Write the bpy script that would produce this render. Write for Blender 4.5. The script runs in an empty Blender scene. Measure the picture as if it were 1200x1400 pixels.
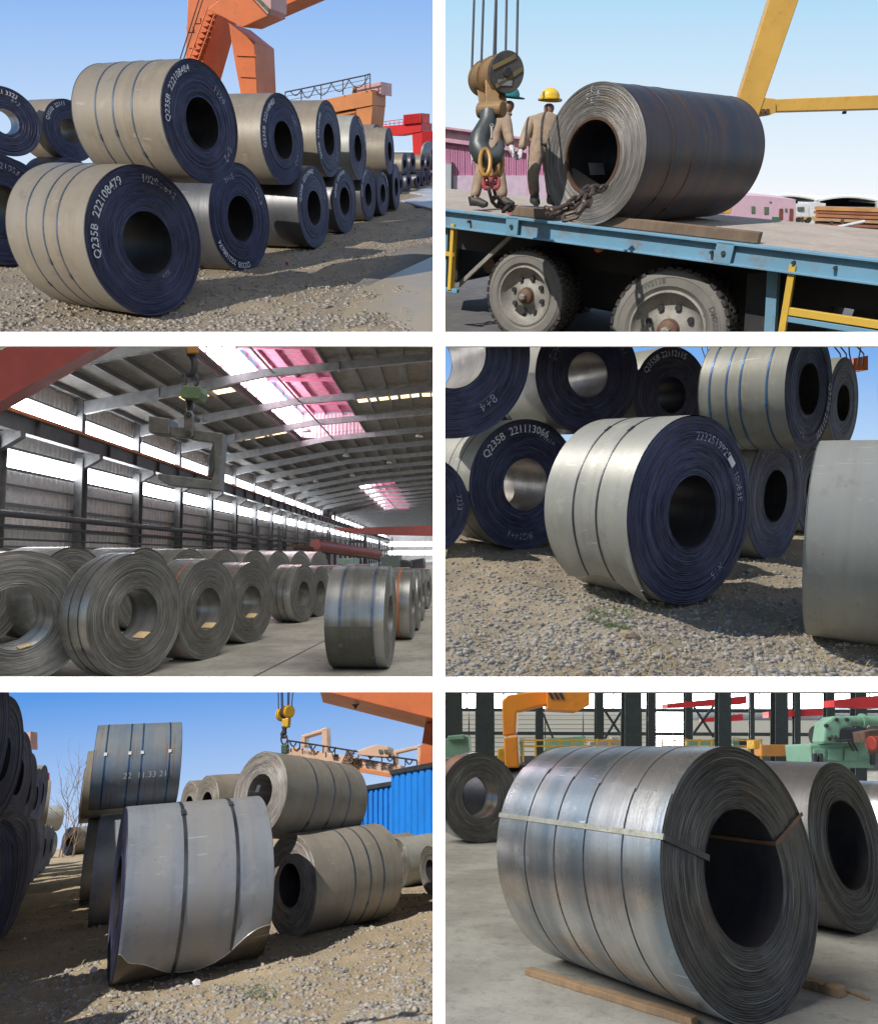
import bpy, bmesh, math, random
import numpy as np
from mathutils import Matrix, Vector

# ------------------------------------------------------------------ camera
sc = bpy.context.scene
FOC = 900.0                                   # focal length in photo pixels (1200 x 1400)
cam_d = bpy.data.cameras.new("camera")
cam = bpy.data.objects.new("camera", cam_d)
sc.collection.objects.link(cam)
cam_d.sensor_fit = 'VERTICAL'
cam_d.sensor_height = 24.0
cam_d.lens = 24.0 * FOC / 1400.0
cam_d.clip_start = 0.1
cam_d.clip_end = 3000.0
cam.rotation_euler = (math.radians(90), 0, 0)
sc.camera = cam
sc.render.resolution_x, sc.render.resolution_y = 877, 1024

# ------------------------------------------------------------------ six places, each with a ground plane of its own
class Place:
    def __init__(s, name, hz, H, roll, win):
        vh = (700 - hz) / FOC
        n = math.hypot(1, vh)
        E = np.array([1., 0, 0]); Fw = np.array([0, 1, vh]) / n; N = np.array([0, -vh, 1]) / n
        c, q = math.cos(math.radians(roll)), math.sin(math.radians(roll))
        s.M = np.array([c * E - q * N, Fw, q * E + c * N]).T
        s.H = H; s.win = win; s.name = name; s.n = n
        T = s.M @ np.array([0, 0, -H])
        s.mat = Matrix([[*s.M[i], T[i]] for i in range(3)] + [[0, 0, 0, 1]])
        s.coll = bpy.data.collections.new(name)
        sc.collection.children.link(s.coll)
    def ray(s, x, y): return s.M.T @ np.array([(x - 600) / FOC, 1, (700 - y) / FOC])
    def at(s, x, y, z=0.0):                   # the point of the horizontal plane z met in direction x, y
        d = s.ray(x, y); t = (z - s.H) / d[2]
        return np.array([0, 0, s.H]) + t * d
    upright = True; dy = 0
    def dep(s, x, y, Y):                      # a point at distance Y: on an upright plane of the place, or square to the view
        d = s.ray(x, y + s.dy); return np.array([0, 0, s.H]) + (Y * s.n / d[1] if s.upright else Y) * d
    def px(s, p):
        q = s.M @ (np.asarray(p, float) - np.array([0, 0, s.H]))
        return 600 + FOC * q[0] / q[1], 700 - FOC * q[2] / q[1]
    def px_arr(s, P):
        q = (P - np.array([0, 0, s.H])) @ s.M.T
        return 600 + FOC * q[:, 0] / q[:, 1], 700 - FOC * q[:, 2] / q[:, 1]

BIG = 1e5
YARD = Place("coil_yard", 185, 1.80, 0, (-BIG, 600, -BIG, 463.5))
TRUCK = Place("truck_loading", 230, 1.93, 0, (600, BIG, -BIG, 463.5))
HALL = Place("storage_hall", 760, 1.80, 0, (-BIG, 600, 463.5, 936.5))
PILE = Place("coil_pile", 610, 1.55, 0, (600, BIG, 463.5, 936.5))
LANE = Place("coil_lane", 1092, 1.35, -5, (-BIG, 600, 936.5, BIG))
SHOP = Place("workshop", 1022, 1.65, 0, (600, BIG, 936.5, BIG))
CUR = YARD

# ------------------------------------------------------------------ sky and daylight
world = bpy.data.worlds.new("World"); sc.world = world; world.use_nodes = True
wn = world.node_tree; wn.nodes.clear()
wo = wn.nodes.new("ShaderNodeOutputWorld"); wb = wn.nodes.new("ShaderNodeBackground"); ws = wn.nodes.new("ShaderNodeTexSky")
ws.sky_type = 'NISHITA'; ws.sun_disc = False
ws.sun_elevation = math.radians(46); ws.sun_rotation = math.radians(140)
ws.air_density = 1.0; ws.dust_density = 0.6; ws.ozone_density = 1.0
wb.inputs["Strength"].default_value = 0.125
wn.links.new(ws.outputs[0], wb.inputs[0]); wn.links.new(wb.outputs[0], wo.inputs[0])

# the sun as it stood over each of the four open-air places (six photographs, six moments)
SUNS = []
def sun(place, d, strength, col=(1.0, 0.94, 0.85), ang=0.5):
    l = bpy.data.lights.new("sun", 'SUN'); l.energy = strength; l.angle = math.radians(ang); l.color = col
    o = bpy.data.objects.new("sun", l); sc.collection.objects.link(o)
    w = Vector(place.M @ np.array(d)).normalized()
    o.rotation_euler = w.to_track_quat('Z', 'Y').to_euler()
    o.location = w * 50
    SUNS.append((o, place))
sun(YARD, (-.58, -.58, .44), 4.7)
sun(TRUCK, (-.52, -.42, .74), 5.0)
sun(PILE, (-.62, .26, .64), 4.4)
sun(LANE, (-.41, -.62, .70), 5.0)
# soft fill suns added to brighten the two dark halls
sun(HALL, (.32, -.48, .80), 2.9, (1.0, 0.98, 0.95), 55)
sun(SHOP, (-.66, -.20, .72), 4.3, (1.0, 0.99, 0.96), 50)

sc.view_settings.view_transform = 'Standard'; sc.view_settings.look = 'None'
sc.view_settings.exposure = 0.0; sc.view_settings.gamma = 1.0
sc.view_settings.use_curve_mapping = False
sc.cycles.max_bounces = 6; sc.cycles.diffuse_bounces = 3; sc.cycles.glossy_bounces = 3
sc.cycles.use_adaptive_sampling = True; sc.cycles.use_denoising = True
sc.cycles.sample_clamp_indirect = 4.0

# ------------------------------------------------------------------ materials
def G(name):
    m = bpy.data.materials.new(name); m.use_nodes = True
    nt = m.node_tree; nt.nodes.clear()
    out = nt.nodes.new("ShaderNodeOutputMaterial"); b = nt.nodes.new("ShaderNodeBsdfPrincipled")
    nt.links.new(b.outputs[0], out.inputs[0])
    def N(t, props=None, **ins):
        n = nt.nodes.new("ShaderNode" + t)
        for k, v in (props or {}).items(): setattr(n, k, v)
        for k, v in ins.items():
            s = n.inputs[int(k[1:])] if k[0] == 'i' and k[1:].isdigit() else n.inputs[k]
            put(s, v)
        return n
    def put(s, v):
        if hasattr(v, "outputs"): nt.links.new(v.outputs[0], s)
        elif isinstance(v, bpy.types.NodeSocket): nt.links.new(v, s)
        elif isinstance(v, tuple) and len(v) == 3 and s.type == 'RGBA': s.default_value = (*v, 1)
        else: s.default_value = v
    def math_(op, a, b_=0.0): return N("Math", {"operation": op}, i0=a, i1=b_)
    def mix(fac, a, c, blend='MIX'):
        n = nt.nodes.new("ShaderNodeMix"); n.data_type = 'RGBA'; n.blend_type = blend
        put(n.inputs[0], fac); put(n.inputs[6], a); put(n.inputs[7], c)
        return n.outputs[2]
    def ramp(fac, a, c):                                   # smooth step between two values
        n = N("MapRange", {"interpolation_type": 'SMOOTHSTEP'}, i0=fac, i1=a, i2=c); return n
    def noise(vec, scale, detail=3, rough=.55):
        return N("TexNoise", None, Vector=vec, Scale=scale, Detail=detail, Roughness=rough)
    def bump(h, strength, dist=.01, normal=None):
        n = N("Bump", None, Strength=strength, Distance=dist, Height=h)
        if normal is not None: put(n.inputs["Normal"], normal)
        return n
    def bs(**k):
        for kk, v in k.items(): put(b.inputs[kk.replace("_", " ")], v)
    return m, N, math_, mix, ramp, noise, bump, bs

def mat_plain(name, c1, c2=None, rough=.6, metal=0., scale=3., bscale=30., bst=.15, dirt=None, spec=.5):
    m, N, ma, mix, ramp, noise, bump, bs = G(name)
    co = N("TexCoord").outputs["Object"]
    n1 = noise(co, scale, 5, .6)
    c2 = c2 or tuple(x * .8 for x in c1)
    c = mix(ramp(n1, .35, .68), c1, c2)
    if dirt:
        n2 = noise(co, scale * 3.1, 6, .7)
        c = mix(ma('MULTIPLY', ramp(n2, .52, .72), .75), c, dirt)
    n3 = noise(co, bscale, 4, .6)
    bs(Base_Color=c, Roughness=ma('ADD', ma('MULTIPLY', n1, .25), rough - .12), Metallic=metal, Normal=bump(n3, bst), Specular_IOR_Level=spec)
    return m

def mat_emit(name, col, strength, base=.6):
    m, N, ma, mix, ramp, noise, bump, bs = G(name)
    bs(Base_Color=(base, base, base), Emission_Color=col, Emission_Strength=strength, Roughness=.4)
    return m

def mat_face(name, c1, c2, rough=.5, metal=.2, fine=95., bst=.55, spec=.4):
    """wound edges of the strip: rings round the local X axis"""
    m, N, ma, mix, ramp, noise, bump, bs = G(name)
    co = N("TexCoord").outputs["Object"]
    sp = N("SeparateXYZ", None, i0=co)
    r = ma('SQRT', ma('ADD', ma('MULTIPLY', sp.outputs[1], sp.outputs[1]), ma('MULTIPLY', sp.outputs[2], sp.outputs[2])))
    cy = ma('DIVIDE', sp.outputs[1], r); cz = ma('DIVIDE', sp.outputs[2], r)
    def ringvec(k, a): return N("CombineXYZ", None, i0=ma('MULTIPLY', r, k), i1=ma('MULTIPLY', cy, a), i2=ma('MULTIPLY', cz, a))
    n1 = noise(ringvec(fine, 3.2), 1.0, 3, .6)
    n2 = noise(ringvec(fine * .22, 1.1), 1.0, 3, .6)
    n3 = noise(co, 2.3, 4, .6)
    f = ma('ADD', ma('MULTIPLY', n1, .6), ma('MULTIPLY', n2, .4))
    c = mix(ramp(f, .36, .64), c1, c2)
    c = mix(ma('MULTIPLY', ramp(n3, .45, .75), .35), c, tuple(x * 1.5 + .01 for x in c2))
    n4 = noise(ringvec(fine * .55, .7), 1.0, 2, .5)
    c = mix(ma('MULTIPLY', ramp(n4, .60, .70), .55), c, tuple(min(.6, x * 2.1 + .015) for x in c2))  # bright rings: glints of the strip edges painted into the colour
    n5 = noise(ringvec(9.0, 1.6), 1.0, 5, .65)
    c = mix(ma('MULTIPLY', ramp(n5, .54, .72), .45), c, (c2[0] * .9 + .035, c2[1] * .6 + .02, c2[2] * .35 + .012))
    bs(Base_Color=c, Roughness=rough, Metallic=metal, Normal=bump(f, bst, .012), Specular_IOR_Level=spec)
    return m

def mat_wrap(name, c1, c2, rust=0., rough=.42, metal=.35, rustc=(.17, .085, .035), tint=None, spec=.5):
    """outer wrap: streaks run round the coil, stains and scratches on top"""
    m, N, ma, mix, ramp, noise, bump, bs = G(name)
    co = N("TexCoord").outputs["Object"]
    sp = N("SeparateXYZ", None, i0=co)
    def sv(kx, k): return N("CombineXYZ", None, i0=ma('MULTIPLY', sp.outputs[0], kx), i1=ma('MULTIPLY', sp.outputs[1], k), i2=ma('MULTIPLY', sp.outputs[2], k))
    n1 = noise(sv(15, .55), 1.0, 5, .62)
    n2 = noise(co, 1.7, 5, .6)
    n4 = noise(sv(60, 1.2), 1.0, 3, .6)
    f = ma('ADD', ma('ADD', ma('MULTIPLY', n1, .27), ma('MULTIPLY', n2, .62)), ma('MULTIPLY', n4, .11))
    c = mix(ramp(f, .38, .62), c1, c2)
    if tint:
        n5 = noise(sv(3.2, .35), 1.0, 2, .5)
        c = mix(ramp(n5, .40, .66), c, tint)
    if rust > 0:
        n3 = noise(sv(26, .9), 1.0, 4, .65); n6 = noise(co, 1.3, 3, .6)
        k = ma('MULTIPLY', ramp(n3, .54, .68), ramp(n6, .36, .62))
        c = mix(ma('MULTIPLY', k, rust), c, rustc)
    sc1 = noise(sv(5, 30), 1.0, 2, .5)
    c = mix(ma('MULTIPLY', ramp(sc1, .70, .78), .25), c, tuple(min(1, x * 1.7) for x in c2))
    vs = N("TexVoronoi", None, Vector=co, Scale=11.0)
    spot = ma('MULTIPLY', ramp(vs.outputs["Distance"], .085, .05), ramp(noise(co, 2.6, 2, .5), .50, .56))
    c = mix(ma('MULTIPLY', spot, .7), c, tuple(x * .35 for x in c2))
    rot = N("Mapping", None, Vector=co, Rotation=(.5, .35, .9), Scale=(3.0, 70.0, 3.0))
    sc2 = noise(rot, 1.0, 2, .5)
    c = mix(ma('MULTIPLY', ma('MULTIPLY', ramp(sc2, .66, .70), ramp(noise(co, 1.9, 2, .5), .48, .60)), .5), c, tuple(min(1, x * 1.6 + .03) for x in c1))
    pt = noise(N("Mapping", None, Vector=co, Location=(3.1, 1.7, 5.3)), 3.4, 6, .7)
    c = mix(ma('MULTIPLY', ramp(pt, .56, .70), .38), c, tuple(min(1, x * 1.32 + .03) for x in c1))
    c = mix(ma('MULTIPLY', ramp(pt, .44, .30), .40), c, tuple(x * .62 for x in c2))
    n7 = noise(co, 55, 3, .6)
    h = ma('ADD', ma('MULTIPLY', n1, .7), ma('MULTIPLY', n7, .12))
    bs(Base_Color=c, Roughness=ma('ADD', ma('MULTIPLY', f, .3), rough - .15), Metallic=metal, Normal=bump(h, .16, .02), Specular_IOR_Level=spec)
    return m

def mat_ground(name, cols, scale=1.0, bst=.6, rough=.92, crack=False):
    m, N, ma, mix, ramp, noise, bump, bs = G(name)
    co = N("TexCoord").outputs["Object"]
    a, b_, c_, d_ = cols
    n1 = noise(co, .55 * scale, 5, .6); n2 = noise(co, 3.1 * scale, 6, .65); n3 = noise(co, 26 * scale, 5, .7); n4 = noise(co, 95 * scale, 3, .6)
    c = mix(ramp(n1, .38, .62), a, b_)
    c = mix(ma('MULTIPLY', ramp(n2, .45, .70), .8), c, c_)
    c = mix(ma('MULTIPLY', ramp(n3, .50, .72), .7), c, d_)
    c = mix(ma('MULTIPLY', ramp(n4, .55, .72), .35), c, tuple(x * .45 for x in a))
    h = ma('ADD', ma('ADD', ma('MULTIPLY', n2, .6), ma('MULTIPLY', n3, .5)), ma('MULTIPLY', n4, .25))
    bs(Base_Color=c, Roughness=rough, Normal=bump(h, bst, .05), Specular_IOR_Level=.2)
    return m

def mat_sky(name, low, high, z0, z1):
    """sky colour by height above the horizon"""
    m = bpy.data.materials.new(name); m.use_nodes = True
    nt = m.node_tree; nt.nodes.clear()
    out = nt.nodes.new("ShaderNodeOutputMaterial"); e = nt.nodes.new("ShaderNodeEmission")
    tc = nt.nodes.new("ShaderNodeTexCoord"); sp = nt.nodes.new("ShaderNodeSeparateXYZ"); mr = nt.nodes.new("ShaderNodeMapRange")
    mx = nt.nodes.new("ShaderNodeMix"); mx.data_type = 'RGBA'
    nt.links.new(tc.outputs["Object"], sp.inputs[0]); nt.links.new(sp.outputs[2], mr.inputs[0])
    mr.inputs[1].default_value = z0; mr.inputs[2].default_value = z1
    nt.links.new(mr.outputs[0], mx.inputs[0]); mx.inputs[6].default_value = (*low, 1); mx.inputs[7].default_value = (*high, 1)
    nt.links.new(mx.outputs[2], e.inputs[0]); nt.links.new(e.outputs[0], out.inputs[0])
    return m

# ------------------------------------------------------------------ objects
def tag(o, label=None, cat=None, group=None, kind=None):
    if label: o["label"] = label
    if cat: o["category"] = cat
    if group: o["group"] = group
    if kind: o["kind"] = kind
    return o
def lmat(loc=(0, 0, 0), rot=(0, 0, 0)):
    from mathutils import Euler
    return Matrix.Translation(Vector([float(x) for x in loc])) @ Euler([float(x) for x in rot]).to_matrix().to_4x4()
def thing(name, label, cat, loc=(0, 0, 0), rot=(0, 0, 0), group=None, m=None):
    o = bpy.data.objects.new(name, None); o.empty_display_size = .2
    CUR.coll.objects.link(o)
    o.matrix_world = CUR.mat @ (m if m is not None else lmat(loc, rot))
    return tag(o, label, cat, group)
def link(name, me, mat, parent=None, loc=(0, 0, 0), rot=(0, 0, 0), m=None):
    if mat is not None and not me.materials: me.materials.append(mat)
    o = bpy.data.objects.new(name, me); CUR.coll.objects.link(o)
    mm = m if m is not None else lmat(loc, rot)
    if parent is None: o.matrix_world = CUR.mat @ mm
    else: o.parent = parent; o.matrix_local = mm
    return o
def copy_tree(o, loc=None, rot=None, m=None, label=None, group=None):
    c = o.copy(); CUR.coll.objects.link(c)
    if label: c["label"] = label
    if group: c["group"] = group
    c.matrix_world = CUR.mat @ (m if m is not None else lmat(loc, rot or (0, 0, 0)))
    for ch in o.children:
        d = ch.copy(); CUR.coll.objects.link(d); d.parent = c; d.matrix_local = ch.matrix_local.copy()
        for g in ch.children:
            e = g.copy(); CUR.coll.objects.link(e); e.parent = d; e.matrix_local = g.matrix_local.copy()
    return c
def npmesh(name, V, Q, smooth=False):
    """mesh from numpy vertices and a list / array of equal-sized faces"""
    Q = np.asarray(Q, dtype=np.int32); k = Q.shape[1]
    me = bpy.data.meshes.new(name)
    me.vertices.add(len(V)); me.vertices.foreach_set("co", np.asarray(V, np.float32).ravel())
    me.loops.add(Q.size); me.loops.foreach_set("vertex_index", Q.ravel())
    me.polygons.add(len(Q)); me.polygons.foreach_set("loop_start", np.arange(0, Q.size, k, dtype=np.int32))
    me.polygons.foreach_set("loop_total", np.full(len(Q), k, np.int32))
    if smooth: me.polygons.foreach_set("use_smooth", np.ones(len(Q), bool))
    me.update(calc_edges=True); me.validate()
    return me

class MB:
    def __init__(s): s.v = []; s.f = []
    def add(s, V, Fc):
        o = len(s.v); s.v += [tuple(float(c) for c in p) for p in V]; s.f += [[i + o for i in q] for q in Fc]; return s
    def box(s, c, d, R=None):
        x, y, z = d[0] / 2, d[1] / 2, d[2] / 2
        V = [Vector((a, b, e)) for a in (-x, x) for b in (-y, y) for e in (-z, z)]
        if R is not None: V = [R @ p for p in V]
        V = [p + Vector([float(t) for t in c]) for p in V]
        return s.add(V, [(0, 1, 3, 2), (4, 6, 7, 5), (0, 4, 5, 1), (2, 3, 7, 6), (0, 2, 6, 4), (1, 5, 7, 3)])
    def hexa(s, b, t):                                     # 4 bottom + 4 top points
        return s.add(list(b) + list(t), [(3, 2, 1, 0), (4, 5, 6, 7), (0, 1, 5, 4), (1, 2, 6, 5), (2, 3, 7, 6), (3, 0, 4, 7)])
    def prism(s, pts, d):                                  # polygon swept by a vector
        n = len(pts); P = [Vector([float(c) for c in p]) for p in pts]; d = Vector([float(c) for c in d])
        return s.add(P + [p + d for p in P], [list(range(n))[::-1], list(range(n, 2 * n))] + [(i, (i + 1) % n, n + (i + 1) % n, n + i) for i in range(n)])
    def bar(s, p0, p1, w, h, up=(0, 0, 1)):                # rectangular bar between two points
        p0, p1 = Vector([float(c) for c in p0]), Vector([float(c) for c in p1]); d = (p1 - p0).normalized(); u = Vector(up)
        r = d.cross(u).normalized(); u = r.cross(d).normalized(); r *= w / 2; u *= h / 2
        b = [p0 - r - u, p0 + r - u, p0 + r + u, p0 - r + u]; t = [q + (p1 - p0) for q in b]
        return s.hexa(b, t)
    def tube(s, path, r, n=8, closed=False, caps=True):
        P = [Vector([float(c) for c in p]) for p in path]; m = len(P); rr = r if hasattr(r, "__len__") else [r] * m
        V = []; ref = None
        for i in range(m):
            a = P[(i - 1) % m] if (closed or i > 0) else P[i]; b = P[(i + 1) % m] if (closed or i < m - 1) else P[i]
            d = (b - a).normalized()
            if ref is None: ref = Vector((0, 0, 1)) if abs(d.z) < .9 else Vector((1, 0, 0))
            x = d.cross(ref).normalized(); y = x.cross(d).normalized(); ref = y
            V += [P[i] + x * (rr[i] * math.cos(2 * math.pi * k / n)) + y * (rr[i] * math.sin(2 * math.pi * k / n)) for k in range(n)]
        Fc = []
        for i in range(m if closed else m - 1):
            j = (i + 1) % m
            Fc += [(i * n + k, i * n + (k + 1) % n, j * n + (k + 1) % n, j * n + k) for k in range(n)]
        if caps and not closed: Fc += [list(range(n))[::-1], list(range((m - 1) * n, m * n))]
        return s.add(V, Fc)
    def cyl(s, p0, p1, r, n=16): return s.tube([p0, p1], r, n)
    def lathe(s, prof, n=48, axis='X'):                    # profile of (axial, radius)
        V = []; m = len(prof)
        for k in range(n):
            c, q = math.cos(2 * math.pi * k / n), math.sin(2 * math.pi * k / n)
            for a, r in prof: V.append((a, r * c, r * q) if axis == 'X' else (r * c, r * q, a) if axis == 'Z' else (r * q, a, r * c))
        return s.add(V, [(k * m + i, ((k + 1) % n) * m + i, ((k + 1) % n) * m + i + 1, k * m + i + 1) for k in range(n) for i in range(m - 1)])
    def build(s, name, mat, parent=None, loc=(0, 0, 0), rot=(0, 0, 0), m=None, smooth=False, bevel=0, segs=2, label=None):
        me = bpy.data.meshes.new(name); me.from_pydata(s.v, [], s.f)
        bm = bmesh.new(); bm.from_mesh(me); bmesh.ops.recalc_face_normals(bm, faces=bm.faces); bm.to_mesh(me); bm.free()
        if smooth:
            me.polygons.foreach_set("use_smooth", np.ones(len(me.polygons), bool))
            try: me.set_sharp_from_angle(angle=math.radians(38))
            except Exception: pass
        o = link(name, me, mat, parent, loc, rot, m)
        if bevel:
            b = o.modifiers.new("bevel", 'BEVEL'); b.width = bevel; b.segments = segs; b.limit_method = 'ANGLE'; b.angle_limit = math.radians(40)
        if label: o["label"] = label
        return o

def vnoise(x, y, seed=0):
    """value noise on numpy arrays"""
    xi, yi = np.floor(x).astype(int), np.floor(y).astype(int); fx, fy = x - xi, y - yi
    fx, fy = fx * fx * (3 - 2 * fx), fy * fy * (3 - 2 * fy)
    def h(a, b):
        n = (a * 374761393 + b * 668265263 + seed * 974711) & 0x7fffffff
        n = ((n ^ (n >> 13)) * 1274126177) & 0x7fffffff
        return ((n ^ (n >> 16)) & 0xffff) / 65535.0
    return (h(xi, yi) * (1 - fx) + h(xi + 1, yi) * fx) * (1 - fy) + (h(xi, yi + 1) * (1 - fx) + h(xi + 1, yi + 1) * fx) * fy

def ground_height(X, Y, amp, seed): return amp * (1.2 * vnoise(X * .8, Y * .8, seed) + .6 * vnoise(X * 2.3, Y * 2.3, seed + 1) + .3 * vnoise(X * 6, Y * 6, seed + 2) + .12 * vnoise(X * 15, Y * 15, seed + 3) - 1.1)
def ground_sheet(name, mat, x0, x1, y0, y1, nx, ny, amp=0.0, seed=1, z=0.0, flat=None):
    ys = y0 * (y1 / y0) ** np.linspace(0, 1, ny); xs = np.linspace(x0, x1, nx)
    X, Y = np.meshgrid(xs, ys)
    Z = ground_height(X, Y, amp, seed) if amp else np.zeros_like(X)
    if flat is not None: Z = Z * flat(X, Y)
    V = np.stack([X, Y, np.minimum(Z, .05) + z], -1).reshape(-1, 3)
    i = np.arange(nx - 1)[None, :] + (np.arange(ny - 1) * nx)[:, None]
    Q = np.stack([i, i + 1, i + nx + 1, i + nx], -1).reshape(-1, 4)
    return tag(link(name, npmesh(name, V, Q, True), mat), kind="structure")

_t = (1 + 5 ** .5) / 2
ICO_V = np.array([(-1, _t, 0), (1, _t, 0), (-1, -_t, 0), (1, -_t, 0), (0, -1, _t), (0, 1, _t), (0, -1, -_t), (0, 1, -_t), (_t, 0, -1), (_t, 0, 1), (-_t, 0, -1), (-_t, 0, 1)]) / 1.9
ICO_F = np.array([(0, 11, 5), (0, 5, 1), (0, 1, 7), (0, 7, 10), (0, 10, 11), (1, 5, 9), (5, 11, 4), (11, 10, 2), (10, 7, 6), (7, 1, 8), (3, 9, 4), (3, 4, 2), (3, 2, 6), (3, 6, 8), (3, 8, 9), (4, 9, 5), (2, 4, 11), (6, 2, 10), (8, 6, 7), (9, 8, 1)])
def gravel(label, mat, pts, sizes, seed):
    """countless loose stones: one object"""
    rng = np.random.default_rng(seed); n = len(pts)
    V = ICO_V[None] * (sizes[:, None, None] * .5) * (1 + rng.uniform(-.35, .35, (n, 12, 1))) * rng.uniform([.7, .7, .4], [1.4, 1.2, .85], (n, 3))[:, None]
    a = rng.uniform(0, 6.28, n); c, s = np.cos(a)[:, None], np.sin(a)[:, None]
    V = np.stack([V[..., 0] * c - V[..., 1] * s, V[..., 0] * s + V[..., 1] * c, V[..., 2]], -1) + pts[:, None]
    Q = (ICO_F[None] + 12 * np.arange(n)[:, None, None]).reshape(-1, 3)
    return tag(link("gravel", npmesh("gravel", V.reshape(-1, 3), Q), mat), label, "gravel", kind="stuff")
def straw(label, mat, pts, ln, seed):
    """dry blades lying and standing on the dirt: one object"""
    rng = np.random.default_rng(seed); n = len(pts)
    a = rng.uniform(0, 6.28, n); el = rng.uniform(.05, .9, n); L = ln * rng.uniform(.4, 1.2, n)
    d = np.stack([np.cos(a) * np.cos(el), np.sin(a) * np.cos(el), np.sin(el)], -1) * L[:, None]
    w = np.stack([-np.sin(a), np.cos(a), 0 * a], -1) * .0035
    bend = np.stack([np.cos(a), np.sin(a), -.6 + 0 * a], -1) * (L * .25)[:, None]
    V = np.stack([pts - w, pts + w, pts + d * .6 + w * .8, pts + d * .6 - w * .8, pts + d + bend * .6], 1)
    o = 5 * np.arange(n)[:, None]
    Q = np.concatenate([o + [[0, 1, 2]], o + [[0, 2, 3]], o + [[3, 2, 4]]])
    return tag(link("dry_grass", npmesh("dry_grass", V.reshape(-1, 3), Q), mat), label, "grass", kind="stuff")
def scatter(place, n, x0, x1, y0, y1, seed, dens=None, zf=None):
    """ground points spread over the seen ground, evenly in the picture's own area"""
    rng = np.random.default_rng(seed); out = []
    px = rng.uniform(x0, x1, n * 2); py = y0 + (y1 - y0) * rng.uniform(0, 1, n * 2) ** .8
    P = np.array([place.at(a, b) for a, b in zip(px, py)])
    if dens is not None: P = P[rng.uniform(0, 1, len(P)) < dens(P[:, 0], P[:, 1])]
    P = P[:n]
    if zf is not None: P[:, 2] = zf(P[:, 0], P[:, 1])
    return P

def text_mesh(body, size=1.0, bold=0.0):
    cu = bpy.data.curves.new("lettering", 'FONT'); cu.body = body; cu.size = size; cu.resolution_u = 2; cu.offset = bold
    cu.align_x = 'CENTER'
    o = bpy.data.objects.new("lettering", cu)
    sc.collection.objects.link(o)
    me = bpy.data.meshes.new_from_object(o.evaluated_get(bpy.context.evaluated_depsgraph_get()))
    bpy.data.objects.remove(o); return me
def arc_text(parent, body, phi, rho, size, mat, x, bold=.012, track=1.0, name="painted_marking"):
    """lettering painted round a coil end; phi: middle of the text, degrees from +Y towards +Z"""
    me = text_mesh(body, size, bold * size)
    n = len(me.vertices); co = np.zeros(n * 3, np.float32); me.vertices.foreach_get("co", co); co = co.reshape(-1, 3)
    an = math.radians(phi) - co[:, 0] * track / rho; rr = rho + co[:, 1] - size * .35
    V = np.stack([np.full(n, x), rr * np.cos(an), rr * np.sin(an)], -1).astype(np.float32)
    me.vertices.foreach_set("co", V.ravel()); me.update()
    return link(name, me, mat, parent)
def flat_text(parent, body, size, mat, m, bold=.01, name="lettering", squash=1.0):
    me = text_mesh(body, size, bold * size)
    if squash != 1.0: me.transform(Matrix.Diagonal((squash, 1, 1, 1)))
    return link(name, me, mat, parent, m=m)

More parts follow.
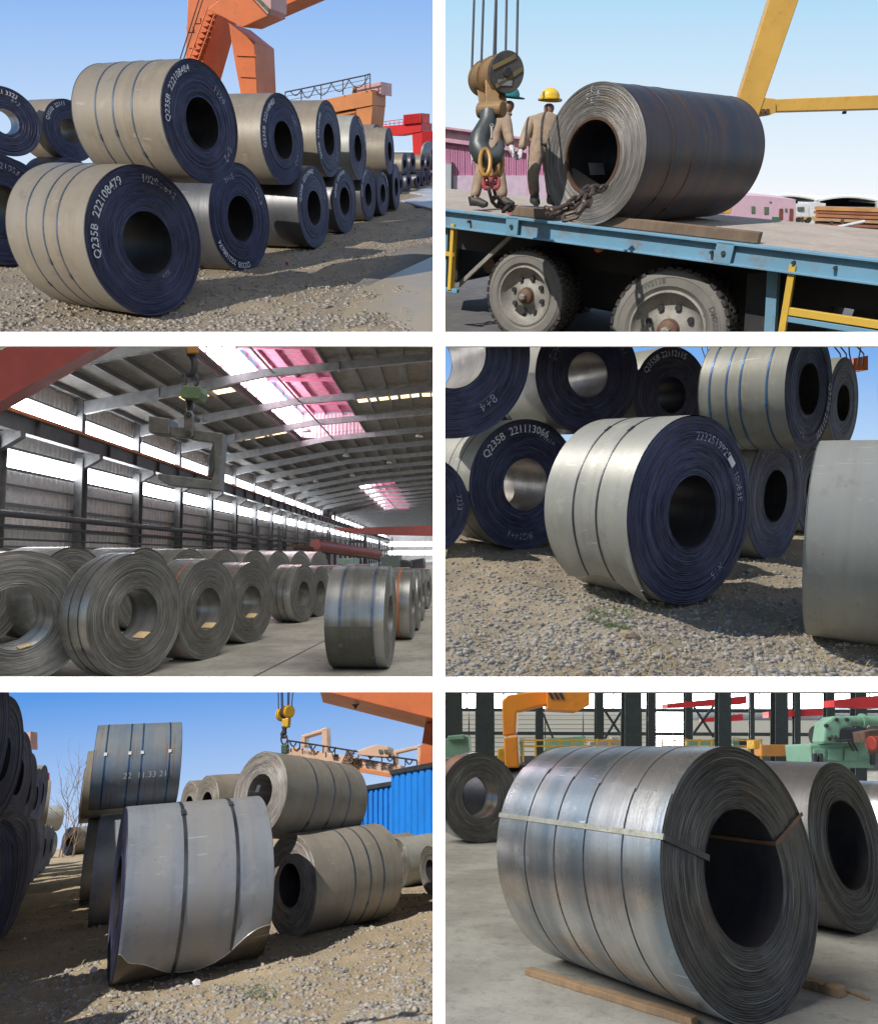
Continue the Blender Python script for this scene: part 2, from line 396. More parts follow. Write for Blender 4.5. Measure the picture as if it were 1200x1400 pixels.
# ------------------------------------------------------------------ the coil
def coil(label, x, y, z, yaw, R, L, bore=.42, face=None, wrap=None, inner=None, straps=(), strap_mat=None, q=2, seed=0,
         text=(), chalk=(), group=None, tele=.003, text_mat=None, back=True, cat="steel coil", extra=None, strap_w=.022, strap_h=.0035, thing_m=None, pitch=0, layers=None):
    """steel coil lying on its side; (x, y, z) is the middle of the end that looks at the camera, yaw where that end points"""
    rng = np.random.default_rng(seed * 7 + 3); r = R * bore
    S, K = {1: (144, 30), 2: (96, 16), 3: (56, 7)}[q]
    K = layers or K
    root = thing("steel_coil", label, cat, (x, y, z - R), (0, -math.radians(pitch), math.radians(yaw)), group, thing_m)
    an = np.linspace(0, 2 * np.pi, S, endpoint=False); ca, sa = np.cos(an), np.sin(an)
    C = (0, 0, R)
    # wound edge, front and back: strip layers stand a little proud of one another, with a dark joint between
    def face_mesh(sgn):
        e = np.linspace(r, R, K + 1); e[1:-1] += rng.uniform(-.25, .25, K - 1) * (R - r) / K
        off = np.cumsum(rng.normal(0, tele * .7, K)); off -= off.mean(); off = np.clip(off, -tele * 2.2, tele * 2.2); off += rng.uniform(-tele, tele, K) * .6
        rad, ax = [], []
        for i in range(K):
            w = e[i + 1] - e[i]
            rad += [e[i] + w * .04, e[i + 1] - w * .10, e[i + 1] - w * .03]; ax += [off[i], off[i], off[i] - tele * .9 - .002]
        rad[0] = r; rad[-1] = R; ax[-1] = -.004
        rad, ax = np.array(rad), np.array(ax); n = len(rad)
        wob = np.zeros((n, S))
        for k in range(1, 5): wob += (tele * .35 / k) * np.sin(k * an[None] + rng.uniform(0, 6.28, n)[:, None] * .15 + k)
        V = np.stack([sgn * (ax[:, None] + wob), rad[:, None] * ca[None], rad[:, None] * sa[None]], -1).reshape(-1, 3)
        i, k = np.meshgrid(np.arange(n - 1), np.arange(S), indexing='ij'); k2 = (k + 1) % S
        Q = np.stack([i * S + k, (i + 1) * S + k, (i + 1) * S + k2, i * S + k2], -1).reshape(-1, 4)
        return npmesh("end_face", V, Q if sgn > 0 else Q[:, ::-1])
    link("end_face", face_mesh(1), face, root, C)
    if back: link("end_face", face_mesh(-1), face, root, (-L, 0, R))
    def shell(rad, n, name, flip, jit):
        xs = np.linspace(.0, -L, n)
        rr = rad + rng.uniform(-jit, jit, n)[:, None] + 0 * an[None]
        rr[0] -= .003 * (1 if not flip else -1); rr[-1] -= .003 * (1 if not flip else -1)
        V = np.stack([xs[:, None] + 0 * an[None], rr * ca[None], rr * sa[None]], -1).reshape(-1, 3)
        i, k = np.meshgrid(np.arange(n - 1), np.arange(S), indexing='ij'); k2 = (k + 1) % S
        Q = np.stack([i * S + k, i * S + k2, (i + 1) * S + k2, (i + 1) * S + k], -1).reshape(-1, 4)
        return npmesh(name, V, Q[:, ::-1] if not flip else Q, True)
    link("outer_wrap", shell(R, 9 if q < 3 else 3, "outer_wrap", False, .0006), wrap, root, C)
    link("bore", shell(r, 3, "bore", True, .0), inner or face, root, C)
    for fr in straps:
        w, h = strap_w, strap_h
        b = MB(); n = S
        prof = [(-w / 2, R - .004), (-w / 2, R + h), (w / 2, R + h), (w / 2, R - .004)]
        b.lathe(prof, n)
        st = b.build("strap", strap_mat, root, (-L * fr, 0, R), smooth=True)
        if q < 3:
            pa = math.radians(rng.uniform(185, 250)) if yaw > -90 else math.radians(rng.uniform(290, 350))
            bb = MB().box((0, 0, 0), (w * 1.25, .06, .012))
            bb.build("buckle", strap_mat, st, (0, (R + .005) * math.cos(pa), (R + .005) * math.sin(pa)), (pa - math.pi / 2, 0, 0))
    for t in text: link_t = arc_text(root, t[0], t[1], R * t[2], R * t[3] * 1.45, text_mat, tele * 3 + .004)
    for t in chalk: arc_text(root, t[0], t[1], R * t[2], R * t[3] * 1.2, CHALK, tele * 3 + .004, bold=0.0, name="chalk_note")
    for o in root.children:
        if o.name.startswith(("painted", "chalk")): o.matrix_local = lmat(C)
    return root

# ------------------------------------------------------------------ shared materials
def worn(m, sc_, a, b_):
    nt = m.node_tree; p = next(n for n in nt.nodes if n.type == "BSDF_PRINCIPLED"); t = nt.nodes.new("ShaderNodeTexCoord"); n = nt.nodes.new("ShaderNodeTexNoise"); r = nt.nodes.new("ShaderNodeMapRange")
    n.inputs["Scale"].default_value = sc_; n.inputs["Detail"].default_value = 4; r.inputs[1].default_value = a; r.inputs[2].default_value = b_
    nt.links.new(t.outputs["Object"], n.inputs["Vector"]); nt.links.new(n.outputs[0], r.inputs[0]); nt.links.new(r.outputs[0], p.inputs["Alpha"]); return m
MARK = mat_plain("white_marker_paint", (.80, .83, .90), (.55, .58, .68), .7, bst=.05, scale=14)
CHALK = mat_plain("chalk", (.50, .51, .60), (.26, .27, .36), .9, bst=.05, scale=20)
worn(MARK, 38, .31, .40); worn(CHALK, 45, .36, .52)
FACE_NAVY = mat_face("wound_edge_dark_steel", (.020, .026, .062), (.062, .075, .155), .48)
FACE_NAVY2 = mat_face("wound_edge_dark_steel_coarse", (.016, .020, .050), (.064, .074, .150), .46, fine=60, bst=.8)
FACE_NAVY_SHADE = mat_face("wound_edge_dark_steel_shade", (.010, .012, .028), (.036, .041, .085), .5, fine=60, bst=.8)  # navy edge darkened for the lane's shaded coils, shade put into the colour
FACE_GREY = mat_face("wound_edge_grey_steel", (.070, .068, .062), (.180, .176, .163), .42, metal=.35, fine=120)
FACE_BROWN = mat_face("wound_edge_brown_steel", (.15, .135, .125), (.33, .31, .29), .55, fine=70)
FACE_SHOP = mat_face("wound_edge_workshop_steel", (.030, .028, .026), (.105, .10, .094), .42, metal=.5, fine=110)
WRAP_TAN = mat_wrap("mill_scale_tan", (.235, .20, .155), (.18, .155, .125), .3, .50, .08, (.20, .12, .065), (.215, .195, .165))
WRAP_SILVER = mat_wrap("mill_scale_silver", (.345, .35, .315), (.265, .268, .248), .2, .46, .12, (.20, .14, .08), (.315, .32, .30))
WRAP_BLUE = mat_wrap("mill_scale_blue_grey", (.25, .275, .31), (.19, .21, .24), .12, .46, .2, (.2, .13, .08), (.27, .27, .27))
WRAP_RUSTY = mat_wrap("mill_scale_rust_streaked", (.16, .23, .32), (.25, .265, .28), .9, .42, .2, (.24, .12, .045))
WRAP_OLIVE = mat_wrap("mill_scale_olive", (.30, .275, .235), (.225, .21, .18), .2, .46, .15, (.17, .11, .06))
WRAP_DARK = mat_wrap("mill_scale_dark", (.045, .048, .062), (.028, .030, .040), .2, .42, .35, (.09, .05, .03))
WRAP_SLATE_SHADE = mat_wrap("mill_scale_slate_shade", (.085, .088, .10), (.055, .057, .068), .2, .40, .3, (.10, .06, .035), (.10, .10, .105))  # slate wrap; on the yard's ground row its dark colour carries the shade
WRAP_HALL = mat_wrap("mill_scale_hall_grey", (.30, .30, .285), (.15, .15, .142), .15, .30, .7, (.16, .12, .08), (.40, .40, .39))
WRAP_SHOP = mat_wrap("heat_tinted_steel", (.62, .61, .605), (.36, .365, .38), .25, .30, .9, (.24, .17, .13), (.27, .33, .39))
WRAP_TRUCK = mat_wrap("mill_scale_truck_coil", (.022, .028, .048), (.055, .045, .044), 1.0, .38, .35, (.13, .055, .025), (.065, .047, .04))
BORE_LIGHT = mat_wrap("bore_pale_steel", (.34, .31, .28), (.20, .185, .17), .4, .35, .4, (.12, .07, .04))
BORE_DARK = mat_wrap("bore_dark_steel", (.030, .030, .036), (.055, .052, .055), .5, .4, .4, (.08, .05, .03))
STRAP_BLUE = mat_plain("blue_steel_strap", (.16, .20, .27), (.10, .12, .16), .35, .7)
STRAP_DARK = mat_plain("dark_steel_strap", (.05, .055, .065), (.10, .11, .12), .4, .6)
STRAP_ORANGE = mat_plain("orange_strap", (.45, .14, .05), (.30, .10, .05), .5, .1)

ORD = ["first", "second", "third", "fourth", "fifth", "sixth", "seventh", "eighth", "ninth", "tenth", "eleventh", "twelfth", "thirteenth", "fourteenth", "fifteenth", "sixteenth", "seventeenth", "eighteenth", "nineteenth"]
ORD += ["twentieth"] + ["twenty " + o for o in ORD[:9]] + ["thirtieth"] + ["thirty " + o for o in ORD[:9]]
def rock_mesh(r, seed, sub=3):
    bm = bmesh.new(); bmesh.ops.create_icosphere(bm, subdivisions=sub, radius=r); rg = np.random.default_rng(seed); k = rg.uniform(0, 9, 3)
    for v in bm.verts:
        p = np.array(v.co) / r; f = 1 + .28 * math.sin(2.1 * p[0] + k[0]) * math.cos(2.6 * p[1] + k[1]) + .16 * math.sin(5 * p[2] + 3 * p[0] + k[2]) + rg.uniform(-.05, .05)
        v.co *= f; v.co.z *= .75
    me = bpy.data.meshes.new("rock"); bm.to_mesh(me); bm.free(); return me
# ================================================================== the partition between the six places
def partition():
    global CUR
    CUR = YARD
    D = 3.55; s = D / FOC
    W = mat_plain("white_board_paint", (.90, .90, .90), (.88, .88, .88), .6, bst=.02)
    root = bpy.data.objects.new("partition_frame", None); sc.collection.objects.link(root)
    tag(root, "white lattice of one upright and two cross bars dividing the six views", "partition")
    def bar(name, x0, x1, y0, y1):
        b = MB().box((((x0 + x1) / 2 - 600) * s, D + .012, (700 - (y0 + y1) / 2) * s), ((x1 - x0) * s, .024, (y1 - y0) * s))
        me = bpy.data.meshes.new(name); me.from_pydata(b.v, [], b.f); me.materials.append(W)
        o = bpy.data.objects.new(name, me); sc.collection.objects.link(o); o.parent = root
        return o
    P = [bar("upright_bar", 592, 608, -60, 1460), bar("cross_bar", -60, 591.5, 454, 473), bar("cross_bar", 608.5, 1260, 454, 473),
         bar("cross_bar", -60, 591.5, 927, 946), bar("cross_bar", 608.5, 1260, 927, 946)]
    return P
PARTITION = partition()

def sky_sheet(place, low, high, z0, z1, Yd=420.0, x0=-520, x1=520, zb=-60, zt=190):
    global CUR
    CUR = place
    xs = np.linspace(x0, x1, 25); ys = Yd - (xs / x1) ** 2 * Yd * .12; zs = np.linspace(zb, zt, 5)
    V = np.array([(a, b - Yd, c) for c in zs for a, b in zip(xs, ys)])
    Q = [(j * 25 + i, j * 25 + i + 1, (j + 1) * 25 + i + 1, (j + 1) * 25 + i) for j in range(4) for i in range(24)]
    o = link("sky", npmesh("sky", V, Q, True), mat_sky("sky_" + place.name, low, high, z0, z1), loc=(0, Yd, 0))
    return tag(o, kind="structure")

def extr(mb, pl, pts, Y, d):
    """outline at its own distance Y, swept by d (local metres) into a solid"""
    return mb.prism([pl.dep(a, b, Y) for a, b in pts], d)

# paints
def paint(name, c, dirt=(.16, .12, .09), rough=.45): return mat_plain(name, c, tuple(x * .86 for x in c), rough, scale=1.4, bscale=18, bst=.06, dirt=dirt)
ORANGE = paint("orange_crane_paint", (.62, .17, .065), (.40, .13, .06))
ORANGE2 = paint("pale_orange_crane_paint", (.62, .25, .10), (.42, .2, .1))
RED = paint("red_crane_paint", (.62, .03, .035), (.4, .05, .05))
PINKC = paint("pink_cabin_paint", (.60, .36, .36), (.45, .3, .3))
YELLOW = paint("yellow_paint", (.66, .40, .05), (.40, .26, .08))
BLUEP = paint("blue_sheet_paint", (.012, .23, .78), (.02, .18, .6))
STEEL_D = mat_plain("dark_structural_steel", (.055, .06, .07), (.035, .04, .045), .5, .3, dirt=(.09, .06, .045))
STEEL_R = mat_plain("rusty_steel", (.15, .085, .055), (.08, .05, .04), .7, .2, scale=6, bst=.3, dirt=(.22, .11, .05))
ROPE = mat_plain("wire_rope", (.03, .033, .045), (.05, .05, .06), .6, .3)
GLASS = mat_plain("cabin_glass", (.08, .12, .10), (.14, .18, .12), .12, .0)
STONE = mat_plain("loose_stone", (.36, .32, .27), (.20, .185, .17), .85, scale=16, bscale=20, bst=.3)
STONE2 = mat_plain("loose_grey_stone", (.21, .205, .20), (.40, .365, .31), .85, scale=18, bscale=20, bst=.3)
STRAW = mat_plain("dry_straw", (.42, .33, .18), (.30, .23, .12), .9)
WHITEP = mat_plain("white_paint", (.75, .76, .78), (.62, .63, .66), .5)
PLATE_Y = mat_ground("rusted_plate", ((.44, .33, .16), (.40, .31, .17), (.33, .28, .19), (.46, .31, .11)), 1.4, .06, .30)
for n_ in PLATE_Y.node_tree.nodes:
    if n_.type == "BSDF_PRINCIPLED": n_.inputs["Specular IOR Level"].default_value = .5
PLATE_W = mat_ground("pale_plate", ((.50, .50, .54), (.42, .43, .48), (.36, .34, .33), (.55, .54, .56)), 1.0, .08, .45)
DIRT = mat_ground("yard_dirt", ((.335, .27, .195), (.26, .215, .165), (.385, .315, .225), (.20, .17, .14)))
SLAB = mat_ground("worn_concrete", ((.25, .225, .20), (.20, .18, .165), (.30, .265, .22), (.15, .135, .12)), 1.3, .25)

# ================================================================== 1. yard with rows of coils under an orange gantry
CUR = YARD
sky_sheet(YARD, (.72, .86, 1.0), (.20, .43, .88), -30, 80)
RT = "coils of the long double row in the yard"
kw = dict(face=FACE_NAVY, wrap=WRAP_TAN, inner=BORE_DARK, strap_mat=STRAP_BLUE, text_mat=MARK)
coil("big tan coil on the dirt nearest the camera, marked Q235B 222108479 in white", -3.20, 7.76, .769, -27.5, .769, 1.26, .42, q=1, seed=1, straps=(.72, .50, .33), text=[("Q235B  222108479", 146, .865, .105)], chalk=[("1029 x6+2", 62, .84, .12), ("2226", -66, .50, .07)], group=RT, **kw)
coil("tan coil on top of the stack nearest the camera, marked Q235B 222108484 in white", -2.55, 8.24, 1.91, -24.2, .580, 1.25, .42, q=1, seed=2, straps=(.72, .52, .31), text=[("Q235B  222108484", 139, .87, .105)], chalk=[("1129", 40, .74, .15), ("6+2", -42, .78, .16)], group=RT, **kw)
coil("coil second along the ground row, wrap darkened for shade, marked 222108674 low on its face", -2.91, 10.56, .734, -20, .734, 1.2, .42, q=1, seed=3, text=[("Q235B  222108674", 238, .88, .10)], chalk=[("7618", 108, .78, .13), ("5+1.8", 28, .78, .13)], group=RT, **{**kw, "wrap": WRAP_SLATE_SHADE})
coil("second upper coil of the yard row, tan wrap and white number up its left side", -2.52, 12.24, 1.73, -19.5, .65, 1.2, .42, q=1, seed=4, text=[("Q235B  222108483", 148, .87, .11)], chalk=[("1207", 35, .74, .13), ("6+2", -40, .72, .14)], group=RT, **kw)
coil("third coil of the ground row with white lettering arched over its hole", -2.24, 12.97, .67, -14.5, .67, 1.2, .42, q=2, seed=5, text=[("Q235B  222108482", 125, .87, .11)], chalk=[("118", 20, .75, .13)], group=RT, **{**kw, "wrap": WRAP_SLATE_SHADE})
coil("third upper coil of the yard row, pale wet patch on its tan top", -2.10, 14.46, 1.73, -13, .64, 1.2, .42, q=2, seed=6, text=[("Q235B  222108480", 172, .87, .11)], chalk=[("6+2", -40, .72, .14)], group=RT, **kw)
coil("fourth coil of the ground row, face turned far to the side", -1.95, 15.09, .616, -15.2, .616, 1.1, .42, q=2, seed=7, text=[("Q235B  222108476", 128, .87, .11)], group=RT, **{**kw, "wrap": WRAP_SLATE_SHADE})
coil("fourth upper coil of the yard row with silver wrap", -1.79, 16.65, 1.55, -11.1, .63, 1.1, .42, q=2, seed=8, text=[("Q235B  222108472", 38, .87, .11)], group=RT, **{**kw, "wrap": WRAP_SILVER})
coil("fifth coil of the ground row, narrow white lettering at upper left of face", -1.68, 17.38, .577, -13.3, .577, 1.1, .42, q=2, seed=9, text=[("Q235B  222108471", 140, .87, .11)], group=RT, **{**kw, "wrap": WRAP_SLATE_SHADE})
coil("fifth upper coil of the yard row, below the far orange gantry leg", -1.57, 19.29, 1.44, -12.6, .60, 1.0, .42, q=2, seed=10, text=[("Q235B  222108470", 75, .87, .11)], group=RT, **kw)
coil("sixth coil of the ground row, squeezed before the dark end coil", -1.43, 18.63, .517, -12.3, .517, 1.0, .42, q=2, seed=11, text=[("Q235B  222108469", 60, .87, .11)], group=RT, **{**kw, "wrap": WRAP_SLATE_SHADE})
coil("last upper coil of the yard row, beside the red gantry", -1.25, 19.02, 1.45, -9.5, .52, 1.0, .42, q=2, seed=12, group=RT, **kw)
coil("dark end coil of the ground row, seen almost edge on", -1.18, 20.29, .563, -8, .563, 1.0, .42, q=2, seed=13, group=RT, **{**kw, "wrap": WRAP_DARK})
RB = "coils of the row behind at the left edge of the yard"
coil("dark coil at the left edge behind the big tan coil, wide black hole", -6.70, 11.11, .792, -30, .792, 1.2, .46, q=1, seed=14, chalk=[("2221053", 70, .8, .13)], group=RB, **{**kw, "wrap": WRAP_DARK})
coil("upper coil at the left edge with bright hole and marked 3323", -9.9, 17.52, 2.07, -53, .70, 1.2, .36, q=1, seed=15, text=[("Q235B  2221 3323", 98, .84, .12)], chalk=[("6+2", 52, .70, .14)], group=RB, **{**kw, "inner": BORE_LIGHT})
coil("upper coil between the bright holed coil and the stack, number 22111 in white", -9.41, 19.45, 1.90, -31, .70, 1.2, .38, q=2, seed=16, text=[("Q355B  22111", 122, .86, .12)], group=RB, **{**kw, "inner": BORE_LIGHT})
coil("dark coil low between the two left upper coils", -9.7, 16.7, .68, -35, .68, 1.2, .42, q=2, seed=17, group=RB, **{**kw, "wrap": WRAP_DARK})
coil("dark coil hidden low behind the top of the big tan coil", -9.2, 18.5, .66, -35, .66, 1.2, .42, q=2, seed=18, group=RB, **{**kw, "wrap": WRAP_DARK})
RF = "small coils far away at the end of the yard"
for i, (px, py, r, lab) in enumerate([
        (548, 266, .33, "far small coil low beside the dark end coil"), (559, 262, .33, "second far small coil on the ground"),
        (572, 258, .30, "third far small coil on the ground"), (579.5, 255.5, .28, "fourth far small coil on the ground"), (587, 253, .27, "fifth far small coil on the ground")]):
    p = YARD.at(px, py)
    coil(lab + " at the yard's end", p[0], p[1], r, -16, r, .8, .42, q=3, seed=30 + i, group=RF, **{**kw, "wrap": WRAP_SLATE_SHADE})
    q_ = YARD.at(px + 2.5, py - 3.5)
    coil(lab.replace("low beside", "topmost beside").replace("on the ground", "in the upper tier") + " at the yard's end", q_[0] + .1, q_[1], r * 2.75, -16, r * 1.02, .8, .42, q=3, seed=40 + i, group=RF, **{**kw, "wrap": WRAP_SLATE_SHADE if i % 2 else WRAP_TAN})
p = YARD.at(585, 246)
coil("long pale coil lying behind the far stacks by the red gantry", p[0] + .6, p[1] + 3, 1.05, -75, .5, 2.2, .4, q=3, seed=55, group=RF, **{**kw, "wrap": WRAP_SILVER})

# ground: dirt, stones, straw, concrete strip and steel plates
def flat_yard(X, Y): return np.clip((1.2 - (X - (-.9 + (Y - 8) * .12))) / 1.0, 0, 1)
ground_sheet("ground", DIRT, -26, 14, 4.6, 80, 190, 240, .10, 3, flat=flat_yard)
def yz(X, Y): return np.minimum(ground_height(X, Y, .10, 3), .05) * flat_yard(X, Y)
a, b_, c_, d_ = [YARD.at(*q) for q in ((400, 466), (508, 380), (592, 318), (640, 285))]
strip = [YARD.at(*q) for q in ((380, 470), (470, 404), (545, 342), (600, 298), (640, 300), (600, 350), (520, 420), (480, 470))]
MB().prism([(p[0], p[1], .006) for p in strip], (0, 0, .004)).build("concrete_strip", SLAB)["kind"] = "structure"
pl = [YARD.at(*q) for q in ((452, 458), (494, 398), (600, 349), (700, 349), (700, 470), (446, 470))]
t = thing("steel_plate", "big flat rusted steel plate on the ground at the yard's near right corner", "steel plate", (pl[0][0], pl[0][1], .012))
MB().prism([(p[0] - pl[0][0], p[1] - pl[0][1], 0) for p in pl], (0, 0, .016)).build("plate", PLATE_Y, t)
for i, (q, lab) in enumerate([([(548, 277), (590, 288), (640, 277), (590, 268)], "pale steel sheet lying flat in front of the far coils"),
                              ([(560, 266), (600, 272), (640, 262), (592, 257)], "upper pale steel sheet lying beside the far coils")]):
    P_ = [YARD.at(*k) for k in q]
    t = thing("steel_sheet", lab, "steel plate", (P_[0][0], P_[0][1], .01 + .012 * i), group="pale steel sheets")
    MB().prism([(p[0] - P_[0][0], p[1] - P_[0][1], 0) for p in P_], (0, 0, .05)).build("sheet", PLATE_W, t)
inside = lambda X, Y: flat_yard(X, Y) > .35
G1 = scatter(YARD, 13000, -30, 592, 262, 466, 11, lambda X, Y: np.where(flat_yard(X, Y) > .4, .35 + .65 * vnoise(X * 1.1, Y * 1.1, 9), .03), yz)
gravel("grey gravel strewn over the dirt along the coil row", STONE, G1, .011 + .06 * np.random.default_rng(5).uniform(0, 1, len(G1)) ** 2.4, 6)
G2 = scatter(YARD, 2600, -30, 560, 275, 466, 12, lambda X, Y: np.where(flat_yard(X, Y) > .5, vnoise(X * .9, Y * .9, 4) ** 2, 0), yz)
straw("dry straw and weeds along the foot of the coil row", STRAW, G2, .13, 7)
p = YARD.at(393, 363)
tag(MB().lathe([(-.02, .012), (0, .03), (.03, .022), (.045, .008)], 9, 'Z').build("paper_scrap", mat_plain("pink_paper", (.75, .12, .28), (.6, .1, .2), .8), loc=(p[0], p[1], .04), rot=(1.1, .3, 0)), "crumpled pink paper scrap on the gravel before the third coil", "litter")

# orange gantry: two tapered legs, ladder, cabin underside and girder
Yg = 24.0
root = thing("gantry_crane", "tall orange gantry crane with ladder leg and glazed cabin behind the near stack", "gantry crane", YARD.dep(330, 263, Yg))
R0 = root.matrix_world.inverted() @ CUR.mat
def gp(name, pts, Y, d, mat, parent=root, RR=R0, bevel=.02):
    b = MB(); extr(b, CUR, pts, Y, d); return b.build(name, mat, parent, m=RR, bevel=bevel)
leg = gp("leg", [(258, -25), (300, -25), (296, 20), (279, 82), (266, 130), (250, 268), (226, 268), (253.5, 81)], Yg, (.30, 1.6, 0), ORANGE)
for i in range(16):
    f_ = i / 15; x, y = 291 - 46 * f_, 20 + 118 * f_
    b = MB(); P_ = YARD.dep(x, y, Yg - .05); b.box(P_, (.34, .28, .035)); b.build("step", ORANGE, root, m=R0)
b = MB()
b.tube([YARD.dep(297, 10, Yg - .3), YARD.dep(243, 160, Yg - .3)], .022, 6); b.tube([YARD.dep(284, 10, Yg - .3), YARD.dep(231, 160, Yg - .3)], .022, 6)
b.build("ladder_rail", ORANGE, root, m=R0)
gp("leg", [(312.5, 30), (348, 58), (352, 130), (349, 268), (342, 268), (330, 134), (320, 80)], Yg - .6, (.25, 1.9, 0), ORANGE)
for y_ in (75, 104):
    f_ = (y_ - 30) / 104; xa = 312.5 + 17.5 * f_; b = MB(); b.bar(YARD.dep(xa + 3, y_, Yg - .63), YARD.dep(350, y_ + 1, Yg - .63), .03, .05); b.build("weld_seam", ORANGE, root, m=R0)
for x, y in ((260, 40), (262, 62), (284, 50), (270, 28)): b = MB(); P_ = YARD.dep(x, y, Yg - .02); b.box(P_, (.22, .03, .16)); b.build("cover_plate", ORANGE, root, m=R0, bevel=.01)
cab = gp("cabin_floor", [(283, 13), (304, -4), (340, -6), (366, 22), (331, 37.5), (306, 24)], Yg - 1.6, (.3, 1.5, .12), ORANGE)
gp("girder", [(366, 18), (440, -14), (440, -40), (330, -40), (330, -6)], Yg + .2, (.2, 1.3, 0), ORANGE)
cb = gp("cabin", [(342, -6), (366, 20), (371, 12), (371, -30), (342, -40)], Yg - 1.5, (.25, 1.2, 0), PINKC)
for i in range(3):
    x = 344 + i * 8; gp("window_pane", [(x, -6 + i * 8), (x + 7, 1 + i * 8), (x + 7.4, -5 + i * 8), (x + .6, -12 + i * 8)], Yg - 1.56, (0, .03, 0), GLASS, bevel=0)
b = MB()
for x0, x1 in ((276, 245), (281, 250)): b.tube([YARD.dep(x0, -12, Yg - 1), YARD.dep(x1, 85, Yg - 1), YARD.dep(x1 - 12, 150, Yg - 1)], .02, 5)
tag(b.build("hoist_cable", ROPE), "pair of thin slanting cables left of the ladder leg", "cable")

# second orange gantry with railing and hanging cable
Yh = 30.0
root = thing("gantry_crane", "smaller pale orange gantry with railing and looped cable on its girder", "gantry crane", YARD.dep(515, 258, Yh))
R0 = root.matrix_world.inverted() @ CUR.mat
gp("girder", [(390, 147), (509, 122.5), (509, 144), (390, 166)], Yh, (.5, 1.4, 0), ORANGE2, root, R0)
gp("leg", [(487, 148), (510, 143), (507, 172), (504, 262), (490, 262)], Yh + .05, (.45, 1.5, 0), ORANGE2, root, R0)
gp("lower_tie", [(455, 156), (487, 150), (487, 154), (458, 161)], Yh + .1, (.3, 1.0, 0), ORANGE2, root, R0)
k = gp("cabin", [(481, 119), (521, 111.5), (521, 130), (509, 124), (481, 129)], Yh + .4, (.4, 1.3, 0), PINKC, root, R0)
gp("window_pane", [(482.5, 119.5), (486.5, 118.8), (486.5, 126), (482.5, 127)], Yh + .36, (0, .03, 0), GLASS, root, R0, 0)
b = MB()
tops = [(390, 126), (412, 121.5), (439, 116), (469, 109.5), (499.5, 103), (506, 101)]
b.tube([YARD.dep(x, y, Yh - .05) for x, y in tops], .03, 6)
for (x, y), y2 in zip(tops, (146, 141.5, 136, 130, 124.5, 123)): b.tube([YARD.dep(x, y, Yh - .05), YARD.dep(x, y2, Yh - .05)], .025, 6)
for o_ in (6, 12): b.tube([YARD.dep(x, y + o_, Yh - .05) for x, y in tops], .010, 5)
b.build("railing", STEEL_D, root, m=R0)
b = MB()
for (x0, y0), (x1, y1) in (((397, 124), (412, 122)), ((412, 122), (430, 119)), ((430, 119), (453, 114)), ((453, 114), (477, 109)), ((477, 109), (504, 103))):
    b.tube([YARD.dep(x0 + (x1 - x0) * u, y0 + (y1 - y0) * u + 15 * 4 * u * (1 - u) * (.9 if x0 > 400 else .5), Yh - .12) for u in np.linspace(0, 1, 9)], .022, 6)
b.build("festoon_cable", ROPE, root, m=R0)
# red gantry
Yr = 38.0
root = thing("gantry_crane", "bright red gantry with boxy cabin far behind the end of the row", "gantry crane", YARD.dep(572, 240, Yr))
R0 = root.matrix_world.inverted() @ CUR.mat
gp("girder", [(518, 173), (576, 168), (576, 180), (538, 186), (518, 180)], Yr, (.6, 1.6, 0), RED, root, R0)
gp("leg", [(563, 181), (577, 179), (575, 246), (566, 246)], Yr + .05, (.9, .4, 0), RED, root, R0)
k = gp("cabin", [(551, 157), (575, 154.5), (575, 168), (551, 170.5)], Yr - .1, (.5, 1.4, 0), RED, root, R0)
b = MB()
for i in range(8):
    x = 553 + i * 3; b.bar(YARD.dep(x, 156.8 - i * .3, Yr - .13), YARD.dep(x, 169.5 - i * .3, Yr - .13), .03, .05)
b.build("cabin_rib", RED, root, m=R0)
b = MB()
for y_ in (166, 170): b.tube([YARD.dep(520, y_ + 1, Yr), YARD.dep(551, y_ - 3, Yr)], .018, 5)
for i in range(6): b.tube([YARD.dep(521 + i * 6, 167 - i * .5, Yr), YARD.dep(521 + i * 6, 174 - i * .5, Yr)], .018, 5)
for i in range(3): b.tube([YARD.dep(577 + i * 2.5, 159, Yr), YARD.dep(577 + i * 2.5, 170, Yr)], .018, 5)
b.build("railing", RED, root, m=R0)
b = MB(); extr(b, YARD, [(540, 206), (640, 202), (640, 216), (540, 216)], 60, (0, 4, 0))
tag(b.build("far_shed", mat_plain("far_blue_white_sheet", (.52, .70, .80), (.66, .76, .82), .6, scale=.6)), "long pale blue shed far away below the red gantry", "building")
b = MB(); extr(b, YARD, [(470, 150), (480, 148), (484, 262), (470, 262)], Yg + 9, (1, 1.2, 0))
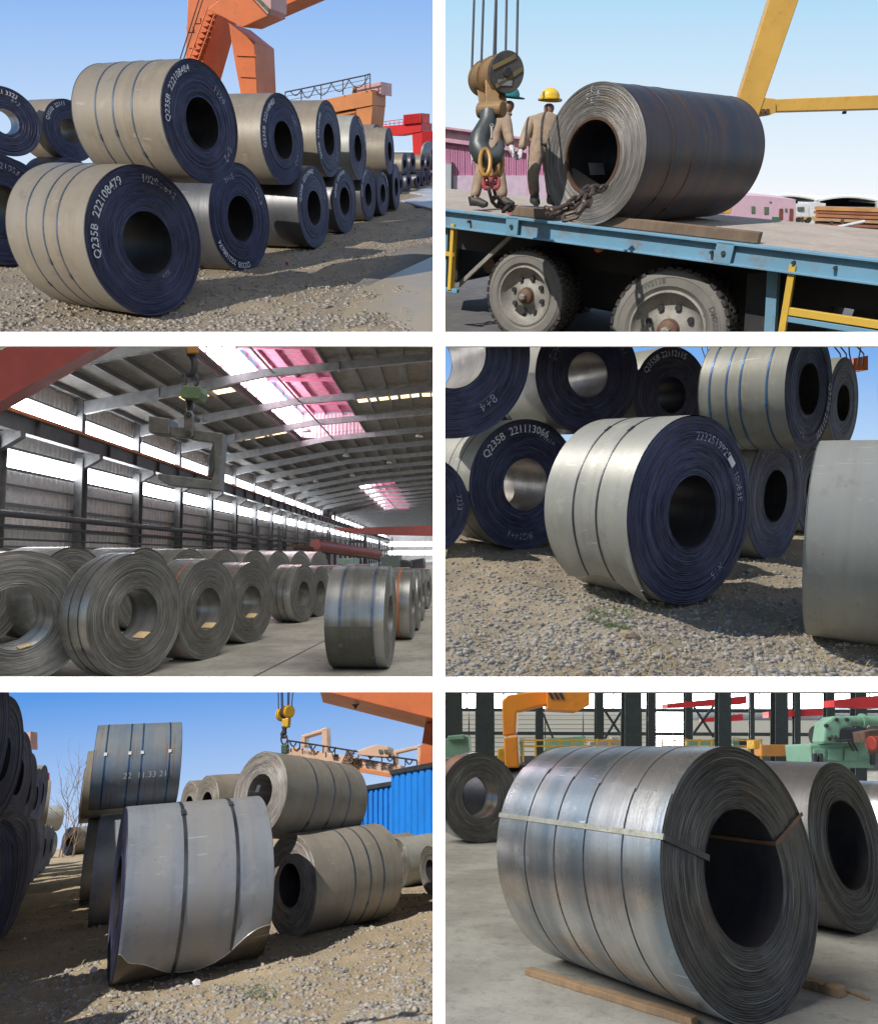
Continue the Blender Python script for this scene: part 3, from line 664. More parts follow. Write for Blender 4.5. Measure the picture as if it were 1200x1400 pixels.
# ================================================================== 2. coil pile on gravel
CUR = PILE
def wrap_text(root, body, xc, phi, size, R, mat, sgn, e=.003):
    """lettering on the curved wrap"""
    me = text_mesh(body, size, -.01 * size); n = len(me.vertices); co = np.zeros(n * 3, np.float32); me.vertices.foreach_get("co", co); co = co.reshape(-1, 3)
    an = math.radians(phi) - sgn * co[:, 1] / R
    me.vertices.foreach_set("co", np.stack([xc + sgn * co[:, 0], (R + e) * np.cos(an), (R + e) * np.sin(an)], -1).astype(np.float32).ravel()); me.update()
    return link("chalk_note", me, mat, root, (0, 0, R))
def loose_wrap(root, R, L, p0, endf, mat, edge, lift=.05, gap=.006, n=60, m=60, name="loose_outer_turn", curl=.35, bands=(), bmat=None, bw=.012):
    """the last turn of strip: runs from angle p0 to a torn end endf(u), lifting off the coil"""
    us = np.linspace(0, 1, n); V = []; th = .006
    for lay in (0, th):
        for u in us:
            pe = endf(u)
            for k in range(m + 1):
                w = k / m; an = math.radians(p0 + (pe - p0) * w); s_ = max(0, (w - (1 - curl)) / curl)
                rr = R + gap + lay + lift * s_ ** 2 * (.55 + .45 * math.sin(u * 9 + 1))
                V.append((-.004 - (L - .008) * u, rr * math.cos(an), rr * math.sin(an)))
    V = np.array(V); s = m + 1; o = n * s
    i, k = np.meshgrid(np.arange(n - 1), np.arange(m), indexing='ij'); a = i * s + k
    Q = np.stack([a, a + s, a + s + 1, a + 1], -1).reshape(-1, 4)
    sheet = link(name, npmesh(name, V, np.concatenate([Q + o, Q[:, ::-1]]), True), mat, root, (0, 0, R))
    # bright torn rim
    rim = MB()
    rim.tube([V[o + i_ * s + m] for i_ in range(n)], .0045, 6)
    rim.build("torn_edge", edge, sheet, smooth=True)
    for fr in bands:                                       # straps that hold the turn down
        b = MB(); pe = endf(fr); W = []
        for k in range(m + 1):
            w = k / m; an = math.radians(p0 + (pe - p0) * w); s_ = max(0, (w - (1 - curl)) / curl)
            rr = R + gap + th + lift * s_ ** 2 * (.55 + .45 * math.sin(fr * 9 + 1))
            for dx, h in ((-bw, .0), (-bw, .006), (bw, .006), (bw, .0)): W.append((-.004 - (L - .008) * fr + dx, (rr + h) * math.cos(an), (rr + h) * math.sin(an)))
        b.add(W, [(i_ * 4 + q, i_ * 4 + q + 1, i_ * 4 + q + 5, i_ * 4 + q + 4) for i_ in range(m) for q in range(3)])
        st = b.build("strap", bmat, root, (0, 0, R), smooth=True)
        ab = math.radians(p0 + (pe - p0) * .36); rb = R + gap + th + .006
        MB().box((0, 0, 0), (bw * 3, .09, .014)).build("buckle", bmat, st, (-.004 - (L - .008) * fr, rb * math.cos(ab), rb * math.sin(ab)), (ab - math.pi / 2, 0, 0))
    return sheet
EDGE = mat_plain("bare_sheared_steel", (.62, .60, .57), (.45, .43, .40), .35, .6)
PAPER = mat_plain("paper_label", (.78, .78, .80), (.65, .65, .66), .7)
sky_sheet(PILE, (.58, .76, .97), (.20, .43, .86), -20, 60)
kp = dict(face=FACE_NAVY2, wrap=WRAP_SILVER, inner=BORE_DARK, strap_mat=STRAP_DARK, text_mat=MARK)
GP = "coils heaped on the gravel pile"
m_ = coil("big silver grey coil in front on the gravel, torn outer turn at its foot", 2.47, 6.37, .918, -57.6, .918, 1.11, .385, q=1, seed=60, straps=(), chalk=[("2232519925", 68, .80, .11), ("10083E", 18, .80, .10), ("X15", -58, .80, .11)], group=GP, tele=.0038, strap_w=.016, strap_h=.014, **kp)
loose_wrap(m_, .918, 1.11, 62, lambda u: 226 + 3 * math.sin(u * 9) + 14 * max(0, math.sin(min(max((u - .04) / .2, 0), 1) * math.pi)) ** .7 + 12 * (u > .9) * (u - .9) * 6, WRAP_SILVER, EDGE, .05, n=60, m=110, curl=.2, bands=(.34, .62), bmat=STRAP_DARK, bw=.008)
MB().box((0, 0, 0), (.006, .12, .07)).build("paper_label", PAPER, m_, (.02, .918 * .80 * math.cos(math.radians(42)), .918 + .918 * .78 * math.sin(math.radians(42))), (math.radians(42 - 90), 0, 0))
coil("coil half behind the big front coil on its right, chalked 2202802153", 4.57, 8.91, .878, -49.6, .878, 1.3, .40, q=1, seed=61, straps=(.5,), chalk=[("2202802153", 112, .84, .11), ("Y11-42", 66, .82, .10)], group=GP, **kp)
coil("dark coil in the shade at right, low behind the two front coils", 6.67, 11.68, .839, -51, .839, 1.3, .40, q=2, seed=62, group=GP, **kp)
coil("dark coil cut by the left edge of the pile, lowest row", -.28, 8.99, .721, -76, .721, 1.3, .38, q=1, seed=63, chalk=[("2233", 5, .82, .13)], group=GP, **{**kp, "inner": BORE_LIGHT})
coil("dark coil marked Q235B 221113066 in white with a bright hole one can see through", 1.30, 9.85, .975, -63.2, .975, 1.3, .40, q=1, seed=64, straps=(.3, .55), text=[("Q235B  221113066", 106, .86, .115)], chalk=[("7.0x14", 62, .80, .10), ("BG14+1", 262, .80, .12)], group=GP, tele=.0038, **{**kp, "inner": BORE_LIGHT, "wrap": WRAP_SILVER})
coil("coil at the right edge with only its pale grey wrap in view", 4.12, 4.66, .799, -35, .799, 1.25, .40, q=1, seed=65, group=GP, thing_m=None, **kp)
coil("huge upper coil at the top left corner with pale bore, chalked 8+4", .17, 8.68, 2.77, -71, 1.12, 1.3, .42, q=1, seed=66, chalk=[("8+4", -52, .74, .13), ("Y5", 100, .7, .12)], group=GP, tele=.0045, **{**kp, "inner": BORE_LIGHT})
coil("upper coil second from the left with rust stained hole", 2.21, 9.92, 2.605, -71, .87, 1.3, .38, q=1, seed=67, chalk=[("5-9411", 142, .74, .16), ("L443055", 285, .84, .07), ("2K+1", 38, .8, .12)], group=GP, **{**kp, "inner": BORE_LIGHT})
coil("smaller upper coil marked Q355B 22112115 above the big front coil", 3.72, 10.66, 2.36, -66, .77, 1.0, .37, q=1, seed=68, text=[("Q355B 22112115", 108, .86, .12)], group=GP, **{**kp, "wrap": WRAP_SILVER})
u4 = coil("upper coil with four blue straps and a shiny wrap, marked up its right side", 4.38, 7.89, 2.22, -48.9, .71, 1.02, .42, q=1, seed=69, straps=(.86, .66, .50, .20), text=[("Q355B 2211321", -28, .86, .12)], chalk=[("Y-1", 250, .8, .12)], group=GP, tele=.0035, **{**kp, "strap_mat": mat_plain("bright_blue_strap", (.06, .16, .36), (.10, .18, .32), .35, .5)})
wrap_text(u4, "22  11.33  2", -.48, 208, .12, .71, mat_plain("rust_chalk", (.50, .36, .20), (.40, .30, .2), .9), 1)
coil("narrow dark upper coil just right of the blue strapped coil", 6.80, 11.2, 2.27, -48, .76, .9, .40, q=2, seed=70, group=GP, **kp)
coil("dark coil buried in the lowest row under the smaller upper coil", 3.0, 10.4, .80, -58, .80, 1.3, .40, q=2, seed=71, group=GP, **kp)
p = PILE.dep(1228, 520, 8.0); a_ = math.radians(-48)
coil("pale upper coil at the top right corner, only its wrap in view", p[0] + 1.2 * math.cos(a_), p[1] + 1.2 * math.sin(a_), p[2], -48, .82, 1.2, .4, q=2, seed=72, group=GP, **kp)
p = PILE.dep(703, 556, 13.5); coil("dark coil of a row farther back, seen through the gap above the one marked 221113066", p[0], p[1], p[2], -66, .95, 1.3, .4, q=2, seed=73, group=GP, **{**kp, "wrap": WRAP_SLATE_SHADE})
p = PILE.dep(648, 600, 13.0); coil("coil of a row farther back, seen at the left below the huge upper coil", p[0], p[1], p[2], -66, .85, 1.3, .4, q=2, seed=74, group=GP, **kp)
GRAVEL_D = mat_ground("gravelly_dirt", ((.39, .325, .235), (.31, .265, .20), (.45, .38, .28), (.24, .21, .17)), 1.1, .8)
ground_sheet("ground", GRAVEL_D, -3, 12, 3.6, 60, 200, 240, .13, 21)
def pz(X, Y): return np.minimum(ground_height(X, Y, .13, 21), .05)
g1 = scatter(PILE, 17000, 596, 1204, 690, 935, 13, lambda X, Y: .25 + .75 * vnoise(X * 1.2, Y * 1.2, 5), pz)
gravel("grey and tan crushed stone all over the pile's ground", STONE2, g1, .010 + .055 * np.random.default_rng(8).uniform(0, 1, len(g1)) ** 3.6, 9)
g2 = scatter(PILE, 2200, 640, 1200, 730, 930, 14, lambda X, Y: vnoise(X * 1.3, Y * 1.3, 31) ** 2, pz)
straw("dry grass blades scattered on the gravel before the pile", STRAW, g2, .11, 10)
GREEN = mat_plain("weed_green", (.10, .17, .05), (.07, .12, .03), .8)
g3 = scatter(PILE, 500, 800, 860, 830, 870, 15, lambda X, Y: (vnoise(X * 5, Y * 5, 3) > .6) * 1.0, pz)
o = straw("small green weeds sprouting in front of the big coil", GREEN, g3, .07, 11); o.name = "weeds"
p = PILE.at(858, 878)
rv = np.random.default_rng(3)
tag(link("rock", rock_mesh(.085, 5), DIRT, None, (p[0], p[1], .03)), "fist sized brown rock on the dirt below the big coil", "rock")
for q, lab in (((800, 806), "pale stone on the dirt left of the torn outer turn"), ((1023, 783), "pale stone right of the big coil's foot")):
    p = PILE.at(*q); tag(link("stone", rock_mesh(.045, int(q[0])), STONE, None, (p[0], p[1], .02)), lab, "rock")
# things behind the pile
b = MB()
t = thing("steel_fence", "red and pink steel fence far behind the left edge of the pile", "fence", PILE.at(600, 640))
Rm = t.matrix_world.inverted() @ CUR.mat
for i in range(14):
    b = MB(); b.prism([PILE.dep(590 + i * 4.2, 604, 24), PILE.dep(593 + i * 4.2, 604, 24), PILE.dep(593 + i * 4.2, 634, 24), PILE.dep(590 + i * 4.2, 634, 24)], (0, .05, 0)); b.build("picket", RED if i % 2 else PINKC, t, m=Rm)
b = MB(); b.prism([PILE.dep(1166, 490, 20), PILE.dep(1186, 486, 20), PILE.dep(1186, 506, 20), PILE.dep(1166, 506, 20)], (0, 1, 0))
tag(b.build("crane_girder_end", ORANGE), "bit of orange crane girder showing above the narrow upper coil", "crane")
b = MB(); rs = random.Random(4)
for i in range(5):
    x = 1150 + i * 7; b.tube([PILE.dep(x, 500, 19), PILE.dep(x + rs.uniform(-4, 4), 484, 19), PILE.dep(x + rs.uniform(-14, 10), 472, 19)], .02, 5)
tag(b.build("crane_cable", ROPE), "dark looped cables in the sky at the pile's top right", "cable")
b = MB()
for i in range(3):
    x = 962 + i * 5; b.tube([PILE.dep(x, 520, 17), PILE.dep(x + 1, 488, 17), PILE.dep(x - 5 + i * 4, 470, 17)], .012, 5)
tag(b.build("bent_wire", STEEL_R), "rusty bent wire sticking up between the upper coils", "wire")
# ================================================================== 3. lane between two rows of coils
CUR = LANE
sky_sheet(LANE, (.70, .84, .98), (.10, .32, .80), -35, 80)
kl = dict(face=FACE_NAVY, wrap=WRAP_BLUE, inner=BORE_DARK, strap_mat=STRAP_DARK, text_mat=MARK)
GA = "coils along the right side of the lane"; GB = "coils along the shaded left side of the lane"
m_ = coil("big blue grey coil in the middle of the lane, lower edge of its wrap torn", -3.28, 7.57, .776, -152.5, .776, 1.37, .42, q=1, seed=80, straps=(), group=GA, strap_w=.03, **{**kl, "face": FACE_NAVY_SHADE, "wrap": mat_wrap("under_turn_brown_steel", (.13, .115, .095), (.09, .08, .07), .4, .3, .4, (.14, .08, .04))})
def endm(u): return -46 + 7 * math.sin(u * 8.5 + .6) - 16 * math.exp(-((u - .45) / .25) ** 2) + 20 * max(0, u - .72) * 2.2 + 10 * math.exp(-(u / .05) ** 2)
loose_wrap(m_, .776, 1.37, 128, endm, WRAP_BLUE, EDGE, .045, .003, 90, 100, curl=.10, bands=(.38, .74), bmat=STRAP_DARK, bw=.016)
coil("brown grey coil lying on the dirt right of the big torn coil", -1.86, 9.02, .56, -136, .56, 1.31, .42, q=1, seed=81, straps=(.42, .60, .76), group=GA, **{**kl, "wrap": WRAP_OLIVE, "face": FACE_BROWN, "strap_mat": STRAP_BLUE})
u_ = coil("olive brown upper coil with three straps below the crane hook", -2.26, 8.90, 1.61, -125.8, .50, 1.46, .46, q=1, seed=82, straps=(.34, .56, .76), group=GA, **{**kl, "wrap": WRAP_OLIVE, "face": FACE_BROWN, "inner": FACE_BROWN, "strap_mat": STRAP_BLUE}, pitch=7)
MB().box((0, 0, 0), (.05, .09, .006)).build("paper_label", PAPER, u_, (-.12, -.19, .5 + .08), (1.2, 0, 0))
ul = coil("rust streaked blue upper coil with four blue straps, chalked 22 11.33 21", -5.62, 11.62, 2.32, -156, .66, 1.30, .42, q=1, seed=83, straps=(.13, .40, .54, .86), group=GA, **{**kl, "wrap": WRAP_RUSTY, "strap_mat": mat_plain("deep_blue_strap", (.03, .09, .22), (.05, .11, .2), .35, .5)})
wrap_text(ul, "22  11.33 21", -.78, -22, .13, .66, PAPER, -1)
for fr in (.13, .40, .54, .86): MB().box((0, 0, 0), (.045, .05, .008)).build("strap_label", PAPER, ul, (-1.30 * fr, .668 * math.cos(.2), .66 + .668 * math.sin(.2)), (.2 - math.pi / 2, 0, 0))
coil("small brown coil farther left of two on the skyline", -6.13, 17.72, 1.70, -139.7, .60, 1.2, .42, q=2, seed=84, group=GA, **{**kl, "wrap": WRAP_OLIVE, "face": FACE_BROWN})
coil("small brown coil nearer right of two on the skyline", -5.15, 16.02, 1.69, -137.5, .60, 1.3, .42, q=2, seed=85, group=GA, **{**kl, "wrap": WRAP_OLIVE, "face": FACE_BROWN})
coil("coil on the ground under the two skyline coils", -5.6, 16.9, .56, -139, .56, 1.3, .42, q=2, seed=86, group=GA, **kl)
coil("shaded coil first behind the big torn coil, ground row", -5.50, 11.81, .798, -158, .798, 1.25, .42, q=2, seed=87, group=GA, **kl)
coil("shaded coil second behind the big torn coil, ground row", -7.74, 16.06, .811, -156, .811, 1.25, .42, q=2, seed=88, group=GA, **kl)
coil("shaded coil farthest behind the big torn coil, ground row", -10.9, 22.6, .86, -155, .86, 1.25, .42, q=2, seed=89, group=GA, **kl)
coil("upper coil just behind the rust streaked one", -7.82, 15.86, 2.32, -156, .71, 1.2, .42, q=2, seed=90, group=GA, **{**kl, "wrap": WRAP_OLIVE})
coil("upper coil farthest back on the right side of the lane", -10.2, 20.6, 2.33, -156, .74, 1.2, .42, q=2, seed=91, group=GA, **{**kl, "wrap": WRAP_OLIVE})
kd = {**kl, "wrap": WRAP_OLIVE, "face": FACE_NAVY_SHADE}
for i, (x, y, R, yw, lab) in enumerate([(-4.97, 8.06, .788, 10, "nearest ground coil of the left row, cut by the photo's edge"), (-5.75, 9.62, .80, 11, "ground coil squeezed in after the nearest one of the left row"), (-4.35, 6.35, .79, 10, "ground coil of the left row standing level with the photo's edge"), (-3.75, 4.65, .79, 10, "ground coil of the left row next to the closest"), (-3.3, 2.95, .79, 10, "ground coil of the left row closest to the onlooker"), (-7.4, 12.85, .87, 13, "ground coil between the second and third of the left row"), (-9.25, 16.4, .89, 15, "ground coil between the third and fourth of the left row"), (-11.25, 20.2, .92, 17, "ground coil between the fourth and fifth of the left row"), (-13.6, 24.8, .92, 19, "ground coil between the fifth and sixth of the left row"), (-16.3, 30.3, .90, 20, "ground coil just past the sixth of the left row"), (-17.8, 33.3, .89, 20, "ground coil before the last of the left row"), (-6.52, 11.23, .866, 12, "second ground coil of the left row, hole facing the lane"), (-8.3, 14.5, .88, 14, "third ground coil of the left row"),
                                        (-10.2, 18.2, .90, 16, "fourth ground coil of the left row"), (-12.36, 22.17, .95, 18, "fifth ground coil of the left row"), (-14.87, 27.35, .908, 20, "sixth ground coil of the left row"), (-19.4, 36.6, .889, 20, "last ground coil of the left row")]):
    coil(lab, x, y, R, yw, R, 1.3, .40, q=1 if i < 2 else 2, seed=100 + i, group=GB, tele=.0038, **kd)
ups = [(-3.9, 3.75, 2.18, .80, 11, "upper coil of the left row closest to the onlooker"), (-4.7, 5.3, 2.20, .80, 11, "upper coil of the left row standing level with the photo's edge"), (-5.07, 7.76, 2.44, .85, 12, "nearest upper coil of the left row, filling the photo's edge"), (-6.22, 10.08, 2.44, .86, 12, "second upper coil of the left row with a lit strip of wrap"), (-6.97, 11.84, 2.30, .72, 15, "third upper coil of the left row")]
p = LANE.dep(37, 1080, 15); ups.append((*p, .80, 16, "fourth upper coil of the left row"))
p = LANE.dep(49, 1091, 19.5); ups.append((*p, .82, 18, "fifth upper coil of the left row"))
ups.append((-8.3, 14.2, 2.42, .80, 16, "upper coil between the third and fourth of the left row"))
ups.append((-12.2, 22.1, 2.55, .84, 18, "upper coil between the fifth and last of the left row"))
ups.append((-14.38, 26.55, 2.40, .84, 32, "last upper coil of the left row, sunlit on top"))
for i, (x, y, z, R, yw, lab) in enumerate(ups): coil(lab, x, y, z, yw, R, 1.2, .40, q=1 if i < 2 else 2, seed=110 + i, group=GB, text=[("Q355B 2211", 60, .86, .11)] if i == 1 else (), **kd)
GF = "sunlit coils far off at the lane's end"
coil("sunlit tan coil lying across the far end of the lane", -25.4, 50.3, .88, -120, .88, 1.6, .42, q=3, seed=120, group=GF, **{**kl, "wrap": WRAP_TAN})
coil("pale coil standing behind the bare shrub at the lane's far end", -26.5, 48.0, 2.4, -130, .8, 1.3, .42, q=3, seed=121, group=GF, **{**kl, "wrap": WRAP_SILVER})
coil("dark coil under the pale coil behind the bare shrub", -26.8, 48.2, .8, -130, .8, 1.3, .42, q=3, seed=122, group=GF, **kl)
GC = "dark ended coils before the blue fence"
coil("coil with dark end before the blue fence, left of two", -.85, 12.87, .393, -137, .393, 1.1, .44, q=2, seed=123, group=GC, **{**kl, "wrap": WRAP_SILVER, "face": FACE_GREY})
coil("coil with dark end before the blue fence, cut by the photo's right side", -.22, 11.58, .345, -150, .345, 1.0, .44, q=2, seed=124, group=GC, **{**kl, "wrap": WRAP_SILVER, "face": FACE_GREY})
coil("long low coil before the blue fence, mostly behind the brown grey coil", -1.55, 13.6, .40, -137, .40, 1.2, .44, q=2, seed=125, group=GC, **{**kl, "wrap": WRAP_OLIVE})
# ground
LANE_D = mat_ground("lane_dirt", ((.44, .355, .24), (.36, .295, .205), (.50, .41, .285), (.27, .23, .18)), 1.1, .8)
ground_sheet("ground", LANE_D, -40, 6, 4.3, 120, 240, 260, .11, 33)
def lz(X, Y): return np.minimum(ground_height(X, Y, .11, 33), .05)
g1 = scatter(LANE, 18000, -10, 600, 1180, 1404, 23, lambda X, Y: .3 + .7 * vnoise(X * 1.1, Y * 1.1, 15), lz)
gravel("grey crushed stone covering the lane between the coil rows", STONE2, g1, .010 + .055 * np.random.default_rng(18).uniform(0, 1, len(g1)) ** 3.8, 19)
g2 = scatter(LANE, 1500, 0, 600, 1220, 1400, 24, lambda X, Y: vnoise(X * 1.3, Y * 1.3, 37) ** 2, lz)
straw("dry grass blades scattered on the sunlit dirt of the lane", STRAW, g2, .10, 20)
g3 = scatter(LANE, 260, 330, 380, 1335, 1362, 25, None, lz)
o = straw("small green weeds on the sunlit dirt before the torn coil", GREEN, g3, .05, 21); o.name = "weeds"
for q, lab in (((34, 1289), "white paper scrap on the shaded gravel by the left row"), ((127, 1333), "white paper scrap on the gravel before the torn coil"), ((268, 1352), "pale lump of stone on the sunlit dirt in front")):
    p = LANE.at(*q); b = MB(); b.add([Vector(v) * .035 * rv.uniform(.5, 1.3) for v in ICO_V], ICO_F.tolist())
    tag(b.build("litter", PAPER, loc=(p[0], p[1], .04), rot=(.4, .1, 1)), lab, "litter")
# bare shrub
p = LANE.at(92, 1172)
t = thing("bare_shrub", "leafless shrub with thin pale twigs at the lane's far end", "shrub", p)
rs = random.Random(8); tw = MB(); st_ = MB()
def branch(q, d, ln, r, dep):
    pts = [q]; dd = Vector(d)
    for i in range(4):
        dd = (dd + Vector((rs.uniform(-.22, .22), rs.uniform(-.22, .22), rs.uniform(-.05, .18)))).normalized(); pts.append(pts[-1] + dd * ln / 4)
    (st_ if dep == 0 else tw).tube(pts, [r * (1 - .18 * i) for i in range(5)], 5)
    if dep < 3:
        for i in range(4 if dep == 0 else 3): branch(pts[rs.randint(1, 4)], (dd + Vector((rs.uniform(-.9, .9), rs.uniform(-.9, .9), rs.uniform(-.1, .5)))).normalized(), ln * rs.uniform(.45, .75), r * .55, dep + 1)
for i in range(5): branch(Vector((rs.uniform(-.6, .6), 0, 0)), (rs.uniform(-.45, .45), rs.uniform(-.3, .3), 1), rs.uniform(2.6, 4.2), .045, 0)
BARK = mat_plain("pale_bark", (.30, .22, .16), (.20, .15, .11), .85)
st_.build("stem", BARK, t); tw.build("twig", BARK, t)["kind"] = "stuff"
b = MB(); extr(b, LANE, [(55, 1056), (61, 1056), (61, 1068), (55, 1068)], 40, (0, .6, 0)); tag(b.build("red_crane_cabin", RED), "tiny red crane cabin above the far end of the left row", "crane")
b = MB(); extr(b, LANE, [(34, 1003), (42, 1000), (42, 1024), (36, 1024)], 30, (0, .6, 0)); tag(b.build("pink_crane_cabin", PINKC), "pink crane cabin peeping over the left row", "crane")

# blue sheet fence
def sheet_fence(label, x0, x1, yt0, yt1, yb0, yb1, Y0, Y1, n):
    t = thing("sheet_fence", label, "fence", LANE.dep((x0 + x1) / 2, (yb0 + yb1) / 2, (Y0 + Y1) / 2), group="blue sheet fence")
    Rm = t.matrix_world.inverted() @ CUR.mat
    A, B = Vector(LANE.dep(x0, yb0, Y0)), Vector(LANE.dep(x1, yb1, Y1)); C_, D_ = Vector(LANE.dep(x0, yt0, Y0)), Vector(LANE.dep(x1, yt1, Y1))
    nr = (B - A).cross(C_ - A).normalized() * -.05
    for i in range(n):
        b = MB()
        V = []
        for u, o in ((0, 0), (.16, 0), (.22, 1), (.50, 1), (.56, 0), (.94, 0), (.97, .25), (1, 0)):
            f_ = (i + u) / n; p0 = A.lerp(B, f_) + nr * o * .9; p1 = C_.lerp(D_, f_) + nr * o * .9
            V += [p0, p1, p1 - nr * .1, p0 - nr * .1]
        b.add(V, [(k * 4 + j, k * 4 + (j + 1) % 4, k * 4 + 4 + (j + 1) % 4, k * 4 + 4 + j) for k in range(7) for j in range(4)])
        b.build("panel", BLUEP, t, m=Rm)
    b = MB(); b.bar(C_, D_, .10, .10); b.build("top_cap", STEEL_D, t, m=Rm)
    return t
sheet_fence("lower far section of the blue corrugated fence", 488, 536, 1079, 1071, 1180, 1178, 17.0, 16.6, 7)
sheet_fence("taller near section of the blue corrugated fence at the right", 535, 606, 1056, 1043, 1200, 1215, 16.0, 14.2, 8)

# pale gantry with characters on its girder
LANE.dy = -9
Yc = 22.0
root = thing("gantry_crane", "pale orange gantry with black Chinese characters along its girder", "gantry crane", LANE.dep(470, 1150, Yc))
R0 = root.matrix_world.inverted() @ CUR.mat
PALE = paint("faded_crane_paint", (.66, .46, .36), (.5, .3, .2))
gp("girder", [(388, 1036), (402, 1030), (548, 1055), (548, 1070), (488, 1058), (388, 1042)], Yc, (.1, 1.0, 0), PALE, root, R0)
gp("lower_flange", [(482, 1057), (540, 1067), (540, 1073), (488, 1064)], Yc - .05, (.1, 1.2, 0), ORANGE2, root, R0)
for pts in ([(411.5, 1017), (417, 1015), (417, 1031), (411.5, 1030)], [(411.5, 1018.5), (411.5, 1014.5), (447, 1003.5), (447, 1008)], [(440, 1005), (447.5, 1003.5), (447.5, 1048), (440, 1044)],
            [(537.5, 1039), (542, 1037.5), (542, 1055), (537.5, 1055)], [(537.5, 1040), (537.5, 1035.5), (575, 1027), (575, 1031)], [(570, 1029), (575, 1028), (575, 1052), (570, 1052)]):
    gp("portal_bar", pts, Yc + .1, (.05, .5, 0), PALE, root, R0)
k = gp("cabin", [(489, 1035), (514, 1027), (531, 1029.5), (531, 1044), (512, 1043), (489, 1041)], Yc - .2, (.1, 1.1, 0), PALE, root, R0)
for x in (517.5, 525): gp("window_pane", [(x, 1033.5), (x + 5, 1034), (x + 5, 1038.5), (x, 1038)], Yc - .25, (0, .05, 0), GLASS, root, R0, 0)
b = MB()
rl = [(394, 1021.5), (430, 1027), (470, 1033.5), (488, 1036.5), (531, 1043), (570, 1048.5)]
b.tube([LANE.dep(x, y, Yc - .1) for x, y in rl], .03, 5)
for f_ in np.linspace(0, 1, 12): x = 394 + 176 * f_; y = 1021.5 + 27 * f_; b.tube([LANE.dep(x, y, Yc - .1), LANE.dep(x, y + 10, Yc - .1)], .022, 5)
for f_ in np.linspace(0, .9, 7): x = 396 + 176 * f_; y = 1022 + 27 * f_; b.tube([LANE.dep(x + 10 * u, y + 30 * u * (1 - u), Yc - .12) for u in np.linspace(0, 1, 6)], .025, 5)
b.build("railing", STEEL_D, root, m=R0)
b = MB()
for i in range(4): b.bar(LANE.dep(468 + i * 3, 1052, Yc - .25), LANE.dep(475 + i * 3, 1035, Yc - .25), .04, .04)
for i in range(5): b.bar(LANE.dep(468 + i * 1.6, 1052 - i * 3.6, Yc - .3), LANE.dep(479 + i * 1.6, 1054 - i * 3.6, Yc - .3), .04, .04)
b.build("stair", STEEL_R, root, m=R0)
INK = mat_plain("black_sign_paint", (.03, .035, .05), (.05, .05, .07), .6)
def girder_m(px, py, Y):
    a = Vector(LANE.dep(px, py, Y)); u = (Vector(LANE.dep(px + 30, py + 5, Y)) - a).normalized(); w = (Vector(LANE.dep(px, py - 30, Y)) - a).normalized()
    nrm = u.cross(w).normalized(); w = nrm.cross(u)
    return Matrix(((u.x, w.x, nrm.x, a.x), (u.y, w.y, nrm.y, a.y), (u.z, w.z, nrm.z, a.z), (0, 0, 0, 1)))
for ch, x, y in (("金", 458, 1049), ("公", 480, 1053.5), ("司", 489.5, 1055), ("卷", 502.5, 1057.5), ("板", 511, 1058.8), ("锰", 524, 1061), ("板", 533.5, 1062.6)):
    flat_text(root, ch, .25, INK, R0 @ girder_m(x, y, Yc - .03), .02)
flat_text(root, "5 1258", .10, INK, R0 @ girder_m(421, 1039, Yc - .03), .02)

# orange girder and leg of the near gantry
LANE.dy = 0
Yo = 15.0
root = thing("gantry_crane", "big orange gantry girder with dark leg crossing the top right of the lane", "gantry crane", LANE.dep(585, 1150, Yo))
R0 = root.matrix_world.inverted() @ CUR.mat
gp("girder", [(437, 944), (437, 925), (610, 925), (610, 986), (592, 982.5)], Yo, (-.25, 2.0, 0), ORANGE, root, R0)
gp("leg", [(581, 988), (612, 985), (612, 1190), (556, 1190), (572, 1046)], Yo + .6, (0, 1.0, 0), ORANGE, root, R0)
b = MB(); P_ = LANE.dep(486, 966, Yo + .5); b.lathe([(0, .02), (.06, .05), (.10, .10), (.11, .02)], 12, 'Z'); k = b.build("flood_lamp", STEEL_D, root, m=R0 @ lmat(P_ - np.array([0, 0, .05])))

# crane hook with yellow block
Yk = 13.0
KY = paint("hook_yellow", (.70, .42, .03), (.35, .2, .05))
root = thing("crane_hook", "yellow crane hook block hanging on six ropes over the olive coil", "crane hook", LANE.dep(389, 1032, Yk))
R0 = root.matrix_world.inverted() @ CUR.mat
b = MB()
for x0, x1 in ((380.5, 381), (384.5, 385), (386, 387), (394, 393.5), (396, 395), (401.5, 398.5)): b.tube([LANE.dep(x0, 930, Yk), LANE.dep(x1, 972, Yk)], .012, 5)
b.build("rope", ROPE, root, m=R0)["kind"] = "stuff"
for i, (x, y) in enumerate(((385, 977), (390, 974), (395, 973))):
    b = MB(); P_ = Vector(LANE.dep(x, y, Yk)); ax = (Vector(LANE.dep(x + 6, y - 1, Yk - .12)) - P_).normalized()
    for w_, r0 in ((.05, .115), (.02, .135)): b.tube([P_ - ax * w_, P_ + ax * w_], r0, 20)
    b.build("sheave", KY if i != 1 else STEEL_R, root, m=R0, bevel=.008)
gp("block_plate", [(385, 983), (395, 981), (394, 994), (386, 995)], Yk - .05, (.02, .16, 0), KY, root, R0)
b = MB(); b.tube([LANE.dep(389, y, Yk) for y in (993, 998, 1003)], [.06, .045, .05], 10)
b.tube([LANE.dep(x, y, Yk) for x, y in ((388.5, 1000), (386, 1004), (387, 1008), (390, 1008), (392, 1005))], [.05, .045, .04, .03, .015], 8); b.build("hook", STEEL_D, root, m=R0, smooth=True)
b = MB(); b.tube([LANE.dep(388.5 + 4.2 * math.sin(a), 1010.5 + 7 * math.cos(a), Yk) for a in np.linspace(0, 6.283, 17)[:-1]], .018, 7, closed=True); b.build("shackle", STEEL_R, root, m=R0)
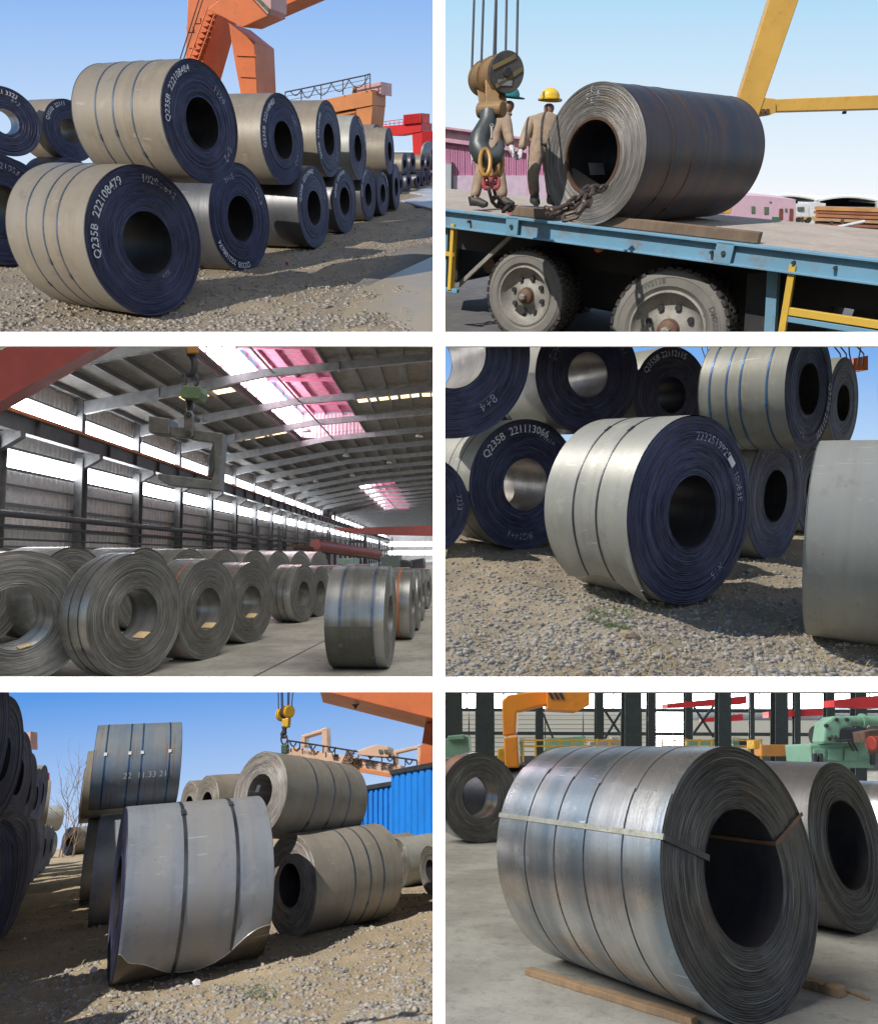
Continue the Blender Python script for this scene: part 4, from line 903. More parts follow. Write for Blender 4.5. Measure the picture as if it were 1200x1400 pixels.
gp("load_cell", [(384, 1018), (392.5, 1017.5), (393, 1030), (384, 1030.5)], Yk - .06, (.02, .14, 0), mat_plain("green_load_cell", (.06, .10, .07), (.04, .07, .05), .5), root, R0)
b = MB(); b.tube([LANE.dep(388.5 + 3.4 * math.sin(a), 1034 + 4 * math.cos(a), Yk) for a in np.linspace(0, 6.283, 13)[:-1]], .016, 6, closed=True); b.build("lower_ring", STEEL_D, root, m=R0)
# ================================================================== 4. workshop with a heat tinted coil
CUR = SHOP
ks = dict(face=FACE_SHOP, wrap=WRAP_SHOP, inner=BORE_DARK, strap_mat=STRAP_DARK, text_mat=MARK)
GS = "coils on the workshop floor"
xm, ym, Rm_, ywm, Lm = 2.08, 5.04, .83, -57.8, 1.70
m_ = coil("big heat tinted coil close up on the workshop floor, one pale band along its wrap", xm, ym, Rm_, ywm, Rm_, Lm, .50, q=1, seed=140, group=GS, tele=.0038, **ks)
# slit lines round the wrap
for fr in (.19, .40, .58, .78):
    b = MB(); b.lathe([(-.004, Rm_ - .006), (-.004, Rm_ + .002), (.004, Rm_ + .002), (.004, Rm_ - .006)], 144)
    b.build("slit_line", STEEL_D, m_, (-Lm * fr, 0, Rm_))
# raised strip ends lying over the top
for i, (f0, f1, pe) in enumerate(((.005, .185, 140), (.195, .395, 137), (.405, .575, 135), (.585, .775, 133), (.785, .99, 130))):
    n_, k_ = 5, 30; V = []
    for lay in (.0012, .0105):
        for j in range(n_):
            x = -Lm * (f0 + (f1 - f0) * j / (n_ - 1))
            for k in range(k_ + 1):
                an = math.radians(262 - (262 - pe - 2.0 * math.sin(j * 1.7 + i)) * k / k_); rr = Rm_ + lay
                V.append((x, rr * math.cos(an), rr * math.sin(an)))
    a_, k2 = np.meshgrid(np.arange(n_ - 1), np.arange(k_), indexing='ij'); q_ = a_ * (k_ + 1) + k2; o_ = n_ * (k_ + 1)
    Q = np.stack([q_, q_ + 1, q_ + k_ + 2, q_ + k_ + 1], -1).reshape(-1, 4)
    edge = []
    for ed in ([j * (k_ + 1) + k_ for j in range(n_)], [j * (k_ + 1) for j in range(n_)], list(range(k_ + 1)), [(n_ - 1) * (k_ + 1) + k for k in range(k_ + 1)]):
        edge += [(ed[t], ed[t + 1], ed[t + 1] + o_, ed[t] + o_) for t in range(len(ed) - 1)]
    sl_ = link("slit_strip", npmesh("slit_strip", np.array(V), np.concatenate([Q + o_, Q[:, ::-1], np.array(edge)]), True), WRAP_SHOP, m_, (0, 0, Rm_))
    sl_.data.set_sharp_from_angle(angle=math.radians(30))
# one band through the hole: along the wrap, down the end, along the bore
PALE_B = mat_plain("worn_pale_band", (.46, .45, .38), (.30, .29, .24), .35, .5, scale=6, dirt=(.2, .14, .08))
DARK_B = mat_plain("black_band", (.030, .030, .036), (.06, .06, .066), .4, .4)
RUST_B = mat_plain("rusted_band", (.20, .11, .05), (.12, .07, .04), .6, .2)
pb = math.radians(160); w_ = .019; cy, sy = math.cos(pb), math.sin(pb)
def bandbox(r0, r1, x0, x1, ww=w_, ph=pb):
    c, s_ = math.cos(ph), math.sin(ph); t_ = Vector((0, -s_, c)) * ww; rd = Vector((0, c, s_))
    b = MB(); b.hexa([Vector((x0, 0, 0)) + rd * r0 - t_, Vector((x1, 0, 0)) + rd * r0 - t_, Vector((x1, 0, 0)) + rd * r0 + t_, Vector((x0, 0, 0)) + rd * r0 + t_],
                     [Vector((x0, 0, 0)) + rd * r1 - t_, Vector((x1, 0, 0)) + rd * r1 - t_, Vector((x1, 0, 0)) + rd * r1 + t_, Vector((x0, 0, 0)) + rd * r1 + t_]); return b
bandbox(Rm_ + .0115, Rm_ + .0165, -Lm, .012).build("lengthwise_band", PALE_B, m_, (0, 0, Rm_), bevel=.002)
bandbox(Rm_ * .50, Rm_ + .0165, .016, .022).build("end_band", DARK_B, m_, (0, 0, Rm_), bevel=.002)
bandbox(Rm_ * .485, Rm_ * .497, -Lm, .02).build("bore_band", DARK_B, m_, (0, 0, Rm_))
bandbox(Rm_ * .49, Rm_ + .006, .016, .021, .013, math.radians(25)).build("end_band", RUST_B, m_, (0, 0, Rm_))
bandbox(Rm_ * .485, Rm_ * .495, -Lm, .02, .013, math.radians(25)).build("bore_band", RUST_B, m_, (0, 0, Rm_))
r_ = coil("dark coil with rusty top edge right behind the big heat tinted coil", 4.02, 7.19, .755, -53.6, .755, 1.3, .52, q=1, seed=141, group=GS, tele=.0045, **{**ks, "wrap": mat_wrap("rusty_dark_scale", (.13, .125, .125), (.09, .085, .085), .9, .42, .4, (.17, .07, .04))})
coil("narrow upright coil with an open hole at the left of the workshop", .77, 13.38, .779, -70, .779, .55, .46, q=1, seed=142, group=GS, **{**ks, "face": FACE_GREY, "inner": WRAP_HALL})
coil("dark coil lying behind the narrow upright coil", 1.95, 15.2, .66, -18, .66, 1.3, .45, q=2, seed=143, group=GS, **{**ks, "wrap": WRAP_DARK})
coil("coil cut by the workshop's left edge, behind the narrow upright coil", .30, 15.6, .72, -30, .72, 1.2, .45, q=2, seed=144, group=GS, **ks)
coil("small coil half hidden beyond the dark coil with rusty top edge", 5.9, 8.9, .62, -52, .62, 1.1, .45, q=2, seed=145, group=GS, **ks)
# floor
m, N, ma, mix, ramp, noise, bump, bs = G("stained_concrete")
co = N("TexCoord").outputs["Object"]
n1 = noise(co, .8, 5, .6); n2 = noise(co, 4.5, 6, .7); n3 = noise(co, 30, 4, .7)
vo = N("TexVoronoi", {"feature": 'DISTANCE_TO_EDGE'}, Vector=N("Mapping", None, Vector=noise(co, 1.8, 4, .6).outputs["Color"], Scale=(5, 5, 5)), Scale=1.4)
c = mix(ramp(n1, .35, .66), (.37, .355, .305), (.25, .235, .20))
c = mix(ma('MULTIPLY', ramp(n2, .50, .72), .7), c, (.17, .16, .14))
c = mix(ma('MULTIPLY', ramp(n2, .30, .46), .0), c, (.45, .43, .38))
c = mix(ma('MULTIPLY', ramp(n3, .56, .72), .45), c, (.12, .115, .10))
c = mix(ma('MULTIPLY', ramp(vo.outputs[0], .03, .0), .45), c, (.14, .13, .115))
bs(Base_Color=c, Roughness=ma('ADD', ma('MULTIPLY', n2, .4), .45), Normal=bump(ma('ADD', n2, n3), .12, .02), Specular_IOR_Level=.35)
CONC = m
ground_sheet("floor", CONC, -4, 34, 3.7, 75, 80, 120, .0, 3)
WOOD = mat_wrap("old_timber", (.34, .22, .12), (.20, .13, .075), .3, .8, 0., (.09, .06, .04))
def timber(label, pa, pb_, w, h, z0=.0, name="timber"):
    a, b_ = Vector(SHOP.at(*pa)), Vector(SHOP.at(*pb_)); a.z = b_.z = 0; d = b_ - a; L = d.length; an = math.atan2(d.y, d.x)
    t = MB(); n_ = 14; rs_ = random.Random(label); V = []
    for i in range(n_ + 1):
        x = L * (i / n_ - .5); j = rs_.uniform(-.006, .006)
        V += [(x, -w / 2 + j, 0), (x, w / 2 + j * .6, 0), (x, w / 2 + j * .6, h + rs_.uniform(-.005, .004)), (x, -w / 2 + j, h + rs_.uniform(-.005, .004))]
    t.add(V, [(i * 4 + k, i * 4 + (k + 1) % 4, i * 4 + 4 + (k + 1) % 4, i * 4 + 4 + k) for i in range(n_) for k in range(4)] + [(0, 1, 2, 3), (n_ * 4 + 3, n_ * 4 + 2, n_ * 4 + 1, n_ * 4)])
    o = t.build(name, WOOD, None, ((a.x + b_.x) / 2, (a.y + b_.y) / 2, z0 + .001), (0, 0, an), bevel=.004)
    return tag(o, label, "timber")
timber("long thin timber on the floor in front of the big heat tinted coil", (722, 1332), (950, 1402), .085, .045)
timber("short split timber sticking out right of the big coil's foot", (1078, 1342), (1152, 1364), .10, .06)
timber("thin splinter of wood beside the short split timber", (1140, 1350), (1187, 1368), .03, .02)

# hall: columns, back wall of louvre sheets, bright panes, roof steel
COL = mat_plain("dark_green_column", (.040, .055, .055), (.03, .04, .042), .5, .2, dirt=(.08, .07, .06))
LOUV = mat_plain("beige_louvre", (.52, .50, .42), (.44, .42, .35), .6)
PANE = mat_emit("daylit_pane", (.93, .97, 1.0), 12)
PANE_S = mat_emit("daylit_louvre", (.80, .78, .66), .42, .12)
def column(x0, x1, Y, top=-30, grp="dark steel columns of the workshop", lab=""):
    """H section from the floor up"""
    a = SHOP.dep((x0 + x1) / 2, 1022, Y); w = (x1 - x0) * Y / FOC
    # upright: follow the place's own vertical
    zd = (Vector(SHOP.dep((x0 + x1) / 2, 945, Y)) - Vector(a)).normalized(); xd = Vector((0, 1, 0)).cross(zd).normalized()
    t = thing("steel_column", lab, "column", group=grp, m=Matrix(((xd.x, 0, zd.x, a[0] - zd.x / zd.z * a[2]), (xd.y, 1, zd.y, a[1]), (xd.z, 0, zd.z, 0), (0, 0, 0, 1))))
    H_ = 9.0
    MB().box((0, -w * .42, H_ / 2), (w, w * .10, H_)).build("flange", COL, t); MB().box((0, w * .42, H_ / 2), (w, w * .10, H_)).build("flange", COL, t)
    MB().box((0, 0, H_ / 2), (w * .14, w * .74, H_)).build("web", COL, t)
for x0, x1, Y, lab in ((608, 622, 30, "thin column at the workshop's left edge"), (620, 632, 34, "second thin column near the left edge"), (650, 675, 22, "wide column beside the orange hook arm"), (732, 742, 38, "slim far column right of the orange hook arm"),
                       (813, 824, 32, "slim column left of the central wide column"), (851, 874, 24, "central wide column before the bright doorway"), (884, 895, 33, "slim column right of the central wide column"), (935, 945, 36, "slim column beyond the bright doorway"),
                       (979, 996, 26, "wide column above the middle of the big coil"), (1024, 1030, 44, "far thin column below the red crane beam"), (1056, 1073, 27, "wide column above the big coil's right end"), (1084, 1092, 40, "slim column left of the green machine"), (1127, 1138, 32, "column standing behind the green machine"), (1165, 1180, 30, "column at the right behind the machine's arm")):
    column(x0, x1, Y, lab=lab)
Yb = 50
def wallthing(label, cat="wall", name="wall"): return thing(name, label, cat, SHOP.dep(900, 1022, Yb))
w = wallthing("far workshop wall of beige louvre sheets with bright window bands")
Rw = w.matrix_world.inverted() @ CUR.mat
def P6(x, y, Y): return SHOP.dep(x, y, Y)
for j in range(10):                                          # louvre rows, each bay its own sheet
    y0 = 972 + j * 6.2
    for i in range(6):
        x0, x1 = 590 + i * 52, 590 + i * 52 + 50
        if 895 < x0 + 25 < 930: continue
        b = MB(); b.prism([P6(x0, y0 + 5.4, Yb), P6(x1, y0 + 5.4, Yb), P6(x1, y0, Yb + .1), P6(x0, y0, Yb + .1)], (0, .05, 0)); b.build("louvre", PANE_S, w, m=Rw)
for i in range(13):
    x0 = 590 + i * 50
    b = MB(); b.prism([P6(x0, 968, Yb), P6(x0 + 46, 968, Yb), P6(x0 + 46, 948, Yb), P6(x0, 948, Yb)], (0, .08, 0)); b.build("window_pane", PANE, w, m=Rw)
for i in range(7):
    x0 = 938 + i * 46
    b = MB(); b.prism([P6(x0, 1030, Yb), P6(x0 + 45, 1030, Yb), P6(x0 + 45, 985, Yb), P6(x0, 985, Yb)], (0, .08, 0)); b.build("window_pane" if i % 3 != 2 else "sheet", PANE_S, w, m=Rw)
b = MB(); b.prism([P6(893, 1040, Yb), P6(936, 1040, Yb), P6(936, 970, Yb), P6(893, 970, Yb)], (0, .08, 0)); b.build("bright_doorway", mat_emit("daylit_doorway", (.95, 1, .98), 22), w, m=Rw)
b = MB(); b.prism([P6(560, 1060, Yb + .4), P6(1300, 1090, Yb + .4), P6(1300, 880, Yb + .4), P6(560, 880, Yb + .4)], (0, .1, 0)); b.build("wall_sheet", mat_plain("grey_wall_sheet", (.15, .16, .165), (.12, .13, .14), .7), w, m=Rw)
for y_ in (946, 970, 1002):
    b = MB(); b.bar(P6(560, y_, Yb - .15), P6(1280, y_ + (0 if y_ < 960 else 3), Yb - .15), .15, .25); b.build("rail", COL, w, m=Rw)
# cross braces between columns
for (xa, ya, xb, yb_, Y) in ((824, 968, 852, 1010, 31), (852, 968, 826, 1010, 31), (944, 960, 975, 1008, 33), (975, 965, 946, 1005, 33), (742, 975, 760, 1020, 37)):
    b = MB(); b.bar(P6(xa, ya, Y), P6(xb, yb_, Y), .10, .10); tag(b.build("cross_brace", COL), "thin diagonal brace between columns, from x %d" % xa if False else {(824): "diagonal brace falling to the right, left of the central column", 852: "diagonal brace falling to the left, left of the central column", 944: "diagonal brace falling to the right beyond the bright doorway", 975: "diagonal brace falling to the left beyond the bright doorway", 742: "diagonal brace beside the orange hook arm"}[xa], "brace", "diagonal braces of the workshop")
# roof: sheet with daylight strips and girders
zr = 8.6
ROOFM = mat_plain("workshop_roof_sheet", (.22, .23, .24), (.17, .18, .19), .6)
t = thing("roof", "grey workshop roof high above with bright daylight strips", "roof", (10, 30, zr))
Rr = t.matrix_world.inverted() @ CUR.mat
MB().box((12, 36, zr + .2), (46, 50, .1)).build("roof_sheet", ROOFM, t, m=Rr)
for i in range(7): MB().box((2 + i * 4.2, 36, zr + .05), (.9, 44, .06)).build("daylight_strip", PANE, t, m=Rr)
for i in range(8): MB().box((12, 15 + i * 5, zr - .35), (44, .25, .6)).build("girder", COL, t, m=Rr)
for i in range(10): MB().box((-2 + i * 3.4, 36, zr - .02), (.12, 46, .14)).build("purlin", COL, t, m=Rr)
# red overhead cranes
for pts, Y, lab in (([(912, 962), (1020, 951), (1020, 962), (912, 968)], 30, "long red crane beam under the roof in the middle of the workshop"), ([(962, 982), (1015, 976), (1015, 985), (962, 987)], 38, "shorter red crane beam farther off below the long one"),
                    ([(1140, 957), (1205, 950), (1205, 968), (1140, 966)], 26, "red crane beam at the workshop's upper right corner"), ([(1050, 973), (1125, 968), (1125, 978), (1050, 981)], 40, "red crane beam far off between the right columns")):
    b = MB(); extr(b, SHOP, pts, Y, (0, .8, 0)); tag(b.build("crane_beam", RED), lab, "crane", "red overhead crane beams")
# orange C hook
Yq = 14.0
OR6 = paint("orange_hook_paint", (.85, .30, .03), (.5, .2, .05))
root = thing("coil_hook", "bright orange coil lifting hook with boxy counterweight at the workshop's upper left", "lifting hook", SHOP.dep(705, 1040, Yq))
R0 = root.matrix_world.inverted() @ CUR.mat
gp("arm", [(686, 958), (694, 950), (752, 942), (752, 962), (704, 974), (686, 976)], Yq, (.1, .5, 0), OR6, root, R0, .03)
gp("counterweight", [(748, 936), (806, 936), (806, 964), (790, 972), (748, 970)], Yq - .3, (.1, 1.0, 0), OR6, root, R0, .03)
gp("upright", [(686, 972), (706, 970), (704, 1004), (687, 1006)], Yq, (.1, .45, 0), OR6, root, R0, .03)
gp("upright", [(688, 1008), (707, 1006), (709, 1050), (690, 1050)], Yq - .05, (.1, .5, 0), OR6, root, R0, .03)
for i in range(3): gp("warning_slash", [(749 + i * 7, 947), (753 + i * 7, 946), (758 + i * 7, 955), (754 + i * 7, 956.5)], Yq - .32, (0, .03, 0), INK, root, R0, 0)
# green machine at the right
GRN = paint("machine_green", (.22, .42, .30), (.15, .28, .2))
Ym = 12.5
root = thing("green_machine", "pale green rolling machine with a round arm at the workshop's right", "machine", SHOP.dep(1150, 1045, Ym))
R0 = root.matrix_world.inverted() @ CUR.mat
gp("base", [(1106, 1018), (1180, 1014), (1196, 1050), (1110, 1050)], Ym + .3, (.1, 1.2, 0), GRN, root, R0, .03)
gp("upright", [(1124, 1016), (1128, 988), (1140, 979), (1163, 980), (1164, 992), (1149, 996), (1147, 1016)], Ym, (.1, .6, 0), GRN, root, R0, .04)
b = MB(); b.tube([SHOP.dep(1156, 986, Ym + .3), SHOP.dep(1180, 985, Ym + .3), SHOP.dep(1214, 986, Ym + .3)], [.10, .085, .11], 16); b.build("arm_cylinder", GRN, root, m=R0, smooth=True)
b = MB(); b.tube([SHOP.dep(1176, 985, Ym + .3), SHOP.dep(1181, 985, Ym + .3)], .13, 16); b.build("collar", GRN, root, m=R0)
for x in (1112, 1120, 1192): gp("bracket", [(x, 1030), (x + 5, 1030), (x + 5, 1046), (x, 1046)], Ym + .2, (0, .1, 0), STEEL_D, root, R0)
gp("side_frame", [(1180, 1000), (1206, 996), (1206, 1030), (1186, 1030)], Ym + 1.5, (.1, .6, 0), STEEL_R, root, R0)
for i, (x, y, r) in enumerate(((1116, 1008, .32), (1126, 1012, .26), (1186, 1014, .3), (1196, 1008, .34))):
    p = SHOP.dep(x, y, 19); b = MB(); b.tube([p, p + np.array([1.2, .3, 0])], r, 18); tag(b.build("steel_roll", STEEL_D), ["dark steel roll stacked left behind the green machine", "second dark steel roll left behind the green machine", "dark steel roll right behind the green machine's arm", "topmost dark steel roll right behind the green machine's arm"][i], "roll", "dark rolls behind the green machine")
Yn = 18
root = thing("green_machine", "small green machine stand at the workshop's left edge", "machine", SHOP.dep(625, 1030, Yn)); R0 = root.matrix_world.inverted() @ CUR.mat
gp("body", [(606, 1010), (640, 1006), (642, 1040), (606, 1040)], Yn, (.1, .6, 0), GRN, root, R0); gp("head", [(612, 1006), (634, 1004), (634, 1011), (612, 1012)], Yn - .1, (.1, .4, 0), GRN, root, R0)
YEL6 = paint("yellow_frame_paint", (.66, .38, .04))
for pts, Y, M_, lab in (([(680, 1024), (690, 1022), (690, 1042), (680, 1042)], 16, YEL6, "small yellow post below the orange hook"), ([(1040, 1018), (1090, 1018), (1092, 1034), (1040, 1034)], 20, mat_plain("orange_bin", (.55, .24, .05), (.45, .2, .05), .6), "orange bin standing beyond the big coil"),
                        ([(1030, 1012), (1038, 1012), (1038, 1024), (1030, 1024)], 19, YEL6, "yellow lamp housing beside the orange bin"), ([(744, 1010), (800, 1006), (800, 1024), (744, 1026)], 34, GRN, "far green conveyor behind the orange hook"), ([(806, 1014), (850, 1012), (850, 1024), (806, 1024)], 30, mat_plain("grey_concrete_block", (.32, .31, .29), (.26, .25, .24), .8), "grey concrete block left of the central column"),
                        ([(940, 1012), (980, 1010), (980, 1022), (940, 1022)], 34, GRN, "far green machine beyond the bright doorway"), ([(990, 1010), (1022, 1010), (1022, 1022), (990, 1022)], 32, STEEL_D, "dark far machine behind the middle of the big coil")):
    b = MB(); extr(b, SHOP, pts, Y, (.05, .6, 0)); tag(b.build("equipment" if "post" not in lab else "post", M_, bevel=.02), lab, "machine")

# details on the machines and more things on the far floor
root = bpy.data.objects.get("green_machine"); CUR = SHOP
R0 = root.matrix_world.inverted() @ CUR.mat; bpy.context.view_layer.update(); R0 = root.matrix_world.inverted() @ CUR.mat
for x0, y0, x1, y1 in ((1112, 1024, 1128, 1040), (1132, 1023, 1150, 1040), (1154, 1022, 1172, 1040)): gp("cover_plate", [(x0, y1), (x1, y1), (x1, y0), (x0, y0)], Ym + .27, (0, .04, 0), GRN, root, R0, .01)
for x, y in ((1130, 992), (1144, 984), (1158, 984), (1134, 1010), (1144, 1010)): b = MB(); P_ = SHOP.dep(x, y, Ym - .04); b.cyl(P_, P_ + np.array([0, .06, 0]), .035, 8); b.build("bolt", STEEL_D, root, m=R0)
for x in (1136, 1141): b = MB(); b.tube([SHOP.dep(x, 1006, Ym - .06), SHOP.dep(x + 6, 1014, Ym - .15), SHOP.dep(x + 22, 1012, Ym - .1), SHOP.dep(x + 30, 1026, Ym + .2)], .022, 7); b.build("hose", STEEL_D, root, m=R0, smooth=True)
b = MB(); P_ = SHOP.dep(1190, 1016, Ym - .1); b.cyl(P_, P_ + np.array([.5, .1, 0]), .13, 18); b.build("motor", mat_plain("red_motor", (.40, .05, .04), (.3, .05, .04), .5), root, m=R0, bevel=.02)
for i, (x, y, Y, r, yw) in enumerate(((770, 1034, 24, .62, -60), (792, 1033, 26, .62, -60), (838, 1032, 27, .6, -60), (1108, 1036, 17, .55, -50), (945, 1031, 30, .6, -60), (968, 1031, 31, .6, -60))):
    p = SHOP.at(x, y); coil(["far coil on the floor below the green conveyor", "second far coil below the green conveyor", "far coil left of the central column's foot", "coil between the orange bin and the green machine", "far coil beyond the bright doorway's right jamb", "second far coil beyond the bright doorway"][i], x=p[0], y=p[1], z=r, yaw=yw, R=r, L=1.0, bore=.45, q=3, seed=300 + i, group="coils far across the workshop", **{**ks, "wrap": WRAP_DARK if i % 2 else WRAP_SHOP})
CABG = mat_plain("cabinet_grey", (.42, .44, .43), (.36, .38, .37), .5)
for i, (x, w_, Y, lab) in enumerate(((705, 9, 26, "grey control cabinet right of the orange hook's foot"), (836, 8, 33, "grey control cabinet before the far louvre wall"), (1000, 10, 30, "grey control cabinet under the long red crane beam"))):
    t = thing("control_cabinet", lab, "cabinet", SHOP.dep(x, 1030, Y), group="control cabinets"); Rq = t.matrix_world.inverted() @ CUR.mat
    for nm, pts, mt, dy in (("case", [(x, 1034), (x + w_, 1034), (x + w_, 1008), (x, 1008)], CABG, 0), ("door", [(x + 1, 1030), (x + w_ - 1, 1030), (x + w_ - 1, 1012), (x + 1, 1012)], GRN, -.05), ("display", [(x + 2, 1017), (x + w_ - 3, 1017), (x + w_ - 3, 1013.5), (x + 2, 1013.5)], GLASS, -.08)):
        b = MB(); extr(b, SHOP, pts, Y + dy, (0, .5 if nm == "case" else .05, 0)); b.build(nm, mt, t, m=Rq)
for i, (xa, xb, Y, lab) in enumerate(((715, 850, 28, "yellow guard rail across the floor left of the central column"), (905, 1040, 30, "yellow guard rail across the floor under the red crane beams"))):
    t = thing("guard_rail", lab, "railing", SHOP.dep((xa + xb) / 2, 1030, Y), group="yellow guard rails"); Rq = t.matrix_world.inverted() @ CUR.mat
    for y in (1012, 1020): b = MB(); b.bar(SHOP.dep(xa, y, Y), SHOP.dep(xb, y, Y), .06, .07); b.build("rail", YEL6, t, m=Rq)
    for k in range(9): x = xa + (xb - xa) * k / 8; b = MB(); b.bar(SHOP.dep(x, 1042, Y), SHOP.dep(x, 1010, Y), .07, .07); b.build("post", YEL6, t, m=Rq)
# ================================================================== 5. storage hall
CUR = HALL
kh = dict(face=FACE_GREY, wrap=WRAP_HALL, inner=WRAP_HALL, strap_mat=STRAP_DARK, text_mat=MARK)
GH = "coils standing in the long row at the hall's left"; GD = "coils at the right of the hall's aisle"; GK = "coils of the row behind, along the hall's wall"
CARD = mat_plain("tan_card", (.62, .46, .24), (.52, .38, .2), .8)
def card(root, R, r, a=-62, w=.16):
    an = math.radians(a); t = MB(); t.box((0, 0, 0), (.22, w, .012)); t.build("card_tag", CARD, root, (-.10, (r - .02) * math.cos(an), R + (r - .02) * math.sin(an)), (an + math.pi / 2, 0, 0))
for i, (lab, x, y, R, yw, L, st, sm) in enumerate([
        ("nearest grey coil of the hall row, cut by the photo's left edge", -5.86, 9.25, .936, -47, 1.0, (), STRAP_DARK), ("grey coil second in the hall row, rusty stain on its wrap", -4.50, 9.94, .924, -20, .50, (.3, .65), STRAP_DARK),
        ("grey coil third in the hall row with one orange strap", -4.04, 11.64, .874, -15, .60, (.28,), STRAP_ORANGE), ("grey coil fourth in the hall row, clear rings round its hole", -3.91, 13.84, .831, -18, .60, (.3,), STRAP_ORANGE)]):
    c_ = coil(lab, x, y, R, yw, R, L, .42 if i else .47, q=1, seed=160 + i, straps=st, group=GH, tele=.0028, layers=48, **{**kh, "strap_mat": sm})
    card(c_, R, R * (.42 if i else .47), -62 if i else -75)
for i, (lab, x, y, R, yw, L, st) in enumerate([("shorter coil beyond the fourth one, bright upper half and two dark straps", -3.68, 18.06, .78, -15, .65, (.35, .62)), ("coil right behind the shorter bright one", -3.53, 19.76, .747, -12, .8, ()),
        ("dark coil farther along the hall row", -3.25, 22.4, .74, -3, 1.1, ()), ("dark coil next to last in the hall row", -3.1, 24.9, .73, -3, 1.1, ()), ("last dark coil of the hall row", -2.9, 27.6, .73, -3, 1.1, ())]):
    coil(lab, x, y, R, yw, R, L, .42, q=2 if i > 1 else 1, seed=166 + i, straps=st, group=GH, **{**kh, "face": FACE_GREY if i < 2 else FACE_NAVY})
for i, (lab, x, y, R, yw, L, st, sm) in enumerate([("big shiny banded coil standing alone at the right of the aisle", -.79, 10.82, .818, -2.7, .91, (.20, .74), STRAP_BLUE), ("coil with an orange strap right behind the big shiny banded one", -.57, 14.52, .752, -3.7, .55, (.45,), STRAP_ORANGE),
        ("third coil of the right row, only an edge in view", -.48, 16.27, .738, -2.5, .8, (), STRAP_DARK), ("fourth coil of the right row, only a thin edge in view", -.44, 18.6, .73, -4, .8, (), STRAP_DARK), ("dark last coil of the right row with a bright hole", -.36, 22.75, .674, -8.7, 1.0, (), STRAP_DARK)]):
    c_ = coil(lab, x, y, R, yw, R, L, .42, q=1 if i < 2 else 2, seed=172 + i, straps=st, group=GD, strap_w=.05, **{**kh, "strap_mat": sm})
    if i in (0,):
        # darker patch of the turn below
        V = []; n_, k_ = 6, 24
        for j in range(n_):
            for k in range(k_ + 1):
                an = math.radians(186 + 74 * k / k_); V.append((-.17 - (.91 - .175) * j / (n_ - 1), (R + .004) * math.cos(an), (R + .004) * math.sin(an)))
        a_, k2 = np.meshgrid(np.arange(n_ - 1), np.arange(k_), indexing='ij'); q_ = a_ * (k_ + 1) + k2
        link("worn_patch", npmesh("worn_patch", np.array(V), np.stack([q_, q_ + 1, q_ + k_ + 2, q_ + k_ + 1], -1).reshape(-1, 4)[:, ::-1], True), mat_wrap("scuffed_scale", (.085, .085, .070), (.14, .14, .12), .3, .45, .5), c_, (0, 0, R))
for i, (x, y) in enumerate([(-10.6, 12.2), (-9.0, 13.0), (-7.9, 14.3), (-7.2, 16.2), (-6.9, 18.3), (-6.6, 20.4), (-6.3, 22.6), (-6.0, 24.8), (-5.7, 27.2), (-5.4, 29.8), (-12.5, 15), (-11.2, 17), (-10.4, 19.2), (-9.8, 21.6)]):
    n = ["first", "second", "third", "fourth", "fifth", "sixth", "seventh", "eighth", "ninth", "tenth"][i % 10]
    coil("%s coil from the left of the %s row behind, only its curved top in view" % (n, "nearer" if i < 10 else "farther"), x, y, 1.0, -16, 1.0, 1.3, .42, q=2, seed=180 + i, group=GK, **{**kh, "face": FACE_GREY})
# floor
ground_sheet("floor", CONC, -20, 9, 7.6, 246, 60, 140, 0, 3)
b = MB(); a_, b_ = Vector(HALL.at(338, 930)), Vector(HALL.at(452, 872)); b.bar(a_ + Vector((0, 0, .003)), b_ + Vector((0, 0, .003)), .035, .002); tag(b.build("floor_joint", mat_plain("dark_joint", (.05, .05, .045), (.09, .085, .08), .9)), kind="structure")
# left wall
XW = -18.9; Y0, DY, NC = 20.9, 6.4, 35
CLAD = mat_plain("grey_cladding", (.66, .64, .66), (.56, .545, .56), .55, .1, dirt=(.22, .2, .19))
PANE_H = mat_emit("bright_wall_pane", (.96, .98, 1.0), 20)
HCOL = mat_plain("hall_column_grey", (.12, .13, .145), (.17, .17, .175), .5, .2, dirt=(.14, .09, .06))
wl = thing("hall_wall", "long left hall wall of ribbed grey sheets with two bands of bright panes", "wall", (XW, Y0, 0))
def ribbed(y0, y1, z0, z1, x=XW, pitch=.32, dep=.05):
    n = max(1, int((y1 - y0) / pitch)); V = []
    prof = [(0, 0), (.55, 0), (.65, 1), (.9, 1), (1., 0)]
    for i in range(n):
        for u, o in prof: y = y0 + (y1 - y0) * (i + u) / n; V += [(x + o * dep, y, z0), (x + o * dep, y, z1)]
    m_ = len(V) // 2
    b = MB(); b.add(V, [(2 * k, 2 * k + 2, 2 * k + 3, 2 * k + 1) for k in range(m_ - 1)]); return b
Rw = wl.matrix_world.inverted() @ CUR.mat
